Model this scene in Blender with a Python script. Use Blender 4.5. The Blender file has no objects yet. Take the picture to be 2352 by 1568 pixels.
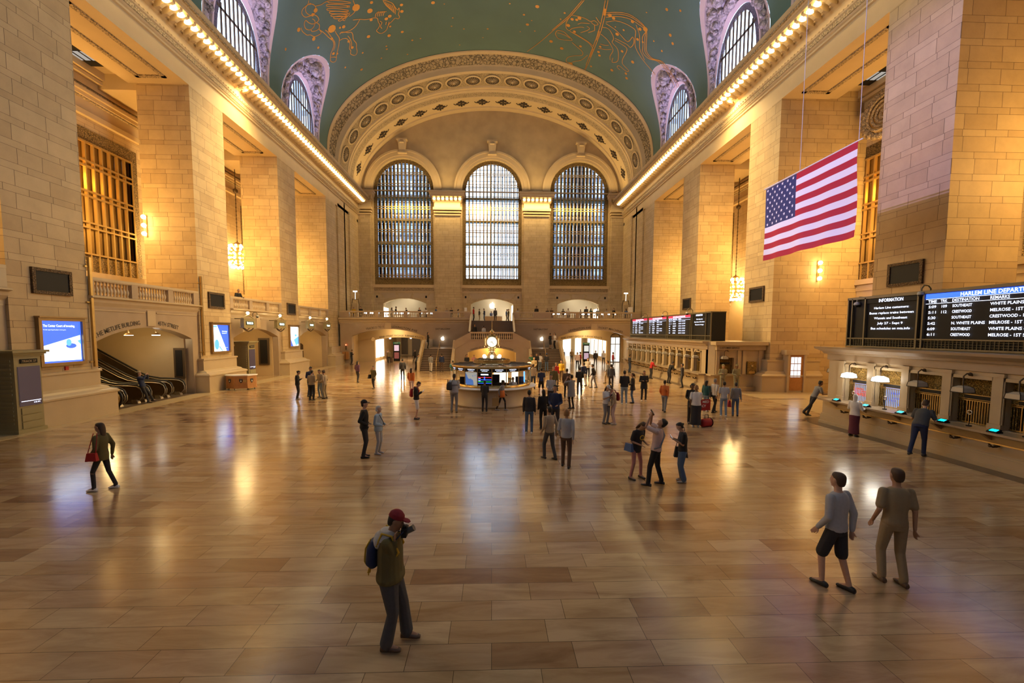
import bpy, math, random, mathutils
from math import sin, cos, pi, sqrt, radians, atan2
from mathutils import Vector, Matrix
from mathutils.geometry import delaunay_2d_cdt
random.seed(7)
COL = bpy.context.scene.collection
# ---------------------------------------------------------------- materials
def new_mat(name):
    m = bpy.data.materials.new(name); m.use_nodes = True
    nt = m.node_tree; b = nt.nodes['Principled BSDF']
    return m, nt, b
def N(nt, t, **k):
    n = nt.nodes.new(t)
    for a, v in k.items():
        if a in n.inputs: n.inputs[a].default_value = v
        else: setattr(n, a, v)
    return n
def L(nt, a, b): nt.links.new(a, b)
def M(name, col, rough=.5, metal=0, bump=0, bscale=30, var=0, vscale=4, emit=None, es=1, spec=.5, trans=0):
    m, nt, b = new_mat(name)
    b.inputs['Base Color'].default_value = (*col, 1); b.inputs['Roughness'].default_value = rough
    b.inputs['Metallic'].default_value = metal; b.inputs['Specular IOR Level'].default_value = spec
    tc = N(nt, 'ShaderNodeNewGeometry')
    if var:
        n = N(nt, 'ShaderNodeTexNoise', Scale=vscale, Detail=5.0); L(nt, tc.outputs['Position'], n.inputs['Vector'])
        mx = N(nt, 'ShaderNodeMix', data_type='RGBA')
        mx.inputs[6].default_value = (*[c*(1-var) for c in col], 1); mx.inputs[7].default_value = (*[min(1, c*(1+var)) for c in col], 1)
        L(nt, n.outputs['Fac'], mx.inputs[0]); L(nt, mx.outputs[2], b.inputs['Base Color'])
    if bump:
        n = N(nt, 'ShaderNodeTexNoise', Scale=bscale, Detail=4.0); L(nt, tc.outputs['Position'], n.inputs['Vector'])
        bp = N(nt, 'ShaderNodeBump', Strength=bump, Distance=.02); L(nt, n.outputs['Fac'], bp.inputs['Height']); L(nt, bp.outputs[0], b.inputs['Normal'])
    if emit:
        b.inputs['Emission Color'].default_value = (*emit, 1); b.inputs['Emission Strength'].default_value = es
        try: m.cycles.emission_sampling = 'NONE'
        except Exception: pass
    if trans: b.inputs['Transmission Weight'].default_value = trans
    return m
def ashlar(name, c1, c2, mortar, bw=1.35, rh=.43, alt=.10, rough=.65, msize=.009):
    m, nt, b = new_mat(name); g = N(nt, 'ShaderNodeNewGeometry'); s = N(nt, 'ShaderNodeSeparateXYZ'); L(nt, g.outputs['Position'], s.inputs[0])
    def mth(op, a, c=None, v=None):
        n = N(nt, 'ShaderNodeMath', operation=op); L(nt, a, n.inputs[0])
        if c is not None: L(nt, c, n.inputs[1])
        if v is not None: n.inputs[1].default_value = v
        return n.outputs[0]
    u = mth('ADD', s.outputs[0], s.outputs[1]); z = s.outputs[2]
    z2 = mth('ADD', z, mth('MULTIPLY', mth('COSINE', mth('MULTIPLY', z, v=pi/rh)), v=alt))
    cb = N(nt, 'ShaderNodeCombineXYZ'); L(nt, u, cb.inputs[0]); L(nt, z2, cb.inputs[1])
    br = N(nt, 'ShaderNodeTexBrick', offset=.37, offset_frequency=2, squash=.7, squash_frequency=3)
    L(nt, cb.outputs[0], br.inputs['Vector'])
    for k, v in (('Scale', 1.0), ('Brick Width', bw), ('Row Height', rh), ('Mortar Size', msize), ('Mortar Smooth', .3), ('Bias', 0.0)): br.inputs[k].default_value = v
    br.inputs['Color1'].default_value = (*c1, 1); br.inputs['Color2'].default_value = (*c2, 1); br.inputs['Mortar'].default_value = (*mortar, 1)
    n = N(nt, 'ShaderNodeTexNoise', Scale=1.1, Detail=6.0, Roughness=.65); L(nt, g.outputs['Position'], n.inputs['Vector'])
    hs = N(nt, 'ShaderNodeHueSaturation'); L(nt, br.outputs['Color'], hs.inputs['Color'])
    mr = N(nt, 'ShaderNodeMapRange'); mr.inputs[3].default_value = .72; mr.inputs[4].default_value = 1.22; L(nt, n.outputs['Fac'], mr.inputs[0]); L(nt, mr.outputs[0], hs.inputs['Value'])
    L(nt, hs.outputs[0], b.inputs['Base Color']); b.inputs['Roughness'].default_value = rough
    n2 = N(nt, 'ShaderNodeTexNoise', Scale=18.0, Detail=3.0); L(nt, g.outputs['Position'], n2.inputs['Vector'])
    inv = mth('SUBTRACT', mth('MULTIPLY', n2.outputs['Fac'], v=.15), br.outputs['Fac'])
    bp = N(nt, 'ShaderNodeBump', Strength=.6, Distance=.03); L(nt, inv, bp.inputs['Height']); L(nt, bp.outputs[0], b.inputs['Normal'])
    return m
def marble_floor():
    m, nt, b = new_mat('floor_marble'); g = N(nt, 'ShaderNodeNewGeometry')
    br = N(nt, 'ShaderNodeTexBrick', offset=.43, offset_frequency=2, squash=1.25, squash_frequency=3); L(nt, g.outputs['Position'], br.inputs['Vector'])
    for k, v in (('Scale', 1.0), ('Brick Width', 1.0), ('Row Height', .43), ('Mortar Size', .004), ('Mortar Smooth', .2), ('Bias', 0.0)): br.inputs[k].default_value = v
    br.inputs['Color1'].default_value = (0, 0, 0, 1); br.inputs['Color2'].default_value = (1, 1, 1, 1); br.inputs['Mortar'].default_value = (.5, .5, .5, 1)
    cr = N(nt, 'ShaderNodeValToRGB'); e = cr.color_ramp.elements; FK = 1.22
    cols = [(0, (.20, .11, .06)), (.12, (.31, .20, .105)), (.38, (.37, .26, .145)), (.62, (.40, .295, .175)), (.82, (.31, .20, .12)), (1, (.44, .335, .21))]
    cols = [(p, tuple(min(1, v*FK) for v in c)) for p, c in cols]
    e[0].position = 0; e[0].color = (*cols[0][1], 1); e[1].position = 1; e[1].color = (*cols[-1][1], 1)
    for p, c in cols[1:-1]:
        x = e.new(p); x.color = (*c, 1)
    L(nt, br.outputs['Color'], cr.inputs[0])
    mp = N(nt, 'ShaderNodeMapping'); mp.inputs['Scale'].default_value = (.5, 2.6, 1); mp.inputs['Rotation'].default_value = (0, 0, .12); L(nt, g.outputs['Position'], mp.inputs[0])
    n = N(nt, 'ShaderNodeTexNoise', Scale=1.6, Detail=8.0, Roughness=.62, Distortion=.8); L(nt, mp.outputs[0], n.inputs['Vector'])
    r2 = N(nt, 'ShaderNodeValToRGB'); r2.color_ramp.elements[0].position = .36; r2.color_ramp.elements[0].color = (.74, .64, .57, 1); r2.color_ramp.elements[1].position = .6; r2.color_ramp.elements[1].color = (1.12, 1.1, 1.05, 1)
    L(nt, n.outputs['Fac'], r2.inputs[0])
    mx = N(nt, 'ShaderNodeMix', data_type='RGBA', blend_type='MULTIPLY'); mx.inputs[0].default_value = .85; L(nt, cr.outputs[0], mx.inputs[6]); L(nt, r2.outputs[0], mx.inputs[7])
    mo = N(nt, 'ShaderNodeMix', data_type='RGBA'); L(nt, br.outputs['Fac'], mo.inputs[0]); L(nt, mx.outputs[2], mo.inputs[6]); mo.inputs[7].default_value = (.10, .065, .04, 1)
    L(nt, mo.outputs[2], b.inputs['Base Color'])
    n3 = N(nt, 'ShaderNodeTexNoise', Scale=2.2, Detail=4.0); L(nt, g.outputs['Position'], n3.inputs['Vector'])
    mr = N(nt, 'ShaderNodeMapRange'); mr.inputs[3].default_value = .13; mr.inputs[4].default_value = .23; L(nt, n3.outputs['Fac'], mr.inputs[0]); L(nt, mr.outputs[0], b.inputs['Roughness'])
    n4 = N(nt, 'ShaderNodeTexNoise', Scale=3.0, Detail=2.0); L(nt, g.outputs['Position'], n4.inputs['Vector'])
    bp = N(nt, 'ShaderNodeBump', Strength=.035, Distance=.01); L(nt, n4.outputs['Fac'], bp.inputs['Height']); L(nt, bp.outputs[0], b.inputs['Normal'])
    b.inputs['Specular IOR Level'].default_value = .8
    return m
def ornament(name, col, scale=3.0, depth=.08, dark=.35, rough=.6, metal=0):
    """carved relief: procedural foliage-like pattern, bump plus darker colour in the hollows"""
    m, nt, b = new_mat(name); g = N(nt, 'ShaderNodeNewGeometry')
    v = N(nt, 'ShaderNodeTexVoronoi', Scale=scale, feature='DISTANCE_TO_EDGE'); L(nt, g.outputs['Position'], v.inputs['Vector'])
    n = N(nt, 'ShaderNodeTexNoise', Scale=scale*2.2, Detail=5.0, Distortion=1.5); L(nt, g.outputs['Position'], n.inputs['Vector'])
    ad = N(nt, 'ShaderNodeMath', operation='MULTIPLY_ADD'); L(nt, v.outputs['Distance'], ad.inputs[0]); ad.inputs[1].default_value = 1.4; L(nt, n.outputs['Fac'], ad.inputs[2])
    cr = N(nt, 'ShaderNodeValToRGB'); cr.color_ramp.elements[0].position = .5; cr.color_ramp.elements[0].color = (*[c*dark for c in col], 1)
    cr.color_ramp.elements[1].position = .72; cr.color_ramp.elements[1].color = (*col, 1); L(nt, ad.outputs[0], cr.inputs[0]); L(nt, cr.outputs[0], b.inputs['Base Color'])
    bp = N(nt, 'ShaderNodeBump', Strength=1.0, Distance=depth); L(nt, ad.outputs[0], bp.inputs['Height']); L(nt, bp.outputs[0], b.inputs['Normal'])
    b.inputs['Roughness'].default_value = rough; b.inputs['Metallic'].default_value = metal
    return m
def glassy(name, tint=(1, 1, 1), refl=.12, rough=.02):
    m, nt, b = new_mat(name); nt.nodes.remove(b); o = nt.nodes['Material Output']
    t = N(nt, 'ShaderNodeBsdfTransparent'); t.inputs[0].default_value = (*tint, 1); gl = N(nt, 'ShaderNodeBsdfGlossy'); gl.inputs['Roughness'].default_value = rough
    mx = N(nt, 'ShaderNodeMixShader'); mx.inputs[0].default_value = refl; L(nt, t.outputs[0], mx.inputs[1]); L(nt, gl.outputs[0], mx.inputs[2]); L(nt, mx.outputs[0], o.inputs[0])
    return m
def E(name, col, s):
    return M(name, (.02, .02, .02), .5, emit=col, es=s)
mS = ashlar('ashlar_stone', (.56, .405, .21), (.47, .325, .16), (.11, .065, .03))
mSE = ashlar('ashlar_stone_fine', (.57, .43, .235), (.50, .37, .19), (.17, .11, .05), bw=1.15, rh=.36, alt=.06)
mT = M('marble_trim', (.50, .38, .23), .35, bump=.15, bscale=8, var=.12, vscale=1.5)
mTb = M('marble_balcony', (.40, .295, .19), .28, bump=.1, bscale=6, var=.16, vscale=1.2)
mPl = M('plaster_stone', (.57, .42, .225), .6, bump=.2, bscale=14, var=.1, vscale=1)
mOr = ornament('carved_stone', (.54, .40, .22), 3.2)
mOrF = ornament('carved_stone_fine', (.54, .40, .22), 7.5, .04, .3)
mOrP = ornament('carved_relief_pale', (.60, .50, .50), 1.6, .25, .45)
mPk = M('pale_pink_plaster', (.58, .44, .40), .6, var=.08, vscale=.8)
mGr = M('turquoise_ceiling_paint', (.105, .175, .145), .75, bump=.1, bscale=5, var=.18, vscale=.35)
mGold = M('gold_leaf', (.50, .22, .03), .35, .4, emit=(.9, .4, .05), es=0.0)
mGold.node_tree.nodes['Principled BSDF'].inputs['Emission Strength'].default_value = 0
mBr = M('brass', (.62, .43, .17), .28, .9, var=.15, vscale=6)
mBz = M('dark_bronze', (.10, .065, .035), .5, .4, bump=.3, bscale=20)
mBzO = ornament('bronze_grille', (.28, .19, .08), 9, .05, .12, .4, .7)
mGF = M('gilded_window_frame', (.50, .33, .11), .4, .55)
mIr = M('window_iron', (.10, .075, .045), .5, .3)
mFrG = M('gilt_wood_frame', (.30, .19, .08), .4, .4, var=.2)
mBlk = M('black_panel', (.012, .011, .011), .55, spec=.25)
mFr = M('olive_metal_frame', (.17, .14, .085), .45, .4)
mWd = M('oak_wood', (.42, .19, .06), .4, bump=.2, bscale=12, var=.25, vscale=7)
mKi = M('kiosk_olive_paint', (.30, .25, .12), .5, var=.1)
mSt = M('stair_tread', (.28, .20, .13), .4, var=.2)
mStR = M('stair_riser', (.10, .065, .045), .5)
mSS = M('brushed_steel', (.55, .48, .38), .3, .9)
mEscG = M('escalator_bronze', (.30, .20, .09), .25, .85)
mRub = M('black_rubber', (.015, .014, .013), .35)
mWh = M('white_laminate', (.85, .83, .78), .35)
mSign = M('dark_letter', (.035, .025, .02), .5)
mLedW = E('led_white', (.72, .78, 1), 2.0)
mLedWd = E('led_white_dim', (.72, .76, 1), 2.2)
mLedR = E('led_red', (1, .02, .05), 1.6)
mLedB = E('led_blue', (.02, .10, 1), 1.8)
mBulb = E('warm_bulb', (1, .72, .32), 26)
mBulbS = E('warm_bulb_soft', (1, .78, .42), 9)
mBulbC = E('cornice_bulb_glow', (1, .74, .34), 7)
mWhiteL = E('white_lamp', (1, .93, .8), 14)
mLogo = E('logo_glow', (1, .95, .86), 3)
mStoreL = E('store_white_glow', (1, .92, .78), 5)
mSkyG = E('pale_screen', (.75, .88, 1), 2.2)
mScrB = E('blue_screen', (.03, .09, .75), 1.7)
mScrM = E('mid_blue_screen', (.08, .30, .85), 1.7)
mGreenL = E('green_line', (.0, .8, .15), 1.5)
mCyan = E('cyan_display', (.0, .75, .95), 3)
mGl = glassy('clear_glass', (.93, .95, .96), .10)
mGlD = glassy('gilded_glass', (.8, .66, .42), .22, .08)
mGlW = glassy('dimming_glass', (.3, .3, .33), .1)  # dark tint added to dim the daylight from behind the viewer
mGlB = glassy('booth_glass', (.95, .97, .97), .06)
mFlo = marble_floor()
mFlB = M('pale_floor_border', (.50, .38, .22), .25, var=.12, vscale=2)
mFlD = M('dark_floor_strip', (.13, .085, .055), .3, var=.25, vscale=4)
# ---------------------------------------------------------------- mesh builder
TMP = bpy.data.scenes.new('tmp')
def bake(o):
    TMP.collection.objects.link(o); vl = TMP.view_layers[0]; vl.update(); dg = vl.depsgraph
    me = bpy.data.meshes.new_from_object(o.evaluated_get(dg)); TMP.collection.objects.unlink(o); return me
class MB:
    def __init__(s): s.v = []; s.f = []; s.m = []; s.sm = []
    def add(s, vs, fs, m=0, smooth=False):
        o = len(s.v); s.v += [tuple(p) for p in vs]; s.f += [tuple(i+o for i in f) for f in fs]; s.m += [m]*len(fs); s.sm += [smooth]*len(fs); return s
    def box(s, x0, x1, y0, y1, z0, z1, m=0):
        if x0 > x1: x0, x1 = x1, x0
        if y0 > y1: y0, y1 = y1, y0
        return s.add([(x, y, z) for z in (z0, z1) for y in (y0, y1) for x in (x0, x1)],
                     [(0, 2, 3, 1), (4, 5, 7, 6), (0, 1, 5, 4), (2, 6, 7, 3), (0, 4, 6, 2), (1, 3, 7, 5)], m)
    def hexa(s, pts, m=0):   # 8 corners: bottom loop then top loop
        return s.add(pts, [(3, 2, 1, 0), (4, 5, 6, 7), (0, 1, 5, 4), (1, 2, 6, 5), (2, 3, 7, 6), (3, 0, 4, 7)], m)
    def obox(s, c, sx, sy, sz, ux=(1, 0, 0), uz=(0, 0, 1), m=0):
        ux = Vector(ux).normalized(); uz = Vector(uz).normalized(); uy = uz.cross(ux).normalized(); ux = uy.cross(uz); c = Vector(c)
        P = [c+ux*(a*sx/2)+uy*(b*sy/2)+uz*(d*sz/2) for d in (-1, 1) for a, b in ((-1, -1), (1, -1), (1, 1), (-1, 1))]
        return s.hexa(P, m)
    def cone(s, p0, p1, r0, r1, n=12, m=0, caps=True, smooth=True):
        p0 = Vector(p0); p1 = Vector(p1); d = (p1-p0).normalized(); a = d.orthogonal().normalized(); b = d.cross(a)
        vs = [p+(a*cos(2*pi*i/n)+b*sin(2*pi*i/n))*r for p, r in ((p0, r0), (p1, r1)) for i in range(n)]
        s.add(vs, [(i, (i+1) % n, n+(i+1) % n, n+i) for i in range(n)], m, smooth)
        if caps: s.add(vs[:n], [tuple(range(n-1, -1, -1))], m); s.add(vs[n:], [tuple(range(n))], m)
        return s
    def tube(s, pts, r, n=8, m=0, closed=False):
        pts = [Vector(p) for p in pts]; k = len(pts); rings = []; up = None
        for i, p in enumerate(pts):
            if closed: d = pts[(i+1) % k]-pts[i-1]
            else: d = pts[min(i+1, k-1)]-pts[max(i-1, 0)]
            d.normalize()
            if up is None: up = d.orthogonal().normalized()
            up = (up-d*up.dot(d))
            if up.length < 1e-5: up = d.orthogonal()
            up.normalize(); b = d.cross(up)
            rr = r[i] if isinstance(r, (list, tuple)) else r
            rings += [p+(up*cos(2*pi*j/n)+b*sin(2*pi*j/n))*rr for j in range(n)]
        fs = [(i*n+j, i*n+(j+1) % n, ((i+1) % k)*n+(j+1) % n, ((i+1) % k)*n+j) for i in range(k if closed else k-1) for j in range(n)]
        s.add(rings, fs, m, True)
        if not closed: s.add(rings[:n], [tuple(range(n-1, -1, -1))], m); s.add(rings[-n:], [tuple(range(n))], m)
        return s
    def lathe(s, prof, c=(0, 0, 0), n=16, m=0, smooth=True, sx=1, sy=1, a0=0, a1=2*pi):
        full = abs(a1-a0-2*pi) < 1e-6; k = n if full else n+1; c = Vector(c); vs = []
        for r, z in prof: vs += [(c.x+r*sx*cos(a0+(a1-a0)*i/n), c.y+r*sy*sin(a0+(a1-a0)*i/n), c.z+z) for i in range(k)]
        fs = []
        for j in range(len(prof)-1):
            for i in range(n): fs.append((j*k+i, j*k+(i+1) % k, (j+1)*k+(i+1) % k, (j+1)*k+i))
        return s.add(vs, fs, m, smooth)
    def ball(s, c, r, n=10, m=0, k=None):
        if not isinstance(r, (tuple, list)): r = (r, r, r)
        k = k or max(4, n//2+1); c = Vector(c)
        vs = [(c.x, c.y, c.z-r[2])]
        for j in range(1, k):
            t = pi*j/k-pi/2
            vs += [(c.x+r[0]*cos(t)*cos(2*pi*i/n), c.y+r[1]*cos(t)*sin(2*pi*i/n), c.z+r[2]*sin(t)) for i in range(n)]
        vs.append((c.x, c.y, c.z+r[2])); last = len(vs)-1
        fs = [(0, 1+(i+1) % n, 1+i) for i in range(n)]
        for j in range(k-2): fs += [(1+j*n+i, 1+j*n+(i+1) % n, 1+(j+1)*n+(i+1) % n, 1+(j+1)*n+i) for i in range(n)]
        fs += [(1+(k-2)*n+i, 1+(k-2)*n+(i+1) % n, last) for i in range(n)]
        return s.add(vs, fs, m, True)
    def prism(s, poly, fn, a, b, m=0):
        """poly 2D closed (ccw); fn(u, v, w)->xyz ; extrude w from a to b"""
        n = len(poly); vs = [fn(u, v, w) for w in (a, b) for u, v in poly]
        return s.add(vs, [tuple(range(n-1, -1, -1)), tuple(range(n, 2*n))]+[(i, (i+1) % n, n+(i+1) % n, n+i) for i in range(n)], m)
    def panel(s, loops, fn, a, b, m=0, mr=None, back=True):
        """flat wall with holes. loops[0] outer, rest holes (2D). thickness a..b"""
        pts = []; edges = []; idx = []
        for lp in loops:
            o = len(pts); n = len(lp); pts += [Vector(p) for p in lp]; edges += [(o+i, o+(i+1) % n) for i in range(n)]; idx.append((o, n))
        V, _, F, *_r = delaunay_2d_cdt(pts, edges, [], 1, 1e-6)
        def inside(p, lp):
            c = False; n = len(lp)
            for i in range(n):
                x1, y1 = lp[i]; x2, y2 = lp[(i+1) % n]
                if (y1 > p[1]) != (y2 > p[1]) and p[0] < (x2-x1)*(p[1]-y1)/(y2-y1)+x1: c = not c
            return c
        FF = []
        for f in F:
            cx = sum(V[i][0] for i in f)/len(f); cy = sum(V[i][1] for i in f)/len(f)
            if inside((cx, cy), loops[0]) and not any(inside((cx, cy), h) for h in loops[1:]): FF.append(tuple(f))
        s.add([fn(p[0], p[1], a) for p in V], FF, m)
        if back: s.add([fn(p[0], p[1], b) for p in V], [f[::-1] for f in FF], m)
        for lp in loops:
            n = len(lp); s.add([fn(u, v, w) for w in (a, b) for u, v in lp], [(i, (i+1) % n, n+(i+1) % n, n+i) for i in range(n)], m if mr is None else mr)
        return s
    def build(s, name, mats, parent=None, loc=None, rotz=0, fixn=True):
        me = bpy.data.meshes.new(name); me.from_pydata(s.v, [], s.f)
        if not isinstance(mats, (list, tuple)): mats = [mats]
        for x in mats: me.materials.append(x)
        me.polygons.foreach_set('material_index', s.m); me.polygons.foreach_set('use_smooth', s.sm)
        me.validate(); me.update()
        o = bpy.data.objects.new(name, me); COL.objects.link(o)
        if parent: o.parent = parent
        if loc: o.location = loc
        if rotz: o.rotation_euler = (0, 0, rotz)
        return o
def tag(o, label=None, cat=None, group=None, kind=None):
    if label: o['label'] = label
    if cat: o['category'] = cat
    if group: o['group'] = group
    if kind: o['kind'] = kind
    return o
def thing(name, label, cat, loc=(0, 0, 0), rotz=0, group=None, kind=None):
    o = bpy.data.objects.new(name, None); COL.objects.link(o); o.empty_display_size = .1
    o.location = loc; o.rotation_euler = (0, 0, rotz); return tag(o, label, cat, group, kind)
def copy_tree(o, parent=None):
    c = o.copy(); COL.objects.link(c)
    if parent: c.parent = parent
    for ch in list(o.children): copy_tree(ch, c)
    return c
# text: returns 2D mesh data of a string (baseline at 0, height ~ size)
_tc = {}
def text2d(st, bold=0.0):
    if (st, bold) in _tc: return _tc[(st, bold)]
    cu = bpy.data.curves.new('t', 'FONT'); cu.body = st; cu.size = 1; cu.resolution_u = 2; cu.offset = bold
    ob = bpy.data.objects.new('t', cu); me = bake(ob)
    vs = [(v.co.x, v.co.y) for v in me.vertices]; fs = [tuple(p.vertices) for p in me.polygons]
    bpy.data.objects.remove(ob); bpy.data.curves.remove(cu); bpy.data.meshes.remove(me)
    w = max((v[0] for v in vs), default=0); _tc[(st, bold)] = (vs, fs, w); return _tc[(st, bold)]
def text(mb, st, org, ux, uz, h, align='c', m=0, width=None, bold=0.0, off=0):
    """flat lettering; org = baseline anchor; ux,uz unit vectors; h cap height"""
    vs, fs, w = text2d(st, bold); k = h/.70; kx = k if width is None else width/max(w, .01)
    ux = Vector(ux); uz = Vector(uz); org = Vector(org); s0 = {'c': -w/2, 'l': 0, 'r': -w}[align]
    mb.add([org+ux*((x+s0)*kx)+uz*(y*k) for x, y in vs], fs, m)
def text_arc(mb, st, fn, u0, u1, h, m=0, bold=0.01):
    """lettering whose baseline follows v = fn(u): returns points through map set by caller"""
    vs, fs, w = text2d(st, bold); k = h/.70; out = []
    for x, y in vs:
        u = u0+(u1-u0)*x/w; e = .05*(1 if u1 > u0 else -1); d = Vector((2*e, fn(u+e)[1]-fn(u-e)[1])); d.normalize()
        if u1 < u0: n = Vector((d.y, -d.x)) if False else Vector((-d.y, d.x)) if d.x > 0 else Vector((d.y, -d.x))
        else: n = Vector((-d.y, d.x))
        out.append((u+n.x*y*k, fn(u)[1]+n.y*y*k))
    return out, fs
# ================================================================ SETTING
WX = 18.3; EY = 61.7; BY = 52.7; BH = 5.2
PIERS = [6.47, 17.25, 28.03, 38.81]          # near edge of each free pier (3.28 m deep), the last mass starts at 49.65
GAPS = [(9.75, 17.25), (20.53, 28.03), (31.31, 38.81), (42.09, 49.65)]
tag(MB().add([(-27, -12, 0), (27, -12, 0), (27, 72, 0), (-27, 72, 0)], [(0, 1, 2, 3)]).build('floor', mFlo), 'pale veined marble slab floor of the concourse', 'floor', kind='structure')
tr = MB().box(-18.2, -17.1, 4, 52.7, .0, .006).build('trim_1', mFlB); tag(tr, 'pale marble border strip along the left wall', 'floor border', kind='structure')
t2 = MB(); t2.box(13.72, 14.3, 4, 18.2, 0, .006)
t2.add([(13.72, 18.2, .006), (14.3, 18.2, .006), (15.6, 19.1, .006), (15.3, 19.5, .006), (14.2, 19.1, .006)], [(0, 1, 2, 3, 4)])
tag(t2.build('trim_2', mFlD), 'dark floor strip at the foot of the near ticket counter', 'floor border', kind='structure')
t3 = MB(); t3.box(15.9, 18.4, 24.6, 24.85, 0, .006); t3.box(13.72, 14.3, 29.5, 45, 0, .006)
tag(t3.build('trim_3', mFlD), 'dark strip in the floor before the far ticket office', 'floor border', kind='structure')
t4 = MB(); t4.box(15.9, 21, 18.6, 28, 0, .003)  # thin paler sheet laid over the floor between the offices
tag(t4.build('trim_4', mFlB), 'paler patch of floor between the two ticket offices', 'floor border', kind='structure')

def pier_mesh(mb, s, y0, y1, x0=WX, x1=21.4, h1=18.65):
    mb.box(s*x0, s*x1, y0, y1, 2.08, h1)
def pier_base(mb, s, y0, y1, x0=WX, x1=21.6):
    # plinth, sloped moulding, dado
    mb.box(s*(x0-.72), s*x1, y0-.42, y1+.42, 0, 1.0)
    prof = [(.72, 1.0), (.78, 1.03), (.78, 1.1), (.7, 1.16), (.5, 1.22), (.44, 1.3), (.22, 1.38)]
    for (a, z0), (b, z1) in zip(prof, prof[1:]):
        q = lambda d, z: [(s*(x0-d), y0-d*.6, z), (s*(x0-d), y1+d*.6, z), (s*x1, y1+d*.6, z), (s*x1, y0-d*.6, z)]
        mb.hexa(q(a, z0)+q(b, z1) if s > 0 else q(a, z0)[::-1]+q(b, z1)[::-1])
    mb.box(s*(x0-.22), s*x1, y0-.14, y1+.14, 1.38, 2.02)
    mb.box(s*(x0-.28), s*x1, y0-.18, y1+.18, 2.0, 2.1)
ENT = [(0, 18.65), (0, 19.7), (.1, 19.74), (.1, 19.86), (.16, 19.9), (.2, 19.98), (.2, 20.26), (.27, 20.32), (.3, 20.42), (.27, 20.5), (.1, 20.56), (.08, 21.02), (.22, 21.1), (.3, 21.22),
       (.34, 21.34), (1.42, 21.38), (1.42, 21.52), (1.5, 21.56), (1.66, 21.8), (1.7, 21.82), (1.7, 22.02), (.2, 22.12), (-1.2, 22.12), (-1.2, 18.65)]
def entab_run(mb, fn, a, b, prof=ENT, z0=0):
    n = len(prof); vs = [fn(d, h+z0, w) for w in (a, b) for d, h in prof]
    mb.add(vs, [(i, (i+1) % n, n+(i+1) % n, n+i) for i in range(n)]+[tuple(range(n-1, -1, -1)), tuple(range(n, 2*n))])
def seg_arch(x0, x1, zs, za, n=14):
    """segmental arch opening loop x0..x1, from floor 0"""
    xc = (x0+x1)/2; hw = (x1-x0)/2; r = (hw*hw+(za-zs)**2)/(2*(za-zs)); pts = []
    a = math.asin(hw/r)
    for i in range(n+1):
        t = a-2*a*i/n; pts.append((xc+r*sin(t), za-r+r*cos(t)))
    return pts     # right to left
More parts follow.
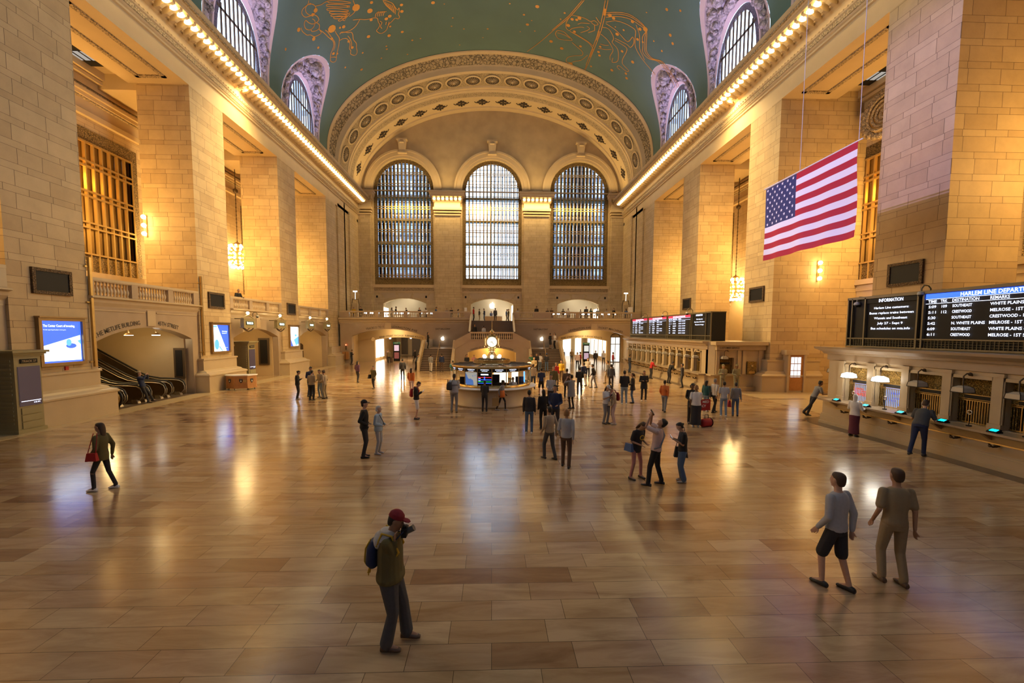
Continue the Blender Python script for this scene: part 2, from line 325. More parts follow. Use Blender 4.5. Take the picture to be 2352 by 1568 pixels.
for s, nm in ((-1, 'wall_left'), (1, 'wall_right')):
    side = 'left' if s < 0 else 'right'
    W_ = thing(nm, f'{side} long wall of tall stone piers under a lit cornice', 'wall', kind='structure')
    for k, y in enumerate(PIERS):
        mb = MB(); pier_mesh(mb, s, y, y+3.28); pr = mb.build('pier', mS, W_)
        mb = MB(); pier_base(mb, s, y, y+3.28); mb.build('plinth', mT, pr)
    mb = MB(); mb.box(s*WX, s*24.2, 49.65, 52.6, 2.08, 18.65); mb.box(s*(WX+.16), s*24.2, 52.6, 53.4, 2.08, 18.65)
    mb.box(s*WX, s*24.2, 53.4, EY+.4, 5, 19); mb.box(s*18.12, s*19, 57.2, 60.2, 5, 19); pr = mb.build('pier', mSE, W_)
    mb = MB(); pier_base(mb, s, 49.9, 53.2, WX); mb.build('plinth', mT, pr)
    mb = MB(); mb.box(s*WX, s*24.2, -12, 6.47-7.5, 0, 18.65); mb.build('pier', mS, W_)
    mb = MB(); entab_run(mb, lambda d, h, w: (s*(WX-d), w, h) if True else 0, -12, EY)
    en = mb.build('entablature', mPl, W_)
    mb = MB(); mb.box(s*(WX-.205), s*(WX-.235), -4, EY, 20.0, 20.24)
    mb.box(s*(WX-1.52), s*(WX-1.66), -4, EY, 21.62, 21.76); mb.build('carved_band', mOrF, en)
    mb = MB(); y = 10.0
    while y < EY-.3: mb.box(s*(WX-.3), s*(WX-.38), y, y+.14, 21.12, 21.3); mb.ball((s*(WX-.3), y+.07, 20.42), .05, 6); y += .28
    mb.build('dentils', mPl, en)
    y = 15.2; base = None
    while y < EY-.8:                      # modillion brackets, one by one
        if base is None:
            mb = MB(); q = [(0, 0), (1.0, 0), (1.0, -.1), (.85, -.16), (.7, -.12), (.5, -.2), (.3, -.34), (0, -.4)]
            mb.prism([(u, v) for u, v in q], lambda u, v, w: (-s*u, w, v), -.1, .1); base = mb.build('modillion', mPl, en, (s*(WX-.34), y, 21.37))
        else:
            c = base.copy(); COL.objects.link(c); c.location = (s*(WX-.34), y, 21.37)
        y += .55
    mb = MB(); mb.box(s*(WX+.9), s*(WX+1.3), -12, EY, 21.9, 22.12); mb.build('attic', mPk, W_)
    # soffits of the bays and gallery ceiling
    for a, b in [(-1.03, 6.47)]+GAPS:
        mb = MB(); mb.box(s*(WX+.02), s*21.4, a, b, 18.66, 19.1); sf = mb.build('soffit', mPl, W_)
        mb = MB(); i0 = .75; x0 = WX+.75; x1 = 20.75; w = .22
        mb.box(s*x0, s*x1, a+i0, a+i0+w, 18.58, 18.67); mb.box(s*x0, s*x1, b-i0-w, b-i0, 18.58, 18.67); mb.box(s*x0, s*(x0+w), a+i0, b-i0, 18.58, 18.67); mb.box(s*(x1-w), s*x1, a+i0, b-i0, 18.58, 18.67)
        mb.build('soffit_moulding', mOrF, sf)
    mb = MB(); mb.box(s*21.4, s*24.3, -12, 52, 19.2, 19.5)
    gc = mb.build('gallery_ceiling', mPl, W_)
    mb = MB()
    for y in (6.5, 17.3, 28.1, 38.9, 49.7): mb.box(s*21.35, s*24.2, y, y+3.2, 18.3, 19.25)
    mb.box(s*21.3, s*21.9, -12, 52, 18.7, 19.2); mb.build('ceiling_beams', mPl, gc)
    mb = MB()
    for a, b in GAPS: mb.box(s*22.2, s*23.5, a+.8, b-.8, 19.12, 19.22); 
    mb.build('skylight_coffer', mBlk, gc)
    mb = MB()
    for a, b in GAPS:
        for i in range(4):
            for j in range(3): mb.box(s*(22.35+j*.4), s*(22.62+j*.4), a+1.1+i*1.4, a+1.9+i*1.4, 19.1, 19.13)
    mb.build('skylight_pane', E('skylight_pane_glow', (.8, .75, .68), .35), gc)
    # outer gallery wall with tall windows
    GW = [(7.6, 20.3), (20.6, 31.1), (43.3, 52.4)] if s < 0 else [(7.6, 20.3), (20.6, 31.3), (43.3, 52.4)]
    GW = [(9.4, 19.2), (20.6, 31.1), (43.3, 51.6)]
    wz0 = 7.35; wz1 = 15.75
    mb = MB(); outer = [(-12, 0), (56, 0), (56, 19.5), (-12, 19.5)]
    holes = [[(a, wz0), (b, wz0), (b, wz1), (a, wz1)] for a, b in GW]
    mb.panel([outer]+holes, lambda u, v, w: (s*w, u, v), 24.0, 24.5, back=False); gw = mb.build('gallery_wall', mS, W_)
    mb = MB()
    for d, z0, z1 in ((.25, 16.4, 16.7), (.18, 16.75, 17.3), (.4, 17.4, 17.6), (.55, 17.6, 17.8), (.3, 18.1, 18.5), (.6, 18.5, 18.7), (.75, 18.75, 19.2)): mb.box(s*24.05, s*(24-d), -12, 52, z0, z1)
    for a, b in GW: mb.box(s*24.05, s*23.75, a-.3, b+.3, wz0-.35, wz0-.02); mb.box(s*24.05, s*23.85, a-.2, b+.2, wz0-.75, wz0-.5)
    mb.build('gallery_cornice', mPl, gw)
    mb = MB(); mb.box(s*24.05, s*23.78, -12, 52, 17.82, 18.08); mb.box(s*24.05, s*23.68, -12, 52, 17.3, 17.4); mb.build('carved_band', mOrF, gw)
    MB().box(s*25.6, s*25.7, -12, 56, 0, 22).build('corridor_wall', mPl, W_)
    mb = MB(); mb.box(s*19.2, s*26, -13, 62.5, 21.9, 22.06); mb.box(s*18.3, s*26, 55.6, 56, 0, 22); mb.box(s*18.3, s*26, -12.6, -12.2, 0, 22); mb.build('gallery_light_block', mPl, W_)  # unseen slab and end caps added to block sky light leaking in
    for k, (a, b) in enumerate(GW):
        wt = thing(f'window_{(k+1)+(0 if s<0 else 3)}', f'tall gilded side window in the {side} gallery, ' + ('nearest the camera', 'middle one', 'farthest one')[k], 'window', kind='structure')
        mb = MB(); bw = .5
        mb.box(s*23.98, s*24.1, a, a+bw, wz0, wz1); mb.box(s*23.98, s*24.1, b-bw, b, wz0, wz1); mb.box(s*23.98, s*24.1, a+bw, b-bw, wz1-.8, wz1); mb.box(s*23.98, s*24.1, a+bw, b-bw, wz0, wz0+.95)
        mb.build('ornate_border', mBzO, wt)
        mb = MB(); y = a+bw
        while y < b-bw+.01: mb.box(s*23.93, s*24.1, y, y+.08, wz0, wz1-.75); y += (b-a-2*bw)/round((b-a-2*bw)/.56)
        for z in (8.35, 9.9, 10.2, 11.75, 12.05, 13.5, 13.8, 14.9): mb.box(s*23.92, s*24.1, a+bw, b-bw, z, z+.1)
        mb.build('mullion_grid', mGF, wt)
        MB().box(s*24.14, s*24.16, a, b, wz0, wz1).build('glass_pane', mGlD, wt)
    if s < 0:
        # balcony floor and the arched wall under it, one bay at a time
        MB().box(-24.2, -18.4, -12, 52.6, 4.85, BH).build('balcony_slab', mTb, W_)
        for bi, (a, b) in enumerate(GAPS):
            mb = MB(); lo = seg_arch(a+.45, b-.55, 3.35, 4.02)
            loop = [(a, 0), (a+.45, 0)]+lo[::-1]+[(b-.55, 0), (b, 0), (b, 5.0), (a, 5.0)]
            mb.panel([loop], lambda u, v, w: (-w, u, v), 18.42, 19.0); wl = mb.build('arch_wall', mTb, W_)
            mb = MB(); entab_run(mb, lambda d, h, w: (-18.42+d, w, h), a, b, [(-.1, 4.9), (.0, 4.9), (.03, 5.0), (.14, 5.16), (.16, 5.3), (.34, 5.36), (.34, 5.42), (.1, 5.46), (-.1, 5.46)]); mb.build('ledge', mT, wl)
            mb = MB(); c = (a+b)/2; mb.box(-18.44, -18.36, c-.28, c+.28, 4.1, 4.92)
            for p, q in ((a+.1, c-.4), (c+.4, b-.1)): mb.box(-18.44, -18.38, p, q, 4.78, 4.84)
            mb.build('keystone', mT, wl)
            # recess room behind the arch
            mb = MB(); mb.box(-27, -18.9, b-.62, b-.5, 0, 4.9); mb.box(-27, -18.9, a+.3, a+.42, 0, 4.9)
            if bi == 1: mb.box(-27, -26.8, a, b, 0, 4.9); mb.box(-27, -19, a, b, 4.12, 4.3)
            else: mb.box(-23.2, -23.0, a, b, 0, 4.9); mb.box(-23.2, -19, a, b, 4.1, 4.3)
            rm = mb.build('recess_walls', mPl, wl)
            if bi >= 2:
                mb = MB(); x0, x1 = -22.4, -20.9; lo = seg_arch(x0, x1, 2.35, 2.65, 8)
                mb.add([(u, b-.64, v) for u, v in [(x0, 0)]+lo[::-1]+[(x1, 0)]], [tuple(range(len(lo)+2))]); mb.build('inner_archway', mBz, rm)
    else:
        mb = MB(); mb.box(23.9, 24.0, -12, 52, 0, 7); mb.build('lower_wall', mPl, W_)
        mb = MB(); mb.box(21.4, 24, 28.03, 28.4, 0, 19.3); mb.build('cross_wall', mS, W_)
# ---------------------------------------------------------------- east wall
We = thing('wall_east', 'end wall with three arched windows under a wide carved arch', 'wall', kind='structure')
def ellip(a, b, zc, n=48, t0=0, t1=pi):
    return [(a*cos(t0+(t1-t0)*i/n), zc+b*sin(t0+(t1-t0)*i/n)) for i in range(n+1)]
WCX = (-12.18, 0, 12.18); WHW = 4.13; WB = 10.38; WS = 23.3
def win_loop(cx, g=0, n=20):
    return [(cx-WHW-g, WB-g), (cx+WHW+g, WB-g)]+[(cx+(WHW+g)*cos(pi*i/n), WS+(WHW+g)*sin(pi*i/n)) for i in range(n+1)]
def door_loop(cx): return [(cx-2.97, BH), (cx+2.97, BH)]+seg_arch(cx-2.97, cx+2.97, 7.75, 8.5)
outer = [(-18.3, BH-.2), (18.3, BH-.2), (18.3, 22.8)]+ellip(17.95, 11.2, 22.8)+[(-18.3, 22.8)]
fE = lambda u, v, w: (u, w, v)
mb = MB(); mb.panel([outer]+[win_loop(c) for c in WCX]+[door_loop(c) for c in WCX], fE, EY, EY+.9, back=False)
ew = mb.build('end_wall', mSE, We)
mb = MB(); mb.add([fE(u, v, EY-.012) for u, v in ellip(17.8, 10.9, 22.95)+[]], [])
# tympanum plaster above the cornice line with archivolts cut out
tymp = [(17.9, 23.05)]+ellip(17.8, 11.0, 22.9)[1:-1]+[(-17.9, 23.05)]
rings = []
for c in WCX: rings.append([(c+5.0*cos(pi*i/24), 23.2+5.1*sin(pi*i/24)) for i in range(25)])
mb = MB(); mb.panel([tymp]+rings, fE, EY-.03, EY, back=False); mb.build('tympanum', M('weathered_plaster', (.50, .36, .18), .7, bump=.4, bscale=2.5, var=.28, vscale=.7), We)
for c in WCX:
    mb = MB()
    for r0, r1, d in ((4.13, 4.45, .12), (4.45, 5.0, .22), (5.0, 5.25, .34)):
        n = 28; o = [(c+r1*cos(pi*i/n), WS+r1*sin(pi*i/n)) for i in range(n+1)]; i_ = [(c+r0*cos(pi*i/n), WS+r0*sin(pi*i/n)) for i in range(n+1)]
        for k in range(n):
            P = [(o[k], o[k+1], i_[k+1], i_[k])]
            q = P[0]; mb.add([fE(u, v, EY-d) for u, v in q]+[fE(u, v, EY) for u, v in q], [(3, 2, 1, 0), (0, 1, 5, 4), (2, 3, 7, 6)])
    av = mb.build('archivolt', mPl, We)
    mb = MB(); mb.hexa([(c-.42, EY-.5, 28.1), (c+.42, EY-.5, 28.1), (c+.42, EY, 28.1), (c-.42, EY, 28.1), (c-.55, EY-.7, 29.6), (c+.55, EY-.7, 29.6), (c+.55, EY, 29.6), (c-.55, EY, 29.6)])
    mb.box(c-.7, c+.7, EY-.8, EY, 29.6, 29.8); mb.box(c-.6, c+.6, EY-.6, EY, 27.95, 28.1); mb.tube([(c-.3, EY-.72, 29.3), (c+.3, EY-.72, 29.3)], .14, 8); mb.build('keystone', mPl, av)
    mb = MB(); mb.box(c-4.3, c+4.3, EY-.22, EY, 9.95, 10.36); mb.box(c-4.3, c+4.3, EY-.08, EY, 9.3, 9.5)
    sl = mb.build('sill', mPl, We)
    MB().box(c-4.25, c+4.25, EY-.05, EY, 9.5, 9.95).build('carved_frieze', mOrF, sl)
    mb = MB()                                       # voussoirs round the shop opening
    for i in range(-6, 7):
        a = i*.085; q = [(c+(22.2)*sin(a-.036), 8.56-22.2+.0+22.2*cos(a-.036)), (c+22.2*sin(a+.036), 8.56-22.2+22.2*cos(a+.036))]
        u0, v0 = q[0]; u1, v1 = q[1]
        if abs(c-u0) > 3.1: continue
        mb.add([fE(u0, v0+.05, EY-.02), fE(u1, v1+.05, EY-.02), fE(u1+(u1-c)*.22, 9.2, EY-.02), fE(u0+(u0-c)*.22, 9.2, EY-.02)], [(0, 1, 2, 3)])
    mb.build('voussoirs', mT, We)
for cx, hw in ((-6.13, 1.72), (6.13, 1.72), (-17.45, .85), (17.45, .85)):
    mb = MB(); mb.box(cx-hw, cx+hw, EY-.45, EY, BH, 19.9); mb.box(cx-hw-.25, cx+hw+.25, EY-.2, EY, BH, 19.9)
    ps = mb.build('pilaster', mSE, We)
    mb = MB()
    for z0, z1, d in ((19.75, 19.95, .12), (20.1, 20.3, .2), (20.45, 20.8, .3), (20.8, 21.5, .06), (21.5, 21.62, .3), (22.15, 22.3, .75), (22.3, 22.62, .85), (22.62, 22.85, 1.0)):
        dd = d if hw > 1 else d*.8; mb.box(cx-hw-dd*.75, cx+hw+dd*.75, EY-.45-dd, EY, z0, z1)
    n = 7 if hw > 1 else 2
    for i in range(n+1):
        x = cx-hw-.3+(2*hw+.6)*i/n; mb.box(x-.09, x+.09, EY-1.05, EY, 21.7, 22.15)
    mb.box(cx-hw-.25, cx+hw+.25, EY-.62, EY, 21.62, 22.15); mb.build('capital', mPl, ps)
    mb = MB()
    for i in range(n):
        x = cx-hw-.3+(2*hw+.6)*(i+.5)/n; mb.ball((x, EY-.85, 21.9), (.19, .1, .17), 8)
    mb.build('cornice_bulbs', mBulbC, ps)
mb = MB()
for x in (-16, -9.2, -3.7, 3.7, 9.2, 16): mb.box(x-.12, x+.12, EY-.04, EY, 8.55, 8.85)
mb.build('vent_grille', mBlk, We)
# arched concourse windows : inner grille, outer glazing, walkways between them
def arch_y(x, cx, r): d = r*r-(x-cx)**2; return WS+(sqrt(d) if d > 0 else 0)
for k, c in enumerate(WCX):
    wt = thing(f'window_{7+k}', ('left', 'middle', 'right')[k]+' tall arched window with gilded bars in the end wall', 'window', kind='structure')
    y = EY+.35; bw = .5
    lo = win_loop(c, 0, 28); li = [(c-WHW+bw, WB+.95), (c+WHW-bw, WB+.95)]+[(c+(WHW-bw)*cos(pi*i/28), WS+(WHW-bw)*sin(pi*i/28)) for i in range(29)]
    mb = MB(); mb.panel([lo, li], fE, y, y+.12); mb.build('ornate_border', mBzO, wt)
    mb = MB(); n = 15
    for i in range(1, n):
        x = c-WHW+bw+(2*WHW-2*bw)*i/n; mb.box(x-.06, x+.06, y-.05, y+.08, WB+.9, arch_y(x, c, WHW-bw)+.1)
    z = WB+1.0; j = 0; zs = []
    while z < 27.2: zs.append(z); z += 1.56
    for j, z in enumerate(zs):
        for dz in ((0, .3) if j % 2 == 0 else (0, .22)):
            zz = z+dz; r = WHW-bw; hw = r if zz < WS else sqrt(max(0, r*r-(zz-WS)**2))
            if hw > .3: mb.box(c-hw, c+hw, y-.05, y+.08, zz, zz+.07)
    mb.build('gilded_grille', mGF, wt)
    mb = MB(); y2 = EY+2.3; th = .07 if k == 1 else .14
    for i in range(0, n+1):
        x = c-4.0+8*i/n+.13; top = arch_y(x, c, 4.3)+.1; mb.box(x-th, x+th, y2, y2+.12, WB-.5, top)
    for j, z in enumerate(zs):
        for dz in (-.12, .5): mb.box(c-4.4, c+4.4, y2, y2+.1, z+dz, z+dz+.06)
    mb.build('outer_sash', mIr, wt)
    mb = MB()
    for j, z in enumerate(zs):
        if j % 2 == 1 and z < 25: mb.box(c-4.3, c+4.3, EY+.6, y2, z+.1, z+.22); mb.box(c-4.3, c+4.3, EY+.6, EY+.66, z-.12, z+.12)
    mb.build('glass_walkways', M('walkway_glass_block', (.25, .36, .42), .3), wt)
    mb = MB(); mb.box(c-4.6, c-4.3, EY+.9, y2+.3, WB-1, 28); mb.box(c+4.3, c+4.6, EY+.9, y2+.3, WB-1, 28); mb.box(c-4.6, c+4.6, EY+.9, y2+.3, 27.9, 28.2); mb.box(c-4.6, c+4.6, EY+.9, y2+.3, WB-1, WB-.7); mb.build('window_shaft', mIr, wt)
    MB().box(c-4.35, c+4.35, y2+.14, y2+.16, WB-.7, 28).build('glass_pane', mGl, wt)
# ---------------------------------------------------------------- end arch: splayed rings between the painted vault and the end wall
def ring(st, n=64):
    """stations (Y, s) -> mesh of elliptical bands"""
    mb = MB(); rows = []
    for Y, q in st:
        a = 19.0-1.1*q; b = 11.1; zc = 25-2.2*q
        rows.append([(-a, Y, 21.9)]+[(-a*cos(pi*i/n), Y, zc+b*sin(pi*i/n)) for i in range(n+1)]+[(a, Y, 21.9)])
    k = n+3; vs = [p for r in rows for p in r]
    mb.add(vs, [(j*k+i, j*k+i+1, (j+1)*k+i+1, (j+1)*k+i) for j in range(len(rows)-1) for i in range(k-1)], 0, False); return mb
mOrA = ornament('carved_leaf_band', (.54, .40, .22), 2.6, .2, .22); mRoD = M('dark_brown_relief', (.055, .035, .018), .7, bump=.3, bscale=8)  # one dark brown for the flat rosette discs and the cartouches
Ar = thing('wall_arch', 'broad carved and coffered arch framing the end wall', 'wall', kind='structure')
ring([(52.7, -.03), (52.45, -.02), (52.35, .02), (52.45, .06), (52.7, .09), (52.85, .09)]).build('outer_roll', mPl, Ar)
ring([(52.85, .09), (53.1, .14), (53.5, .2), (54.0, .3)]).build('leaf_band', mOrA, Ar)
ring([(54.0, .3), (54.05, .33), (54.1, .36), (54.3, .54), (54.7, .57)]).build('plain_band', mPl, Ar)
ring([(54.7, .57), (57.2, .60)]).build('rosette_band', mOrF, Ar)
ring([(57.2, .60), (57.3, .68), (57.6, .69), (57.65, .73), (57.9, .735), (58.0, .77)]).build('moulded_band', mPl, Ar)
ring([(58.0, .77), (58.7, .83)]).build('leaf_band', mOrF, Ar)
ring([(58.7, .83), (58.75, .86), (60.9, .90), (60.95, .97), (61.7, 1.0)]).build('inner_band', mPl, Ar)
def on_arch(t, Y, q, lift=0):
    a = 19.0-1.1*q; b = 11.1; zc = 25-2.2*q; p = Vector((-a*cos(t), Y, zc+b*sin(t))); n = Vector((cos(t)/a, 0, -sin(t)/b)).normalized(); return p+n*lift, n
# arc length spacing
def arc_ts(q, cnt, t0=.05, t1=pi-.05):
    ts = [t0+(t1-t0)*i/600 for i in range(601)]; P = [on_arch(t, 0, q)[0] for t in ts]; s = [0]
    for i in range(600): s.append(s[-1]+(P[i+1]-P[i]).length)
    out = []
    for k in range(cnt):
        d = s[-1]*(k+.5)/cnt; i = next(j for j in range(601) if s[j] >= d); out.append(ts[i])
    return out
for t in arc_ts(.58, 19, .06, pi-.06):
    p, n = on_arch(t, 55.95, .585, .02); ux = Vector((0, 1, 0)); uy = n.cross(ux)
    def P_(r, a, l): return p+ux*(r*cos(a))+uy*(r*sin(a)*1.0)+n*l
    mb = MB(); k = 20
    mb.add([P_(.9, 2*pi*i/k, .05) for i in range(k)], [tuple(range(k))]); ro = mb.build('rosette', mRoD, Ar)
    mb = MB()
    for i in range(16):
        a = 2*pi*i/16; mb.hexa([P_(.2, a-.07, .06), P_(.7, a-.025, .06), P_(.7, a+.025, .06), P_(.2, a+.07, .06), P_(.2, a-.06, .12), P_(.7, a-.02, .08), P_(.7, a+.02, .08), P_(.2, a+.06, .12)])
    for i in range(k):
        a0, a1 = 2*pi*i/k, 2*pi*(i+1)/k; mb.hexa([P_(.86, a0, .0), P_(1.05, a0, .0), P_(1.05, a1, .0), P_(.86, a1, .0), P_(.86, a0, .12), P_(1.05, a0, .06), P_(1.05, a1, .06), P_(.86, a1, .12)])
    mb.ball(p+n*.12, .17, 8); mb.build('petals', mPl, ro)
for t in arc_ts(.88, 16, .08, pi-.08):
    p, n = on_arch(t, 59.8, .885, .03); ux = Vector((0, 1, 0)); uy = n.cross(ux); mb = MB()
    mb.obox(p, .5, .3, .12, ux, n)
    for a, b in ((.5, 0), (-.5, 0), (0, .55), (0, -.55), (.3, .3), (-.3, .3), (.3, -.3), (-.3, -.3)): mb.ball(p+ux*a+uy*b, .16, 6)
    for sg in (1, -1): mb.tube([p+uy*(sg*.4), p+uy*(sg*.8)+ux*.15, p+uy*(sg*1.0)-ux*.1], .06, 5)
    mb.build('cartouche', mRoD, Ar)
# ---------------------------------------------------------------- painted vault with lunettes
VA, VB, VZ = 19.0, 11.1, 25.0
LYC = [13.5, 24.28, 35.06, 45.86]; LHW = 4.35; LTOP = 30.6
LWH = 3.05; LWT = 28.9; LWX = 19.05
def vx(z): return VA*sqrt(max(0, 1-((z-VZ)/VB)**2)) if z > VZ else VA
def lhw(z):           # half width of a lunette on the vault at height z
    if z >= LTOP: return 0
    q = max(0, (z-24.6)/(LTOP-24.6)); return LHW*sqrt(max(0, 1-q**2.2))
Ce = thing('ceiling', 'turquoise green barrel vault with painted gold constellations', 'ceiling', kind='structure')
Y0, Y1 = -12.0, 52.75
mb = MB(); n = 40; tt = math.asin((LTOP-VZ)/VB)
ths = [tt+(pi-2*tt)*i/n for i in range(n+1)]
mb.add([(VA*cos(t), y, VZ+VB*sin(t)) for t in ths for y in (Y0, 20, Y1)], [(i*3+j, i*3+j+1, (i+1)*3+j+1, (i+1)*3+j) for i in range(n) for j in range(2)], 0, True)
zr = [22.05, 24.6]+[24.6+(LTOP-24.6)*sin(pi/2*i/16) for i in range(1, 17)]
for s in (-1, 1):
    ed = [Y0]+[e for c in LYC for e in (c, c)]+[Y1]
    for j in range(0, len(ed), 2):
        rows = []
        for z in zr:
            w = lhw(z); a = ed[j]+(w if j > 0 else 0); b = ed[j+1]-(w if j+1 < len(ed)-1 else 0); x = s*vx(z)
            rows.append([(x, a, z), (x, (2*a+b)/3, z), (x, (a+2*b)/3, z), (x, b, z)])
        vs = [p for r in rows for p in r]; mb.add(vs, [(r*4+c, r*4+c+1, (r+1)*4+c+1, (r+1)*4+c) for r in range(len(zr)-1) for c in range(3)], 0, True)
mb.build('painted_vault', mGr, Ce)
wn = 10
for s in (-1, 1):
    for ci, c in enumerate(LYC[1:] if True else LYC):
        # splayed reveal between vault outline and window arch
        A = []; B = []; m_ = 24
        def wz(u): return 24.2+(LWT-24.2)*sqrt(max(0, 1-abs(u)**2.3))
        for i in range(m_+1):
            u = -cos(pi*i/m_); z = LTOP
            q = sqrt(max(0, 1-u*u)) if True else 0
            za = 24.6+(LTOP-24.6)*(max(0, 1-u*u))**(1/2.2); ya = c+LHW*u; A.append(Vector((s*vx(za), ya, za)))
            B.append(Vector((s*LWX, c+LWH*u, wz(u))))
        A = [Vector((s*VA, c-LHW, 22.0))]+A+[Vector((s*VA, c+LHW, 22.0))]; B = [Vector((s*LWX, c-LWH, 22.0))]+B+[Vector((s*LWX, c+LWH, 22.0))]
        k = len(A); mb = MB(); R = []
        for f_, dz in ((0, 0), (.16, .02), (.17, .10), (.85, .10), (.86, 0), (1, 0)):
            R += [a.lerp(b, f_)+Vector((s*dz, 0, dz)) for a, b in zip(A, B)]
        def strip(r0, r1, nm, mt, par):
            q = MB(); q.add(R[r0*k:(r1+1)*k], [(j*k+i, j*k+i+1, (j+1)*k+i+1, (j+1)*k+i) for j in range(r1-r0) for i in range(k-1)]); return q.build(nm, mt, par)
        lu = strip(0, 1, 'lunette_border', mPk, Ce); strip(1, 2, 'lunette_step', mPk, lu); rel = strip(2, 3, 'lunette_relief', mOrP, lu); strip(3, 5, 'lunette_reveal', mPk, lu)
        rl = MB(); rng = random.Random(ci*7+s)
        def RP(u, f_): # point on relief
            i = (u*(k-3)); i0 = int(i); fr = i-i0; a = A[1+i0].lerp(A[min(2+i0, k-2)], fr); b = B[1+i0].lerp(B[min(2+i0, k-2)], fr); return a.lerp(b, f_)
        ap = RP(.5, .42); rl.ball(ap, (.55, .7, .8), 10); rl.ball(ap+Vector((-s*.3, 0, .5)), (.3, .35, .4), 8); rl.ball(RP(.5, .78), (.4, .9, .35), 8)
        for sg in (-1, 1):
            for i in range(13):
                u = .5+sg*(.05+.032*i); p = RP(u, .5+.14*sin(i*1.7)); rl.ball(p, (.2+.12*rng.random(), .26+.14*rng.random(), .2+.15*rng.random()), 6)
                d = Vector((0, (rng.random()-.5)*1.3, (rng.random()-.2)*.9)); rl.tube([p, p+d*.5+Vector((-s*.12, 0, .05)), p+d], [.09, .07, .03], 5)
        rl.build('relief_figures', mOrP, lu)
        wt = thing(f'window_{10+ci+(3 if s>0 else 0)}', f'arched lunette window in the vault above the {"left" if s<0 else "right"} cornice, ' + ('nearest the camera', 'middle', 'farthest')[ci], 'window', kind='structure')
        ol = [(c-LWH, 22.1), (c+LWH, 22.1)]+[(c-LWH*cos(pi*i/24)*-1, wz(-cos(pi*i/24))) for i in range(25)]
        il = [(c-LWH+.4, 22.3), (c+LWH-.4, 22.3)]+[(c+(LWH-.4)*cos(pi*i/24), 24.2+(wz(cos(pi*i/24))-24.2)*.9) for i in range(25)]
        mb = MB(); mb.panel([ol, il], lambda u, v, w: (s*w, u, v), LWX+.02, LWX+.14); mb.build('ornate_border', ornament('blue_grey_grille'+str(ci)+str(s), (.16, .14, .17), 9, .05, .2), wt)
        mb = MB()
        for i in range(1, wn):
            u = -1+2*i/wn; y = c+(LWH-.4)*u; top = 24.2+(wz(u)-24.2)*.9; mb.box(s*LWX, s*(LWX+.05), y-.1, y+.1, 22.2, top)
        mb.box(s*LWX, s*(LWX+.05), c-LWH+.5, c+LWH-.5, 26.4, 26.58); mb.build('window_bars', mIr, wt)
        MB().box(s*(LWX+.24), s*(LWX+.26), c-LWH, c+LWH, 22.1, LWT+.1).build('glass_pane', mGl, wt)
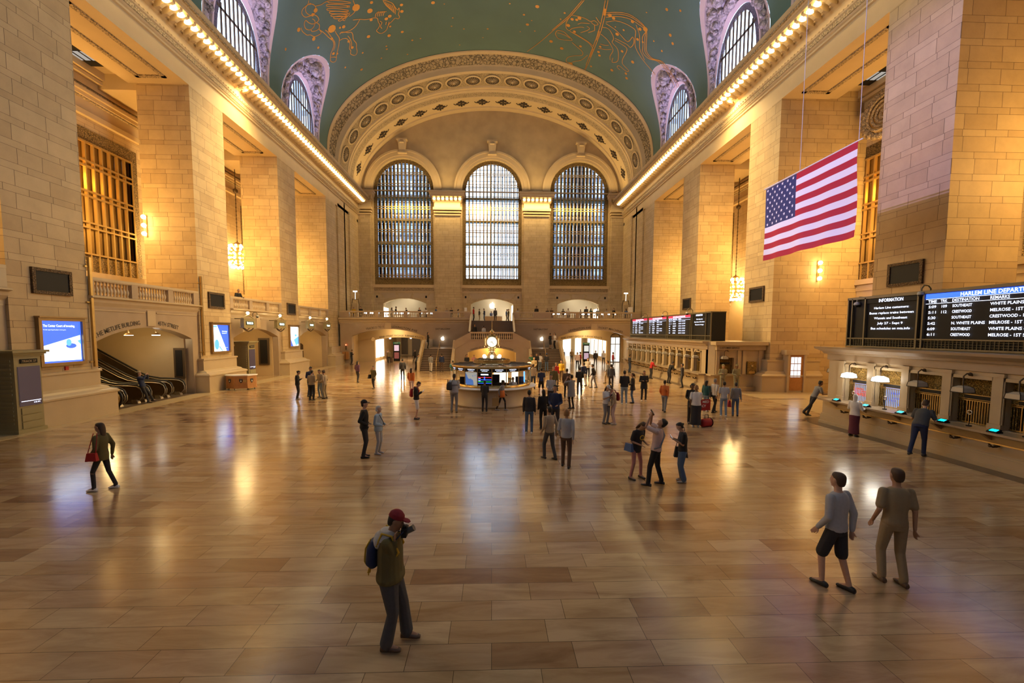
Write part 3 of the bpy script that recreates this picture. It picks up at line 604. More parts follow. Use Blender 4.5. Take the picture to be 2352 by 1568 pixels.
# painted figures : thin gilt lines lying on the vault (points traced on its surface)
def vpt(x, y):
    """point of the vault seen in direction given by plan coords"""
    return Vector((x, y, VZ+VB*sqrt(max(0, 1-(x/VA)**2))-.03))
FIG = [[(-12.45,41.56),(-12.46,41.75),(-12.47,42.03),(-12.47,42.26),(-12.47,42.37),(-12.46,42.44),(-12.49,42.52),(-12.56,42.63),(-12.67,42.76),(-12.8,42.86),(-12.96,42.92),(-13.13,42.96),(-13.25,42.98)],[(-12.85,41.96),(-13.06,41.75),(-13.36,41.44),(-13.64,41.16),(-13.9,40.93),(-14.15,40.73),(-14.34,40.58),(-14.43,40.53),(-14.46,40.55),(-14.47,40.58),(-14.47,40.62),(-14.46,40.67),(-14.38,40.77),(-14.21,40.95),(-13.98,41.18),(-13.72,41.41),(-13.43,41.65),(-13.11,41.9),(-12.88,42.06)],[(-13.1,42.32),(-13.29,42.1),(-13.56,41.8),(-13.82,41.53),(-14.05,41.3),(-14.28,41.1),(-14.45,40.96),(-14.54,40.91),(-14.57,40.92),(-14.58,40.96),(-14.58,40.99),(-14.56,41.05),(-14.49,41.15),(-14.34,41.33),(-14.13,41.55),(-13.9,41.77),(-13.63,42.01),(-13.34,42.26),(-13.13,42.42)],[(-13.23,42.5),(-13.39,42.31),(-13.62,42.06),(-13.84,41.82),(-14.04,41.64),(-14.23,41.49),(-14.38,41.38),(-14.46,41.34),(-14.5,41.35),(-14.51,41.38),(-14.51,41.42),(-14.48,41.49),(-14.42,41.58),(-14.29,41.72),(-14.12,41.9),(-13.93,42.07),(-13.69,42.27),(-13.44,42.47),(-13.26,42.6)],[(-13.35,42.68),(-13.5,42.52),(-13.7,42.29),(-13.9,42.09),(-14.07,41.95),(-14.25,41.83),(-14.38,41.75),(-14.45,41.71),(-14.49,41.72),(-14.51,41.75),(-14.51,41.79),(-14.48,41.86),(-14.42,41.95),(-14.31,42.06),(-14.16,42.2),(-13.99,42.35),(-13.78,42.51),(-13.55,42.67),(-13.39,42.78)],[(-13.47,42.82),(-13.58,42.69),(-13.75,42.5),(-13.9,42.34),(-14.04,42.24),(-14.17,42.17),(-14.28,42.12),(-14.35,42.09),(-14.39,42.09),(-14.41,42.12),(-14.41,42.17),(-14.37,42.24),(-14.32,42.32),(-14.23,42.41),(-14.12,42.5),(-13.99,42.6),(-13.82,42.72),(-13.64,42.84),(-13.5,42.92)],[(-13.39,42.79),(-13.48,42.73),(-13.61,42.65),(-13.74,42.6),(-13.84,42.61),(-13.95,42.64),(-14.03,42.67),(-14.1,42.67),(-14.15,42.66),(-14.17,42.67),(-14.16,42.74),(-14.12,42.82),(-14.07,42.88),(-14.01,42.89),(-13.93,42.87),(-13.83,42.86),(-13.69,42.87),(-13.54,42.88),(-13.43,42.89)],[(-13.06,42.62),(-13.15,42.61),(-13.28,42.61),(-13.4,42.63),(-13.51,42.7),(-13.61,42.81),(-13.7,42.89),(-13.76,42.9),(-13.81,42.89),(-13.84,42.9),(-13.83,42.97),(-13.79,43.06),(-13.74,43.1),(-13.67,43.06),(-13.59,42.97),(-13.49,42.89),(-13.36,42.83),(-13.21,42.77),(-13.1,42.73)],[(-12.68,41.64),(-12.88,41.44),(-13.17,41.15),(-13.44,40.89),(-13.7,40.67),(-13.94,40.48),(-14.12,40.35),(-14.21,40.3),(-14.24,40.32),(-14.25,40.35),(-14.26,40.39),(-14.24,40.44),(-14.16,40.54),(-14.0,40.7),(-13.77,40.92),(-13.53,41.13),(-13.24,41.36),(-12.93,41.58),(-12.71,41.74)],[(-15.39,39.08),(-15.42,39.14),(-15.46,39.23),(-15.52,39.3),(-15.61,39.35),(-15.71,39.38),(-15.8,39.44),(-15.86,39.54),(-15.9,39.66),(-15.92,39.8),(-15.9,39.97),(-15.85,40.16),(-15.79,40.32),(-15.69,40.43),(-15.58,40.5),(-15.48,40.51),(-15.37,40.44),(-15.28,40.32),(-15.21,40.19),(-15.19,40.04),(-15.2,39.89),(-15.23,39.75),(-15.27,39.63),(-15.34,39.53),(-15.42,39.45),(-15.52,39.39),(-15.64,39.35),(-15.75,39.33),(-15.86,39.33),(-15.96,39.34),(-16.05,39.38),(-16.12,39.43),(-16.17,39.51),(-16.2,39.61),(-16.2,39.76),(-16.18,39.93),(-16.14,40.09),(-16.06,40.2),(-15.96,40.28),(-15.86,40.35),(-15.76,40.41),(-15.66,40.44),(-15.59,40.47)],[(-15.59,40.47),(-15.54,40.56),(-15.47,40.7),(-15.42,40.84),(-15.39,41.0),(-15.39,41.17),(-15.41,41.3),(-15.48,41.36),(-15.57,41.38),(-15.66,41.37),(-15.76,41.34),(-15.87,41.28),(-15.95,41.19),(-16.02,41.07),(-16.07,40.93),(-16.12,40.79),(-16.15,40.64),(-16.17,40.48),(-16.21,40.4),(-16.27,40.4),(-16.35,40.47),(-16.41,40.56),(-16.45,40.69),(-16.48,40.86),(-16.48,41.02),(-16.45,41.17),(-16.39,41.32),(-16.32,41.44),(-16.24,41.51),(-16.13,41.55),(-16.04,41.55),(-15.95,41.52),(-15.87,41.47),(-15.8,41.39),(-15.75,41.29),(-15.71,41.17),(-15.7,41.05),(-15.72,40.95),(-15.75,40.84),(-15.78,40.77)],[(-15.66,41.37),(-15.63,41.48),(-15.58,41.64),(-15.56,41.78),(-15.59,41.9),(-15.64,42.0),(-15.71,42.07),(-15.79,42.09),(-15.88,42.07),(-15.97,42.03),(-16.05,41.97),(-16.14,41.88),(-16.21,41.8),(-16.23,41.71),(-16.24,41.62),(-16.24,41.56)],[(-16.69,40.6),(-16.71,40.67),(-16.73,40.77),(-16.75,40.88),(-16.74,40.99),(-16.73,41.11),(-16.71,41.24),(-16.68,41.38),(-16.66,41.53),(-16.62,41.66),(-16.56,41.75),(-16.49,41.83),(-16.43,41.92),(-16.38,42.06),(-16.35,42.21),(-16.3,42.35),(-16.23,42.45),(-16.14,42.51),(-16.04,42.57),(-15.93,42.62),(-15.82,42.65),(-15.73,42.64),(-15.7,42.54),(-15.71,42.39),(-15.72,42.26),(-15.71,42.16),(-15.69,42.07),(-15.68,42.01)],[(-15.19,39.96),(-15.15,39.98),(-15.09,40.0),(-15.03,40.04),(-14.95,40.1),(-14.86,40.16),(-14.77,40.21),(-14.69,40.21),(-14.6,40.2),(-14.51,40.2),(-14.41,40.23),(-14.3,40.26),(-14.23,40.29)],[(-15.72,42.26),(-15.67,42.41),(-15.61,42.63),(-15.55,42.87),(-15.5,43.11),(-15.46,43.38),(-15.42,43.63),(-15.36,43.86),(-15.31,44.08),(-15.27,44.28),(-15.27,44.46),(-15.3,44.63),(-15.35,44.78),(-15.41,44.91),(-15.5,45.03),(-15.59,45.14),(-15.68,45.23),(-15.78,45.32),(-15.87,45.42),(-15.95,45.56),(-16.01,45.71),(-16.07,45.84),(-16.11,45.93),(-16.15,46.01),(-16.16,46.1),(-16.15,46.24),(-16.11,46.39),(-16.05,46.51),(-15.99,46.59),(-15.91,46.65),(-15.84,46.65),(-15.77,46.57),(-15.71,46.45),(-15.65,46.32),(-15.6,46.21),(-15.55,46.09),(-15.48,45.96),(-15.38,45.81),(-15.27,45.65),(-15.15,45.46),(-15.03,45.23),(-14.9,44.98),(-14.8,44.77),(-14.75,44.64),(-14.73,44.56),(-14.72,44.43),(-14.73,44.22),(-14.75,43.97),(-14.77,43.76),(-14.76,43.63),(-14.75,43.54),(-14.74,43.49)],[(-15.37,42.68),(-15.35,42.77),(-15.31,42.91),(-15.28,43.08),(-15.26,43.32),(-15.24,43.6),(-15.23,43.87),(-15.2,44.11),(-15.19,44.33),(-15.19,44.54),(-15.22,44.72),(-15.27,44.88),(-15.33,45.03),(-15.42,45.16),(-15.52,45.28),(-15.59,45.35)],[(-15.99,45.83),(-15.95,45.87),(-15.89,45.93),(-15.83,46.01),(-15.77,46.1),(-15.71,46.21),(-15.67,46.29)],[(-14.56,44.18),(-14.52,44.14),(-14.45,44.08),(-14.38,44.06),(-14.29,44.12),(-14.2,44.21),(-14.11,44.32),(-14.02,44.42),(-13.94,44.52),(-13.85,44.61),(-13.77,44.66),(-13.7,44.69),(-13.65,44.74),(-13.62,44.83),(-13.61,44.94),(-13.61,45.09),(-13.65,45.28),(-13.71,45.5),(-13.74,45.72),(-13.72,45.94),(-13.67,46.16),(-13.65,46.37),(-13.69,46.55),(-13.75,46.72),(-13.81,46.89),(-13.84,47.07),(-13.86,47.25),(-13.89,47.4),(-13.95,47.54),(-14.03,47.66),(-14.11,47.72),(-14.19,47.7),(-14.28,47.63),(-14.35,47.53),(-14.42,47.41),(-14.47,47.27),(-14.49,47.14),(-14.46,47.03),(-14.4,46.93),(-14.35,46.82),(-14.36,46.7),(-14.38,46.57),(-14.38,46.44),(-14.33,46.32),(-14.25,46.21),(-14.19,46.07),(-14.15,45.92),(-14.13,45.74),(-14.13,45.57),(-14.15,45.4),(-14.18,45.24),(-14.23,45.1),(-14.31,45.0),(-14.41,44.92),(-14.51,44.86),(-14.61,44.83),(-14.71,44.81),(-14.78,44.8)],[(-14.03,44.92),(-14.01,45.04),(-13.98,45.22),(-13.97,45.4),(-13.97,45.6),(-13.99,45.81),(-14.02,46.02),(-14.09,46.23),(-14.18,46.44),(-14.24,46.59)],[(-13.09,43.55),(-12.94,43.63),(-12.74,43.74),(-12.55,43.85),(-12.41,43.96),(-12.29,44.07),(-12.16,44.17),(-12.01,44.25),(-11.86,44.31),(-11.72,44.36),(-11.57,44.39),(-11.43,44.42),(-11.32,44.46),(-11.22,44.51),(-11.14,44.59),(-11.09,44.69),(-11.09,44.81),(-11.12,44.96),(-11.13,45.11),(-11.12,45.26),(-11.09,45.4),(-11.1,45.54),(-11.16,45.68),(-11.25,45.81),(-11.34,45.92),(-11.44,45.98),(-11.53,46.02),(-11.57,46.1),(-11.54,46.25),(-11.46,46.45),(-11.37,46.6),(-11.29,46.68),(-11.2,46.71),(-11.1,46.72),(-10.97,46.69),(-10.82,46.63),(-10.68,46.53),(-10.56,46.36),(-10.45,46.15),(-10.33,45.97),(-10.19,45.85),(-10.03,45.76),(-9.89,45.67),(-9.77,45.57),(-9.65,45.48),(-9.55,45.43),(-9.46,45.48),(-9.38,45.59),(-9.3,45.64),(-9.22,45.6),(-9.15,45.52),(-9.11,45.42),(-9.13,45.32),(-9.17,45.21),(-9.18,45.09),(-9.13,44.96),(-9.05,44.82),(-8.99,44.68),(-8.96,44.53),(-8.94,44.39),(-8.95,44.31),(-8.99,44.37),(-9.06,44.49),(-9.13,44.52),(-9.19,44.39),(-9.25,44.18),(-9.3,43.98),(-9.33,43.83),(-9.35,43.69),(-9.41,43.56),(-9.52,43.4),(-9.66,43.25),(-9.79,43.11),(-9.92,43.01),(-10.05,42.92),(-10.14,42.86)],[(-12.56,43.89),(-12.67,44.0),(-12.82,44.15),(-12.97,44.28),(-13.1,44.36),(-13.24,44.42),(-13.38,44.46),(-13.51,44.48),(-13.64,44.48),(-13.8,44.45),(-14.01,44.36),(-14.24,44.23),(-14.4,44.14)],[(-11.23,44.41),(-11.2,44.31),(-11.14,44.17),(-11.07,44.06),(-10.97,44.0),(-10.85,43.97),(-10.76,43.94)],[(-11.06,44.46),(-11.02,44.36),(-10.96,44.22),(-10.89,44.11),(-10.79,44.06),(-10.68,44.04),(-10.6,44.03)],[(-10.89,44.52),(-10.85,44.42),(-10.78,44.27),(-10.7,44.17),(-10.61,44.12),(-10.51,44.12),(-10.44,44.11)],[(-10.72,44.57),(-10.67,44.47),(-10.6,44.32),(-10.52,44.21),(-10.43,44.18),(-10.34,44.19),(-10.27,44.19)],[(-10.55,44.63),(-10.49,44.52),(-10.41,44.37),(-10.33,44.26),(-10.25,44.24),(-10.17,44.26),(-10.11,44.28)],[(-10.1,42.97),(-10.08,43.1),(-10.05,43.28),(-10.01,43.47),(-9.95,43.68),(-9.86,43.89),(-9.8,44.04)],[(-9.95,43.15),(-9.94,43.28),(-9.91,43.47),(-9.88,43.66),(-9.83,43.87),(-9.77,44.08),(-9.73,44.22)],[(-9.8,43.33),(-9.79,43.46),(-9.77,43.66),(-9.74,43.86),(-9.72,44.06),(-9.68,44.26),(-9.66,44.41)],[(-9.65,43.51),(-9.64,43.65),(-9.62,43.85),(-9.61,44.05),(-9.6,44.25),(-9.59,44.45),(-9.59,44.6)],[(-9.5,43.69),(-9.49,43.83),(-9.47,44.04),(-9.47,44.25),(-9.48,44.45),(-9.5,44.64),(-9.52,44.78)],[(-9.34,43.86),(-9.33,44.01),(-9.32,44.23),(-9.33,44.44),(-9.36,44.64),(-9.41,44.84),(-9.45,44.97)],[(-10.98,45.1),(-10.93,45.17),(-10.87,45.27),(-10.84,45.38),(-10.9,45.5),(-11.01,45.64),(-11.08,45.76),(-11.08,45.89),(-11.05,46.02),(-11.02,46.11)],[(-10.43,45.5),(-10.48,45.6),(-10.54,45.74),(-10.59,45.83)],[(-10.18,45.64),(-10.23,45.73),(-10.31,45.86),(-10.36,45.96)],[(8.58,42.82),(8.37,43.45),(8.06,44.37),(7.7,45.31),(7.28,46.18),(6.81,47.05),(6.37,47.86),(6.01,48.57),(5.69,49.21),(5.33,49.88),(4.86,50.67),(4.34,51.48),(3.96,52.06)],[(8.42,42.89),(7.56,45.32),(6.25,47.85)],[(10.35,41.92),(10.4,42.28),(10.47,42.8),(10.53,43.41),(10.6,44.1),(10.66,44.89),(10.7,45.73),(10.72,46.56),(10.71,47.43),(10.69,48.45),(10.67,49.86),(10.63,51.47),(10.6,52.68)],[(10.58,41.79),(10.62,42.15),(10.68,42.67),(10.75,43.28),(10.8,43.97),(10.86,44.76),(10.9,45.6),(10.91,46.43),(10.9,47.31),(10.88,48.33),(10.84,49.73),(10.8,51.34),(10.77,52.55)],[(10.5,42.88),(10.68,42.82)],[(10.51,42.94),(10.69,42.87)],[(10.52,43.0),(10.7,42.93)],[(10.53,43.05),(10.71,42.99)],[(10.54,43.11),(10.72,43.04)],[(10.55,43.17),(10.73,43.1)],[(10.56,43.22),(10.74,43.16)],[(10.57,43.28),(10.75,43.21)],[(10.58,43.34),(10.76,43.27)],[(10.59,43.4),(10.77,43.33)],[(10.6,43.45),(10.78,43.38)],[(10.61,43.51),(10.79,43.44)],[(10.62,43.57),(10.8,43.5)],[(10.63,43.63),(10.81,43.56)],[(10.63,45.87),(10.85,45.79)],[(10.64,46.01),(10.86,45.92)],[(10.65,46.14),(10.86,46.05)],[(10.66,46.27),(10.87,46.18)],[(10.66,46.41),(10.88,46.32)],[(10.67,46.55),(10.89,46.45)],[(10.68,46.68),(10.9,46.59)],[(10.69,46.82),(10.91,46.73)],[(10.7,46.96),(10.92,46.86)],[(10.71,47.1),(10.93,47.0)],[(10.65,48.6),(10.86,48.51)],[(10.65,48.72),(10.86,48.63)],[(10.65,48.83),(10.86,48.75)],[(10.65,48.95),(10.86,48.86)],[(10.65,49.07),(10.86,48.98)],[(10.65,49.19),(10.86,49.1)],[(10.65,49.31),(10.86,49.22)],[(10.64,49.43),(10.86,49.34)],[(10.64,49.55),(10.86,49.46)],[(10.64,49.67),(10.86,49.58)],[(10.64,49.8),(10.86,49.71)],[(10.64,49.92),(10.86,49.83)],[(10.66,51.43),(10.81,51.39)],[(10.66,51.55),(10.81,51.5)],[(10.65,51.67),(10.81,51.62)],[(10.65,51.78),(10.81,51.74)],[(10.65,51.9),(10.81,51.86)],[(10.65,52.02),(10.8,51.98)],[(10.65,52.14),(10.8,52.1)],[(10.65,52.26),(10.8,52.22)],[(10.65,52.39),(10.8,52.34)],[(10.65,52.51),(10.8,52.46)],[(10.77,43.26),(11.02,43.07),(11.37,42.79),(11.72,42.55),(12.03,42.37),(12.34,42.22),(12.65,42.12),(12.97,42.08),(13.29,42.09),(13.59,42.13),(13.88,42.18),(14.14,42.26),(14.36,42.39),(14.51,42.6),(14.62,42.88),(14.71,43.16),(14.81,43.46),(14.9,43.76),(15.0,44.04),(15.09,44.3),(15.18,44.53),(15.31,44.71),(15.5,44.8),(15.72,44.83),(15.95,44.77),(16.17,44.58),(16.39,44.3),(16.62,44.09),(16.87,44.02),(17.13,44.01),(17.38,44.0),(17.64,43.98),(17.89,43.96),(18.09,43.93),(18.21,43.93),(18.29,43.96),(18.34,43.98)],[(10.82,43.46),(11.07,43.26),(11.42,42.98),(11.77,42.73),(12.09,42.55),(12.4,42.4),(12.71,42.3),(13.03,42.25),(13.35,42.26),(13.65,42.28),(13.93,42.31),(14.19,42.36),(14.39,42.47),(14.49,42.7),(14.54,43.0),(14.59,43.3),(14.69,43.59),(14.79,43.89),(14.9,44.17),(14.99,44.43),(15.07,44.68),(15.19,44.87),(15.38,44.97),(15.61,45.0),(15.84,44.95),(16.06,44.76),(16.28,44.48),(16.52,44.28),(16.78,44.2),(17.05,44.18),(17.31,44.17),(17.57,44.17),(17.82,44.18),(18.01,44.17),(18.14,44.19),(18.22,44.22),(18.27,44.25)],[(10.89,43.74),(11.15,43.54),(11.5,43.25),(11.85,43.0),(12.16,42.81),(12.48,42.66),(12.79,42.55),(13.11,42.5),(13.43,42.49),(13.72,42.5),(14.01,42.5),(14.26,42.5),(14.44,42.59),(14.47,42.83),(14.42,43.17),(14.42,43.5),(14.51,43.79),(14.64,44.06),(14.76,44.33),(14.84,44.61),(14.91,44.89),(15.02,45.09),(15.21,45.21),(15.44,45.24),(15.67,45.19),(15.9,45.01),(16.13,44.74),(16.37,44.54),(16.64,44.45),(16.93,44.42),(17.2,44.41),(17.47,44.43),(17.71,44.48),(17.9,44.51),(18.03,44.54),(18.12,44.58),(18.17,44.61)],[(11.05,44.31),(11.23,44.12),(11.49,43.85),(11.76,43.62),(12.01,43.5),(12.26,43.41),(12.5,43.35),(12.73,43.3),(12.95,43.27),(13.16,43.27),(13.35,43.26),(13.53,43.27),(13.68,43.37),(13.78,43.59),(13.85,43.9),(13.93,44.22),(14.02,44.52),(14.13,44.84),(14.27,45.12),(14.45,45.34),(14.67,45.53),(14.9,45.69),(15.14,45.82),(15.38,45.92),(15.6,45.99),(15.77,46.03),(15.91,46.05),(16.08,46.07),(16.3,46.11),(16.54,46.14),(16.71,46.15)],[(13.53,42.74),(13.7,42.94),(13.94,43.23),(14.16,43.57),(14.33,44.01),(14.48,44.5),(14.63,44.91),(14.79,45.16),(14.95,45.3),(15.1,45.43),(15.24,45.56),(15.36,45.68),(15.44,45.76)],[(7.7,45.31),(7.63,45.54),(7.55,45.87),(7.49,46.19),(7.49,46.47),(7.53,46.75),(7.59,46.96),(7.7,47.11),(7.84,47.2),(7.96,47.22),(8.03,47.13),(8.08,46.98),(8.18,46.8),(8.41,46.61),(8.7,46.39),(8.94,46.23),(9.1,46.16),(9.21,46.15),(9.29,46.15)],[(7.79,45.08),(7.99,45.04),(8.27,44.99),(8.54,44.94),(8.76,44.92),(8.97,44.91),(9.16,44.92),(9.35,44.96),(9.53,45.02),(9.68,45.03),(9.81,44.95),(9.92,44.81),(10.04,44.74),(10.19,44.78),(10.36,44.88),(10.45,44.98),(10.41,45.09),(10.29,45.2),(10.16,45.26),(10.02,45.23),(9.87,45.15),(9.77,45.09)],[(8.05,47.28),(8.25,47.36),(8.55,47.45),(8.84,47.54),(9.11,47.62),(9.38,47.69),(9.63,47.77),(9.87,47.85),(10.1,47.93),(10.29,48.03),(10.46,48.18),(10.6,48.34),(10.69,48.45)],[(8.27,47.29),(8.52,47.36),(8.87,47.46),(9.22,47.56),(9.52,47.65),(9.82,47.73),(10.09,47.82),(10.34,47.93),(10.54,48.04),(10.69,48.11)],[(6.65,48.3),(6.67,48.13),(6.71,47.89),(6.79,47.71),(6.95,47.62),(7.16,47.58),(7.36,47.59),(7.53,47.65),(7.69,47.77),(7.86,47.91),(8.09,48.07),(8.33,48.24),(8.48,48.39),(8.49,48.48),(8.42,48.53),(8.29,48.59),(8.08,48.68),(7.81,48.76),(7.56,48.82),(7.37,48.85),(7.19,48.86),(7.03,48.81),(6.88,48.66),(6.75,48.45),(6.65,48.3)],[(6.84,48.01),(6.9,48.01),(7.0,48.0),(7.13,48.0),(7.32,48.02),(7.54,48.04),(7.74,48.07),(7.93,48.14),(8.11,48.22),(8.23,48.29)],[(8.55,48.8),(8.71,48.9),(8.93,49.03),(9.16,49.17),(9.4,49.31),(9.65,49.45),(9.83,49.6),(9.93,49.78),(9.96,49.97),(9.91,50.16),(9.71,50.36),(9.42,50.55),(9.15,50.74),(8.92,50.93),(8.7,51.13),(8.54,51.33),(8.46,51.56),(8.43,51.81),(8.46,52.01),(8.53,52.19),(8.66,52.33),(8.8,52.35),(8.96,52.19),(9.13,51.92),(9.33,51.65),(9.55,51.45),(9.78,51.24),(10.0,50.98),(10.18,50.58),(10.35,50.12),(10.46,49.8)],[(9.1,46.98),(9.25,46.82),(9.46,46.59),(9.63,46.38),(9.73,46.21),(9.81,46.07),(9.82,45.96),(9.74,45.89),(9.61,45.85),(9.51,45.83)],[(10.16,45.26),(10.33,45.96),(9.82,46.58)],[(10.84,45.13),(10.99,45.06),(11.21,44.96),(11.42,44.93),(11.62,45.02),(11.81,45.18),(11.97,45.35),(12.09,45.51),(12.19,45.68),(12.25,45.85),(12.25,46.03),(12.21,46.21),(12.26,46.38),(12.46,46.52),(12.74,46.64),(12.98,46.86),(13.18,47.29),(13.34,47.84),(13.41,48.31),(13.32,48.64),(13.14,48.88),(12.99,48.98),(12.92,48.84),(12.9,48.55),(12.88,48.34)],[(11.09,44.47),(11.31,44.5),(11.61,44.54),(11.89,44.59),(12.1,44.65),(12.29,44.71),(12.52,44.8),(12.85,44.97),(13.21,45.15),(13.49,45.17),(13.61,44.9),(13.65,44.49),(13.69,44.25),(13.8,44.3),(13.92,44.52),(14.0,44.76),(14.02,45.05),(13.99,45.37),(13.92,45.6),(13.82,45.63),(13.67,45.56),(13.46,45.52),(13.1,45.57),(12.66,45.63),(12.35,45.67)],[(12.42,45.93),(12.66,45.92),(13.0,45.91),(13.29,45.91),(13.47,45.92),(13.6,45.95),(13.7,46.05),(13.75,46.23),(13.77,46.49),(13.77,46.76),(13.76,47.04),(13.74,47.33),(13.74,47.61),(13.76,47.86),(13.82,48.09),(13.9,48.27),(14.05,48.37),(14.23,48.42),(14.38,48.46),(14.52,48.49),(14.63,48.52),(14.69,48.57),(14.7,48.68),(14.65,48.82),(14.53,48.91),(14.28,48.91),(13.97,48.85),(13.72,48.84),(13.62,48.94),(13.58,49.09),(13.6,49.22),(13.7,49.29),(13.85,49.32),(13.95,49.34)],[(11.0,46.05),(11.2,46.12),(11.48,46.23),(11.74,46.36),(11.95,46.52),(12.15,46.7),(12.32,46.88),(12.46,47.04),(12.56,47.21),(12.62,47.41),(12.62,47.69),(12.58,48.0),(12.56,48.28),(12.6,48.52),(12.67,48.72),(12.72,48.86)],[(11.26,47.37),(11.75,47.23),(12.05,46.99)],[(11.21,48.09),(11.9,47.79),(12.45,47.33)],[(10.06,44.25),(10.34,44.56),(10.61,44.78)],[(8.61,45.99),(8.89,45.65),(9.68,45.33)]]
STARS = [(-15.3,40.31,1.3),(-15.62,40.47,1),(-14.9,43.07,2.6),(-12.46,42.44,2.4),(-11.48,43.47,1.7),(-16.88,40.54,1.2),(-16.38,42.54,1.2),(-14.01,43.67,1.1),(-11.66,44.54,1),(-12.43,46.37,1.2),(-10.61,47.41,1.2),(-8.78,44.86,1.1),(-8.65,44.07,1),(-14.25,50.12,1),(-15.7,45.66,1),(-14.12,46.57,1),(-14.17,45.59,0.9),(-9.98,44.97,1.2),(-10.35,45.14,1.2),(-9.29,47.53,1),(-16.43,43.7,0.8),(-18.03,43.2,0.8),(-18.06,40.55,0.8),(-11.1,42.64,1),(-5.74,44.65,1.2),(-13.5,48.01,0.7),(-11.21,48.71,0.6),(-15.26,44.03,0.9),(-14.3,43.53,0.7),(4.4,45.05,1.3),(3.19,46.41,0.8),(3.65,47.73,1.1),(6.38,49.58,1.3),(7.66,50.22,1.3),(7.96,45.59,1.1),(8.4,45.47,1),(8.61,45.15,1.3),(11.16,43.31,1.3),(11.57,43.43,1.1),(12.38,45.04,1.2),(14.34,42.51,1.6),(13.96,42.9,1.1),(13.15,42.64,1.1),(13.27,50.13,1.2),(14.65,47.13,1.2),(14.84,49.78,1.1),(14.59,49.24,1),(15.07,39.23,0.9),(16.15,41.04,1),(16.58,41.5,0.9),(11.36,47.75,0.9),(9.02,52.29,1.7),(9.49,48.92,1),(13.4,46.74,1),(11.6,49.03,1),(11.38,48.6,1),(14.15,44.14,1),(7.74,46.56,1.3),(8.5,47.13,1),(11.19,51.29,0.8),(-12.08,50.1,0.55),(16.22,43.17,0.7),(-15.42,39.44,0.55),(-10.23,46.27,0.7),(-15.42,48.31,0.7),(-4.7,45.02,0.45),(12.76,44.13,0.7),(13.85,40.84,0.45),(-0.51,48.86,0.7),(-9.44,51.1,0.55),(-4.28,48.19,0.55),(6.87,46.02,0.55),(2.97,48.94,0.45),(-1.04,50.25,0.45),(-4.05,47.01,0.55),(-3.66,51.27,0.45),(-13.06,41.91,0.55),(15.35,42.98,0.55),(14.63,44.0,0.7),(7.12,45.07,0.7),(-3.03,48.76,0.55),(1.7,45.14,0.55),(-7.69,49.22,0.55),(4.5,48.51,0.55),(-11.26,49.15,0.7),(4.04,47.07,0.45),(-8.55,49.15,0.7),(-15.44,46.02,0.7),(11.99,44.3,0.45),(15.9,38.36,0.7)]
mb = MB()
for l in FIG:
    pts = [vpt(x, y) for x, y in l if y < 52.3]
    if len(pts) > 1:
        w = .032
        for p, q in zip(pts, pts[1:]):
            d = (q-p)
            if d.length < 1e-3: continue
            n = Vector((p.x/VA**2, 0, (p.z-VZ)/VB**2)).normalized(); sd = d.cross(n).normalized()*w
            mb.add([p-sd, p+sd, q+sd, q-sd], [(0, 1, 2, 3)])
mb.build('painted_figures', mGold, Ce)
mb = MB()
for x, y, r in STARS:
    if y > 52.3: continue
    p = vpt(x, y); n = Vector((p.x/VA**2, 0, (p.z-VZ)/VB**2)).normalized(); a = n.orthogonal().normalized(); b = n.cross(a); R = .16*r
    mb.add([p+(a*cos(2*pi*i/8)+b*sin(2*pi*i/8))*R for i in range(8)], [tuple(range(8))])
mb.build('painted_stars', mGold, Ce)
mShW = E('shop_window_glow', (.95, .88, .72), 1.1)
# west wall behind the viewer, with its three window openings
Ww = thing('wall_west', 'end wall behind the viewer', 'wall', kind='structure')
mb = MB(); outer = [(-19.2, 0), (19.2, 0), (19.2, 25)]+ellip(19.2, 11.3, 25)+[(-19.2, 25)]
mb.panel([outer]+[win_loop(c) for c in WCX], fE, -12.6, -12, back=False); mb.build('end_wall', mSE, Ww)
for k_, c in enumerate(WCX): MB().box(c-4.2, c+4.2, -12.4, -12.3, WB-.1, 27.6).build('glass_pane', mGlW, Ww)  # darkened panes added to hold back blue daylight
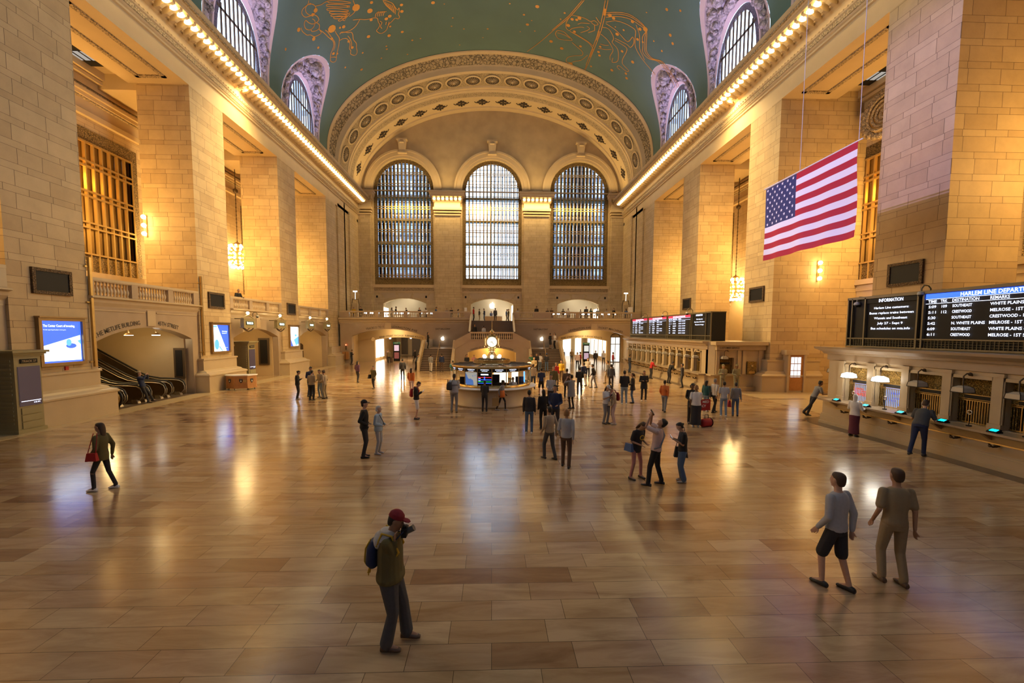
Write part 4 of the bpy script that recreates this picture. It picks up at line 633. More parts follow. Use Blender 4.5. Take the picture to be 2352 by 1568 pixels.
# ================================================================ EAST BALCONY AND STAIR
Pw = thing('wall_passage', 'stone walls of the two passages behind the arches under the balcony', 'wall', kind='structure')
Bw = thing('wall_balcony', 'marble front wall of the east balcony with two wide arched passages', 'wall', kind='structure')
for s in (-1, 1):
    mb = MB(); a0, a1 = 8.05, 16.75; lo = seg_arch(a0, a1, 3.3, 4.16)
    loop = [(3.9, 0), (a0, 0)]+lo[::-1]+[(a1, 0), (18.1, 0), (18.1, 5.0), (2.45, 5.0), (2.45, 2.9), (3.9, 2.9)]
    # build in u>0 then mirror
    mb.panel([loop], lambda u, v, w: (s*u, w, v), BY, BY+.8); fw = mb.build('front_wall', mTb, Bw)
    mb = MB(); entab_run(mb, lambda d, h, w: (s*w, BY-d, h), 2.45, 18.2, [(-.2, 4.85), (.03, 4.87), (.03, 4.95), (.12, 5.0), (.16, 5.2), (.36, 5.3), (.36, 5.44), (.1, 5.5), (-.2, 5.5)]); mb.build('ledge', mT, fw)
    mb = MB(); mb.box(s*12.05, s*12.75, BY-.06, BY+.1, 4.15, 4.9)
    for p, q in ((8.0, 11.9), (12.9, 17.0), (3.0, 7.6)): mb.box(s*p, s*q, BY-.03, BY, 4.78, 4.83)
    mb.build('keystone', mT, fw)
    # passage
    mb = MB(); b0, b1 = 8.5, 14.9; lo = seg_arch(b0, b1, 2.75, 3.12)
    loop = [(7.6, 0), (b0, 0)]+lo[::-1]+[(b1, 0), (17.2, 0), (17.2, 4.6), (7.6, 4.6)]
    mb.panel([loop], lambda u, v, w: (s*u, w, v), 56.0, 56.5)
    mb.box(s*17.2, s*17.0, BY+.8, 56, 0, 4.6); mb.box(s*7.6, s*7.8, BY+.8, 72, 0, 4.6); mb.box(s*7.6, s*17.2, BY+.8, 56.2, 4.3, 4.6)
    mb.box(s*15.4, s*15.6, 56.5, 72, 0, 4.6); mb.box(s*7.6, s*15.6, 56.2, 72, 3.6, 3.9); mb.box(s*7.6, s*15.6, 71, 71.2, 0, 4)
    ps = mb.build('passage_walls', mPl, Pw)
    mb = MB()
    for p, q, z0, z1 in ((8.2, 9.6, 2.3, 3.4), (11.6, 12.9, .0, 3.1), (13.6, 14.6, .2, 3.1)): mb.box(s*p, s*q, 70.8, 71, z0, z1)
    mb.build('passage_openings', mBz if s < 0 else mShW, ps)
    mb = MB()
    if s > 0:
        for y in (58, 60.4, 62.8, 65.2, 67.6): mb.box(15.38, 15.3, y, y+1.7, .5, 2.9)
        mb.build('shop_windows', mShW, ps)
    else:
        for y in (57.2, 59, 61): mb.box(-15.38, -15.3, y, y+1.3, .4, 2.8)
        mb.build('lit_posters', mStoreL, ps)
    def arcb(u, c=(8.05+16.75)/2, hw=4.35, zs=3.3, za=4.16, dz=.16):
        r = (hw*hw+(za-zs)**2)/(2*(za-zs)); return (u, za-r+sqrt(max(.01, r*r-(u-c)**2))+dz)
    words = [('TRACKS 21 TO 11', -15.0, -12.9), ('LEXINGTON AVE', -12.0, -9.0)] if s < 0 else [('LEXINGTON AVE', 9.3, 12.0), ('TICKET MACHINES', 12.9, 15.9)]
    mb = MB()
    for st, u0, u1 in words:
        o, f_ = text_arc(mb, st, lambda u: arcb(abs(u)), u0, u1, .24); mb.add([(u, BY-.012, v) for u, v in o], f_)
    o, f_ = text_arc(mb, '42ND STREET PASSAGE  SUBWAY 4 5 6 7 S' , lambda u: arcb(abs(u), 11.7, 3.2, 2.75, 3.12, .14), *((-14.3, -8.8) if s < 0 else (8.9, 14.2)), .2)
    mb.add([(u, 55.988, v) for u, v in o], f_)
    text(mb, 'EAST BALCONY', (s*5.9, BY-.012, 4.1), (1, 0, 0), (0, 0, 1), .2, 'c', 0, 1.75, .01)
    mb.build('inscription', mSign, fw)
MB().box(-18.3, 18.3, BY+.1, EY+.2, 4.7, BH).build('floor_balcony', mTb); tag(bpy.data.objects['floor_balcony'], 'marble floor of the east balcony', 'floor', kind='structure')
# openings cut for the stair: the stair is its own thing
# balusters
_bal = MB(); _bal.lathe([(.055, 0), (.055, .05), (.03, .08), (.075, .2), (.085, .27), (.06, .36), (.03, .46), (.045, .5), (.03, .55), (.05, .6), (.055, .66)], n=8)
def balustrade(label, p0, p1, z, groups, group=None, h=.98):
    """groups: list of ('p', width) pedestals or ('b', width, count)"""
    p0 = Vector(p0); p1 = Vector(p1); d = (p1-p0); ln = d.length; t = thing('balustrade', label, 'balustrade', (p0.x, p0.y, z), atan2(d.y, d.x), group)
    mb = MB(); mb.box(0, ln, -.17, .17, h-.13, h); mb.box(0, ln, -.14, .14, h-.17, h-.13); mb.build('top_rail', mT, t)
    MB().box(0, ln, -.15, .15, 0, .14).build('base_rail', mTb, t)
    tot = sum(g[1] for g in groups); x = 0; k = ln/tot; bm_ = None
    for g in groups:
        w = g[1]*k
        if g[0] == 'p': MB().box(x, x+w, -.16, .16, .14, h-.13).build('pedestal', mTb, t)
        else:
            for i in range(g[2]):
                xx = x+w*(i+.5)/g[2]
                if bm_ is None: bm_ = _bal.build('baluster', mT, t, (xx, 0, .14))
                else: c = bm_.copy(); COL.objects.link(c); c.location = (xx, 0, .14)
        x += w
    return t
for bi, (a, b) in enumerate(GAPS):
    where = {0: 'in the left bay nearest the viewer', 1: 'between the two nearest left piers, above the escalators', 2: 'in the middle left bay above two track signs', 3: 'in the farthest left bay'}[bi]
    balustrade('marble balustrade '+where, (-18.45, a, 0), (-18.45, b, 0), 5.34, [('p', .35), ('b', 2.1, 11), ('p', .4), ('b', 2.1, 11), ('p', .4), ('b', 1.7, 9), ('p', .45)], h=.96)
balustrade('marble balustrade of the east balcony, left of the stair', (-18.1, BY+.05, 0), (-2.5, BY+.05, 0), 5.45, [('p', 1.1), ('b', 2.9, 12), ('p', .45), ('b', 2.9, 12), ('p', .45), ('b', 2.9, 12), ('p', 2.1), ('b', 1.6, 7), ('p', .8)], h=.85)
balustrade('marble balustrade of the east balcony, right of the stair', (2.5, BY+.05, 0), (18.1, BY+.05, 0), 5.45, [('p', .8), ('b', 1.6, 7), ('p', 2.1), ('b', 2.9, 12), ('p', .45), ('b', 2.9, 12), ('p', .45), ('b', 2.9, 12), ('p', 1.1)], h=.85)
St = thing('double_staircase', 'marble double staircase with a central landing below the east balcony', 'staircase', (0, 45, 0))
def lw(x, y, z): return (x, y-45, z)
def steps(mb, mr, x0, x1, y0, y1, z0, z1, n, ax='y'):
    for i in range(n):
        za = z0+(z1-z0)*(i+1)/n; ya = y0+(y1-y0)*i/n; yb = y1
        if ax == 'y': mb.box(x0, x1, ya-45-.02, yb-45, za-.045, za); mr.box(x0, x1, ya-45+.02, y0+(y1-y0)*(i+1)/n-45+.03, 0 if za < 99 else 0, za-.045)
        else: mb.box(ya-.0, yb, x0-45, x1-45, za-.045, za); mr.box(ya, yb, x0-45, x1-45, 0, za-.045)
mb = MB(); mr = MB(); steps(mb, mr, -2.4, 2.4, 48.8, 52.75, 2.95, 5.2, 14)
for s in (-1, 1):
    a, b = (3.95, 7.1) if s > 0 else (-7.1, -3.95)
    steps(mb, mr, a, b, 43.1, 46.1, 0, 2.07, 13); mb.box(a, b, 46.05-45, 52.7-45, 2.0, 2.07); mr.box(a, b, 46.1-45, 52.6-45, 1.7, 2.0)
    n = 5
    for i in range(n):
        z = 2.07+(2.95-2.07)*(i+1)/n; x0 = 3.95-(3.95-2.4)*i/n; mb.box(s*2.4, s*x0, 46.6-45, 48.8-45, z-.045, z); mr.box(s*2.4, s*x0, 46.6-45, 48.8-45, 1.9, z-.045)
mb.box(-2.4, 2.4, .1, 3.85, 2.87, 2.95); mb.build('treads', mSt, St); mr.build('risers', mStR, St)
mb = MB(); lo = seg_arch(-2.5, 2.5, 1.72, 2.22)
loop = [(-3.9, 0), (-2.5, 0)]+lo[::-1]+[(2.5, 0), (3.9, 0), (3.9, 2.0), (2.3, 2.98), (-2.3, 2.98), (-3.9, 2.0)]
mb.panel([loop], lambda u, v, w: (u, w-45, v), 45.0, 45.4)
for s in (-1, 1): mb.box(s*2.5, s*2.8, .4, 3, 0, 2.6)
mb.box(-3.9, 3.9, .35, 3.8, 2.5, 2.86); fr = mb.build('landing_wall', mTb, St)
mb = MB(); mb.box(-2.8, 2.8, 2.8, 2.9, 0, 2.5); mb.build('arch_back_wall', mPl, St)
mb = MB(); o, f_ = text_arc(mb, 'TRACKS 100 TO 117', lambda u: arcb(u, 0, 2.5, 1.72, 2.22, .1), -2.2, -.35, .13); mb.add([(u, -.012, v) for u, v in o], f_)
o, f_ = text_arc(mb, 'DINING CONCOURSE', lambda u: arcb(u, 0, 2.5, 1.72, 2.22, .1), .35, 2.2, .13); mb.add([(u, -.012, v) for u, v in o], f_); mb.build('inscription', mSign, St)
for s in (-1, 1):
    for x, w in ((3.78, .3), (7.12, .26)):
        q = [(43.0, 0), (43.0, .85), (43.25, 1.02), (46.2, 2.95), (46.9, 2.95), (46.9, 0)]; mb = MB()
        mb.prism([(a-45, b) for a, b in q], lambda u, v, ww: (s*ww, u, v), x, x+w)
        if x > 7: mb.box(s*7.12, s*7.38, 1.9, 7.7, 0, 2.95)
        mb.build('stair_parapet', mT, St)

for s in (-1, 1):
    mb = MB(); mb.hexa([(s*2.2, -.05, 2.98), (s*3.95, -.05, 2.0), (s*3.95, .25, 2.0), (s*2.2, .25, 2.98), (s*2.2, -.05, 3.84), (s*3.95, -.05, 2.9), (s*3.95, .25, 2.9), (s*2.2, .25, 3.84)])
    mb.box(s*2.42, s*2.62, 3.8, 7.8, 2.2, 3.9)
    mb.prism([(3.8, 3.85), (7.9, 6.15), (7.9, 5.0), (3.8, 2.7)], lambda u, v, ww: (s*ww, u, v), 2.42, 2.62)
    mb.build('sloping_parapet', mTb, St)
for s in (-1, 1):
    mb = MB(); mb.tube([(s*5.5, -1.9, .05), (s*5.5, -1.9, .95), (s*5.5, 1.2, 2.95), (s*5.5, 1.2, 2.07)], .035, 6); mb.build('handrail', mBr, St)
    mb = MB(); mb.tube([(s*7.0, -1.6, 1.25), (s*7.0, 1.2, 3.1)], .03, 6); mb.build('wall_rail', mBr, St)
mb = MB(); mb.tube([(0, 3.85, 3.0), (0, 3.85, 3.9), (0, 7.7, 6.1), (0, 7.7, 5.2)], .035, 6); mb.build('handrail', mBr, St)
balustrade('short marble balustrade on the stair landing behind the clock', (-2.3, 45.1, 0), (2.3, 45.1, 0), 2.96, [('p', .15), ('b', 4.3, 20), ('p', .15)], h=.9)
# ---------------------------------------------------------------- shop on the balcony, behind three segmental openings
shop = thing('wall_shop', 'pale back walls of the shop behind the balcony arches', 'wall', kind='structure')
for c in WCX:
    mb = MB(); mb.box(c-3.6, c+3.6, EY+3.6, EY+3.7, 5, 9.2); mb.box(c-3.6, c-3.4, EY+.9, EY+3.6, 5, 9.2); mb.box(c+3.4, c+3.6, EY+.9, EY+3.6, 5, 9.2); mb.box(c-3.6, c+3.6, EY+.9, EY+3.7, 9.0, 9.2); mb.box(c-3.6, c+3.6, EY, EY+3.6, 5, BH)
    mb.build('shop_room', M('cream_wall', (.60, .52, .38), .6), shop)
mb = MB()
mb.box(-15.1, -15.0, EY+.2, EY+2.4, 5.4, 7.2); mb.box(15.0, 15.1, EY+.2, EY+2.6, 5.4, 7.2); mb.box(2.85, 2.93, EY+.2, EY+2.4, 5.3, 7.6)
tag(mb.build('light_panel', mStoreL), 'glowing white display panels standing in the shop openings', 'display panel')
# fruit shaped lit sign: outline in its own plane
def apple(mb, c, h, y, th=.06):
    k = h/2.0; P = []
    prof = [(0, .62), (.25, .78), (.55, .74), (.78, .52), (.80, .34), (.66, .16), (.62, -.05), (.72, -.28), (.86, -.42), (.72, -.78), (.48, -1.0), (.22, -.98), (0, -.92), (-.25, -1.0), (-.52, -.98), (-.80, -.6), (-.92, -.15), (-.88, .3), (-.66, .66), (-.32, .76)]
    mb.prism([(u*k, v*k) for u, v in prof][::-1], lambda u, v, w: (c[0]+u, y+w, c[1]+v), 0, th)
    leaf = [(.02, .88), (.06, 1.1), (.28, 1.32), (.34, 1.1), (.2, .92)]
    mb.prism([(u*k, v*k) for u, v in leaf], lambda u, v, w: (c[0]+u, y+w, c[1]+v), 0, th)
mb = MB(); apple(mb, (0, 7.75), .82, EY+3.4); tag(mb.build('logo_sign', mLogo), 'lit white fruit-shaped logo on the wall of the balcony shop', 'sign')
mb = MB(); apple(mb, (-5.9, 3.05), .44, BY-.3); mb.box(-5.96, -5.84, BY-.25, BY+.02, 3.0, 3.1); tag(mb.build('logo_sign', mLogo), 'small lit white fruit-shaped logo over the left stair platform', 'sign')
mb = MB(); apple(mb, (6.0, 3.05), .44, BY-.3); mb.box(5.94, 6.06, BY-.25, BY+.02, 3.0, 3.1); tag(mb.build('logo_sign', mLogo), 'small lit white fruit-shaped logo over the right stair platform', 'sign')
t = thing('shop_counter', 'pale wooden service counter in the middle shop opening', 'counter', (.2, EY+1.2, BH+.005))
MB().box(-1.25, 1.25, -.3, .3, 0, .86).build('counter_body', M('light_maple', (.62, .40, .20), .4, var=.1), t); MB().box(-1.3, 1.3, -.35, .35, .86, .92).build('counter_top', mWh, t)
tb0 = None
for i, (x, y, la) in enumerate([(-15.6, 57.4, 'near the left end of the balcony'), (-11.9, 58.2, 'before the left shop opening'), (-8.6, 57.6, 'left of the middle shop opening'), (8.8, 57.6, 'right of the middle shop opening'), (12.2, 58.2, 'before the right shop opening'), (15.4, 57.4, 'near the right end of the balcony')]):
    if tb0 is None:
        tb0 = thing('display_table', '', 'table', (x, y, BH)); MB().box(-1.2, 1.2, -.5, .5, .86, .92).build('table_top', M('light_oak', (.6, .42, .22), .4), tb0)
        for a, b in ((-1.1, -.4), (1.1, -.4), (-1.1, .4), (1.1, .4)): MB().box(a-.05, a+.05, b-.05, b+.05, 0, .86).build('leg', tb0.children[0].data.materials[0], tb0)
        t = tb0
    else: t = copy_tree(tb0); t.location = (x, y, BH)
    t['label'] = 'pale wooden display table '+la
    for j in (-1, 0, 1):
        mb = MB(); mb.obox((0, 0, .16), .42, .03, .24, (1, 0, .12*j), (0, .35, 1)); mb.obox((0, .05, .02), .16, .12, .03)
        o = mb.build('display_screen', mSkyG if (i+j) % 2 else mStoreL, None, (x+j*.75, y, BH+.93)); tag(o, 'lit tablet screen standing on a balcony display table', 'screen', 'screens on the balcony tables')
# ---------------------------------------------------------------- passage things
def kiosk_sign(x, y, lab, s):
    t = thing('poster_kiosk', lab, 'kiosk', (x, y, 0)); MB().box(-.42, .42, -.12, .12, 0, 2.5).build('case', mBlk, t); MB().box(-.43, .43, -.13, .13, 2.25, 2.5).build('header', M('teal_header', (.02, .16, .13), .4), t)
    MB().box(-.3, .3, -.14, -.125, 1.35, 2.1).build('poster', E('poster_a'+str(s), (.85, .55, .6) if s < 0 else (.8, .78, .7), .7), t)
    MB().box(-.3, .3, -.14, -.125, .35, 1.15).build('poster', E('poster_b'+str(s), (.35, .08, .06) if s < 0 else (.75, .5, .6), .5), t)
    mb = MB(); text(mb, 'SUBWAY', (0, -.135, 2.32), (1, 0, 0), (0, 0, 1), .1, 'c'); mb.build('lettering', mWh, t)
kiosk_sign(-12.4, 57.2, 'black poster kiosk with teal header in the left passage', -1); kiosk_sign(12.4, 56.9, 'black poster kiosk with teal header in the right passage', 1)
for i, (x, y, z) in enumerate([(-13.3, 57.5, 3.0), (-10.8, 58.5, 3.05), (9.6, 57.6, 3.05), (11.3, 57.4, 3.1), (13.7, 58.2, 3.05), (-9.6, 61, 3.1), (11.0, 62, 3.1)]):
    t = thing('globe_pendant', '', 'lamp', (x, y, z+.5), 0, 'globe pendants in the passages'); t['label'] = 'white globe pendant lamp in the arched passage'
    MB().cone((0, 0, -.4), (0, 0, .1), .015, .015, 6).build('rod', mBr, t); q = MB(); q.ball((0, 0, -.5), .13, 10); q.build('globe', mWhiteL, t)
d = thing('door_1', 'tall arched glazed door right of the right passage', 'door', (15.95, 55.9, 0), kind='structure')
mb = MB()
for x in (-.62, -.02, .58): mb.box(x, x+.06, -.05, .05, 0, 3.2)
for z in (0, 2.3, 3.2): mb.box(-.62, .64, -.05, .05, z, z+.08)
mb.tube([(.62*cos(pi*i/10), 0, 3.2+.5*sin(pi*i/10)) for i in range(11)], .05, 6); mb.build('frame', mBz, d); MB().box(-.6, .6, .02, .03, .05, 3.2).build('pane', mShW, d)
t = thing('cabinet', 'small brown wooden wall cabinet left of the left passage', 'cabinet', (-17.4, 52.3, 0)); MB().box(-.35, .35, 0, .22, .55, 1.45).build('body', mWd, t); MB().box(-.02, .02, -.02, 0, .6, 1.4).build('door_gap', mBlk, t)
t = thing('alarm_light', 'small red alarm light above the wooden cabinet', 'lamp', (-17.4, 52.6, 2.25)); MB().box(-.05, .05, -.05, .05, -.6, -.06).build('conduit', mBz, t); q = MB(); q.ball((0, -.05, 0), .07, 8); q.build('lens', E('red_lamp', (1, .12, .05), 6), t)
t = thing('speaker_horn', 'pale horn loudspeaker in the left passage', 'loudspeaker', (-15.2, 55.5, 3.0)); MB().cone((0, 0, 0), (.3, -.35, -.1), .08, .24, 12).build('horn', mPl, t); MB().box(-.06, .06, 0, .3, -.05, .05).build('bracket', mBz, t)
# lamp standards on the balcony near the side walls
for s, la in ((-1, 'left'), (1, 'right')):
    t = thing('balcony_gate_post', f'tall dark floodlight stand beside the {la} end of the balcony', 'floodlight', (s*17.3, 56.2, BH))
    MB().box(-.35, .35, -.3, .3, 0, 2.2).build('pedestal', mPl, t); mb = MB()
    for a in (-.42, .42): mb.tube([(a, 0, 1.3), (a*1.1, 0, 2.0), (a*.8, 0, 2.8)], .05, 6)
    mb.tube([(-.4, 0, 2.7), (.4, 0, 2.7)], .03, 6); mb.build('scroll_bracket', mBz, t); q = MB(); q.obox((0, 0, 3.7), .5, .08, .14, (s*-1, 0, .7)); q.tube([(0, 0, 2.7), (0, 0, 3.65)], .02, 5); q.build('light_head', mStoreL, t)
# ================================================================ THINGS
X_, Y_, Z_ = (1, 0, 0), (0, 1, 0), (0, 0, 1)
# cornice bulbs
for s in (-1, 1):
    mb = MB(); mb.ball((0, 0, 0), (.22, .13, .11), 8); mb.cone((0, 0, .05), (0, 0, .13), .09, .14, 8); base = None; y = 15.475
    while y < EY-1.3:
        if base is None: base = mb.build('cornice_lamp', mBulbC, None, (s*(WX-1.12), y, 21.2)); tag(base, f'bright bulb in the row between the brackets of the {"left" if s<0 else "right"} cornice', 'lamp', f'bulbs under the {"left" if s<0 else "right"} cornice')
        else: c = base.copy(); COL.objects.link(c); c.location.y = y
        y += .55
# dark bronze plaques on the piers
for i, (s, y0, z0, la) in enumerate([(-1, 18.1, 5.33, 'on the nearest left pier'), (-1, 28.92, 5.33, 'on the second left pier'), (-1, 39.72, 5.33, 'on the third left pier'), (1, 18.05, 5.98, 'on the nearest right pier'), (1, 28.88, 5.99, 'on the second right pier'), (1, 39.7, 6.02, 'on the third right pier')]):
    t = thing('wall_plaque', 'dark bronze rectangular grille '+la, 'wall grille', (s*WX, y0, z0)); sg = -s
    MB().box(0, sg*.06, .12, 1.53, .12, .92).build('panel', mBlk, t); mb = MB(); mb.box(0, sg*.1, 0, 1.65, 0, .13); mb.box(0, sg*.1, 0, 1.65, .91, 1.04); mb.box(0, sg*.1, 0, .13, .13, .91); mb.box(0, sg*.1, 1.52, 1.65, .13, .91); mb.build('border', ornament('bronze_border'+str(i), (.16, .10, .05), 12, .03, .2, .4, .6) if i == 0 else bpy.data.materials['bronze_border0'], t)
# lit advertising displays
def ad(y0, y1, z0, z1, label, kind):
    t = thing('advertising_display', label, 'display', (-WX, y0, z0)); w = y1-y0; h = z1-z0
    mb = MB(); f = .13
    mb.box(0, .16, -f, w+f, -f, 0); mb.box(0, .16, -f, w+f, h, h+f); mb.box(0, .16, -f, 0, 0, h); mb.box(0, .16, w, w+f, 0, h); mb.box(0, .24, -f-.03, w+f+.03, h+f, h+f+.06); mb.box(0, .05, -.01, w+.01, -.01, h+.01); mb.build('frame', mFrG, t)
    R_ = lambda pts, x=.07: [(x, a*w, b*h) for a, b in pts]
    if kind == 0:
        mb = MB(); mb.add(R_([(0, 0), (1, 0), (1, 1), (0, 1)], .06), [(0, 1, 2, 3)]); mb.build('blue_field', mScrB, t)
        mb = MB(); mb.add(R_([(0.02, .04), (.97, .04), (.97, .66), (.02, .40)]), [(0, 1, 2, 3)]); mb.build('pale_court', mSkyG, t)
        mb = MB(); mb.add([(.075, w*.72+.24*cos(a), h*.42+.11*sin(a)-.04) for a in [2*pi*i/16 for i in range(16)]], [tuple(range(16))]); mb.build('ball_shadow', mScrB, t)
        mb = MB(); mb.add([(.08, w*.66+.12*cos(a), h*.48+.15*sin(a)) for a in [2*pi*i/16 for i in range(16)]], [tuple(range(16))]); mb.add(R_([(.88, .52), (.97, .55), (.97, .42)], .08), [(0, 1, 2)]); mb.build('ball', mScrM, t)
        mb = MB(); text(mb, 'The Center Court of investing.', (.08, .1, h*.86), Y_, Z_, .095, 'l', 0, w*.78, .015); text(mb, 'Proudly supporting the players and the game.', (.08, .1, h*.78), Y_, Z_, .035, 'l', 0, w*.55); mb.build('headline', mLedW, t)
    elif kind == 1:
        mb = MB(); mb.add(R_([(0, 0), (1, 0), (1, 1), (0, 1)], .06), [(0, 1, 2, 3)]); mb.build('blue_field', mScrB, t)
        mb = MB(); mb.add(R_([(0, 0), (.85, 0), (.3, 1), (0, 1)]), [(0, 1, 2, 3)]); mb.build('pale_court', mSkyG, t)
        mb = MB(); mb.add([(.08, w*.24+.24*cos(a), h*.26+.34*sin(a)) for a in [2*pi*i/18 for i in range(18)]], [tuple(range(18))]); mb.add(R_([(.36, .17), (.55, .0), (.6, .02), (.42, .2)], .08), [(0, 1, 2, 3)]); mb.build('racket', mScrM, t); mb = MB(); mb.add(R_([(0, .92), (.28, .92), (.28, .97), (0, .97)], .08), [(0, 1, 2, 3)]); mb.build('corner_stripe', mScrM, t)
        mb = MB(); text(mb, 'Advantage', (.08, w*.58, h*.74), Y_, Z_, .09, 'l', 0, w*.34); text(mb, 'Investors', (.08, w*.58, h*.67), Y_, Z_, .09, 'l', 0, w*.3); text(mb, 'partner bank', (.08, w*.62, h*.12), Y_, Z_, .04, 'l', 0, w*.3); mb.build('headline', mLedW, t)
    else:
        mb = MB(); mb.add(R_([(0, 0), (1, 0), (1, 1), (0, 1)], .06), [(0, 1, 2, 3)]); mb.build('pale_field', mSkyG, t)
        mb = MB(); mb.add(R_([(0, 0), (.38, 0), (.04, .46), (0, .46)]), [(0, 1, 2, 3)]); mb.build('blue_corner', mScrB, t)
        mb = MB(); mb.add(R_([(.45, .33), (1, .5), (1, .1), (.7, .02)], .07), [(0, 1, 2, 3)]); mb.add([(.08, w*.68+.2*cos(a), h*.56+.11*sin(a)) for a in [2*pi*i/14 for i in range(14)]], [tuple(range(14))]); mb.build('blue_shapes', mScrM, t)
ad(18.28, 20.02, 2.5, 4.24, 'large blue and white lit poster screen on the nearest left pier', 0)
ad(29.12, 30.85, 2.5, 4.24, 'blue lit poster screen with a racket on the second left pier', 1)
ad(40.02, 41.72, 2.5, 4.24, 'pale lit poster screen on the third left pier, farthest one', 2)
# vertical gilded pipes at the pier corners
for y, la in ((20.62, 'first'), (28.2, 'second')):
    t = thing('wall_pipe', f'tall gilded vertical pipe clamped to the {la} left pier', 'pipe', (-18.22, y, 2.2 if y < 25 else 2.3)); MB().box(-.05, .05, -.06, .06, 0, 4.95).build('pipe', mBr, t)
    for z in (.2, 2.9, 4.5): MB().box(-.1, .0, -.22, .05, z, z+.06).build('clamp', mBr, t)
t = thing('fire_call_box', 'small red fire alarm box under the large poster screen', 'alarm box', (-WX, 19.3, 2.15)); MB().box(0, .06, -.07, .07, 0, .16).build('box', M('red_enamel', (.45, .02, .015), .4), t)
# ---- track gate kiosks
def track_gate(x, y, label, num, k=1.0):
    t = thing('track_gate_kiosk', label, 'kiosk', (x, y, 0)); hh = 3.12
    mb = MB(); mb.box(-.95, 0, 0, .95, .14, 2.9); mb.box(-1.0, .05, -.05, 1.0, 0, .14); body = mb.build('body', mKi, t)
    mb = MB(); mb.box(-1.0, .05, -.05, 1.0, 2.88, 2.95); mb.box(-1.05, .12, -.12, 1.07, 2.95, 3.02); mb.box(-1.1, .2, -.2, 1.12, 3.02, 3.1); mb.build('cornice', mKi, t)
    mb = MB()
    for i in range(16): mb.box(-.75, -.12, -.03, 0, .35+i*.155, .43+i*.155)
    mb.build('louvres', mKi, t)
    MB().box(0, .03, .1, .88, 1.02, 2.5).build('screen', M('dim_screen'+num, (.03, .02, .025), .25, emit=(.25, .17, .2), es=.12), t)
    mb = MB(); mb.box(.03, .035, .14, .84, 1.19, 1.21); text(mb, '4:45 PM', (.036, .8, 1.1), Y_, Z_, .05, 'r'); mb.build('screen_clock', mLedWd, t)
    MB().box(0, .04, .2, .8, 2.62, 2.78).build('name_plate', mBlk, t); mb = MB(); text(mb, 'TRACK '+num, (.042, .5, 2.66), Y_, Z_, .075, 'c', 0, .5); mb.build('plate_lettering', mPl, t)
    for i, (z0, z1) in enumerate(((.18, .42), (.45, .68), (.71, .95))): MB().box(0, .03, .14, .86, z0, z1).build('drawer', mKi, t)
    return t
track_gate(-17.48, 16.5, 'olive green track gate kiosk with dark screen at the left edge', '27')
track_gate(-17.9, 32.6, 'olive green track gate kiosk in the middle left bay', '25')
MB_ = MB(); MB_.box(-19.2, -18.45, 14.0, 15.4, 0, 3.0); MB_.box(-19.0, -18.2, 13.9, 15.5, 3.0, 3.2); tag(MB_.build('gate_surround', mKi), 'olive stone gate surround at the left edge of the view', 'gate')
# ---- escalators : rise towards the left wall
def escalator(y0, y1, label):
    t = thing('escalator', label, 'escalator', (-18.9, (y0+y1)/2, 0), 0); w = (y1-y0)/2
    def rail(z): # path of the handrail from newel back up (x negative)
        P = [(-.05, .18), (.22, .22), (.40, .42), (.42, .62), (.33, .84), (.12, .96), (-.3, 1.0), (-1.0, 1.02), (-1.6, 1.12), (-2.1, 1.32), (-2.6, 1.6), (-7.3, 4.33)]; return P
    for s in (-1, 1):
        y = s*w; P = rail(0); mb = MB(); mb.tube([(a, y, b) for a, b in P], .045, 6); mb.build('handrail', mRub, t)
        mb = MB(); q = [(a-.03*(a > 0), b-.05) for a, b in P]; low = [(-7.3, 3.2), (-2.6, .5), (-2.0, .25), (-1.2, .05), (.0, .05)]
        mb.prism([(a, b) for a, b in q[::-1]][::-1]+low, lambda u, v, ww: (u, ww, v), y-.05, y+.05); mb.build('balustrade_panel', mEscG, t)
        mb = MB(); mb.tube([(a, y-.07, b-.07) for a, b in P[1:]], .022, 5); mb.tube([(a, y+.07, b-.07) for a, b in P[1:]], .022, 5); mb.build('trim_strip', mSS, t)
        mb = MB(); mb.box(-.15, .1, y-.1, y+.1, 0, .2); mb.hexa([(.1, y-.1, 0), (.2, y-.1, 0), (.2, y+.1, 0), (.1, y+.1, 0), (.1, y-.1, .2), (.12, y-.1, .15), (.12, y+.1, .15), (.1, y+.1, .2)]); mb.build('newel_foot', mSS, t)
    mb = MB(); mb.add([(.3, -w+.1, .01), (.3, w-.1, .01), (-1.4, w-.1, .01), (-1.4, -w+.1, .01)], [(0, 1, 2, 3)]); mb.build('comb_plate', mSS, t)
    mb = MB()
    for i in range(15): mb.box(-1.5-.36*i-.36, -1.5-.36*i, -w+.12, w-.12, .2*i+.0, .2*(i+1))
    mb.build('steps', mRub, t)
for y0, y1, la in ((25.72, 26.75, 'bronze escalator, farthest of three under the left arch'), (24.1, 25.2, 'bronze escalator, middle of three under the left arch'), (22.5, 23.6, 'bronze escalator, nearest of three under the left arch')): escalator(y0, y1, la)
t = thing('escalator_newel', 'rounded bronze escalator end beside the nearest left plinth', 'escalator', (-18.75, 22.0, 0)); mb = MB(); mb.cone((0, -.5, .5), (0, .02, .5), .42, .42, 18); mb.build('drum', mEscG, t); mb = MB(); mb.tube([(.45*cos(2*pi*i/18), .05, .5+.45*sin(2*pi*i/18)) for i in range(18)], .05, 6, closed=True); mb.build('handrail', mRub, t)
MB().box(-20.3, -18.2, 20.6, 27.35, 0, .008).build('trim_5', mFlD)['kind'] = 'structure'
bpy.data.objects['trim_5']['label'] = 'dark metal floor plates before the escalators'; bpy.data.objects['trim_5']['category'] = 'floor border'
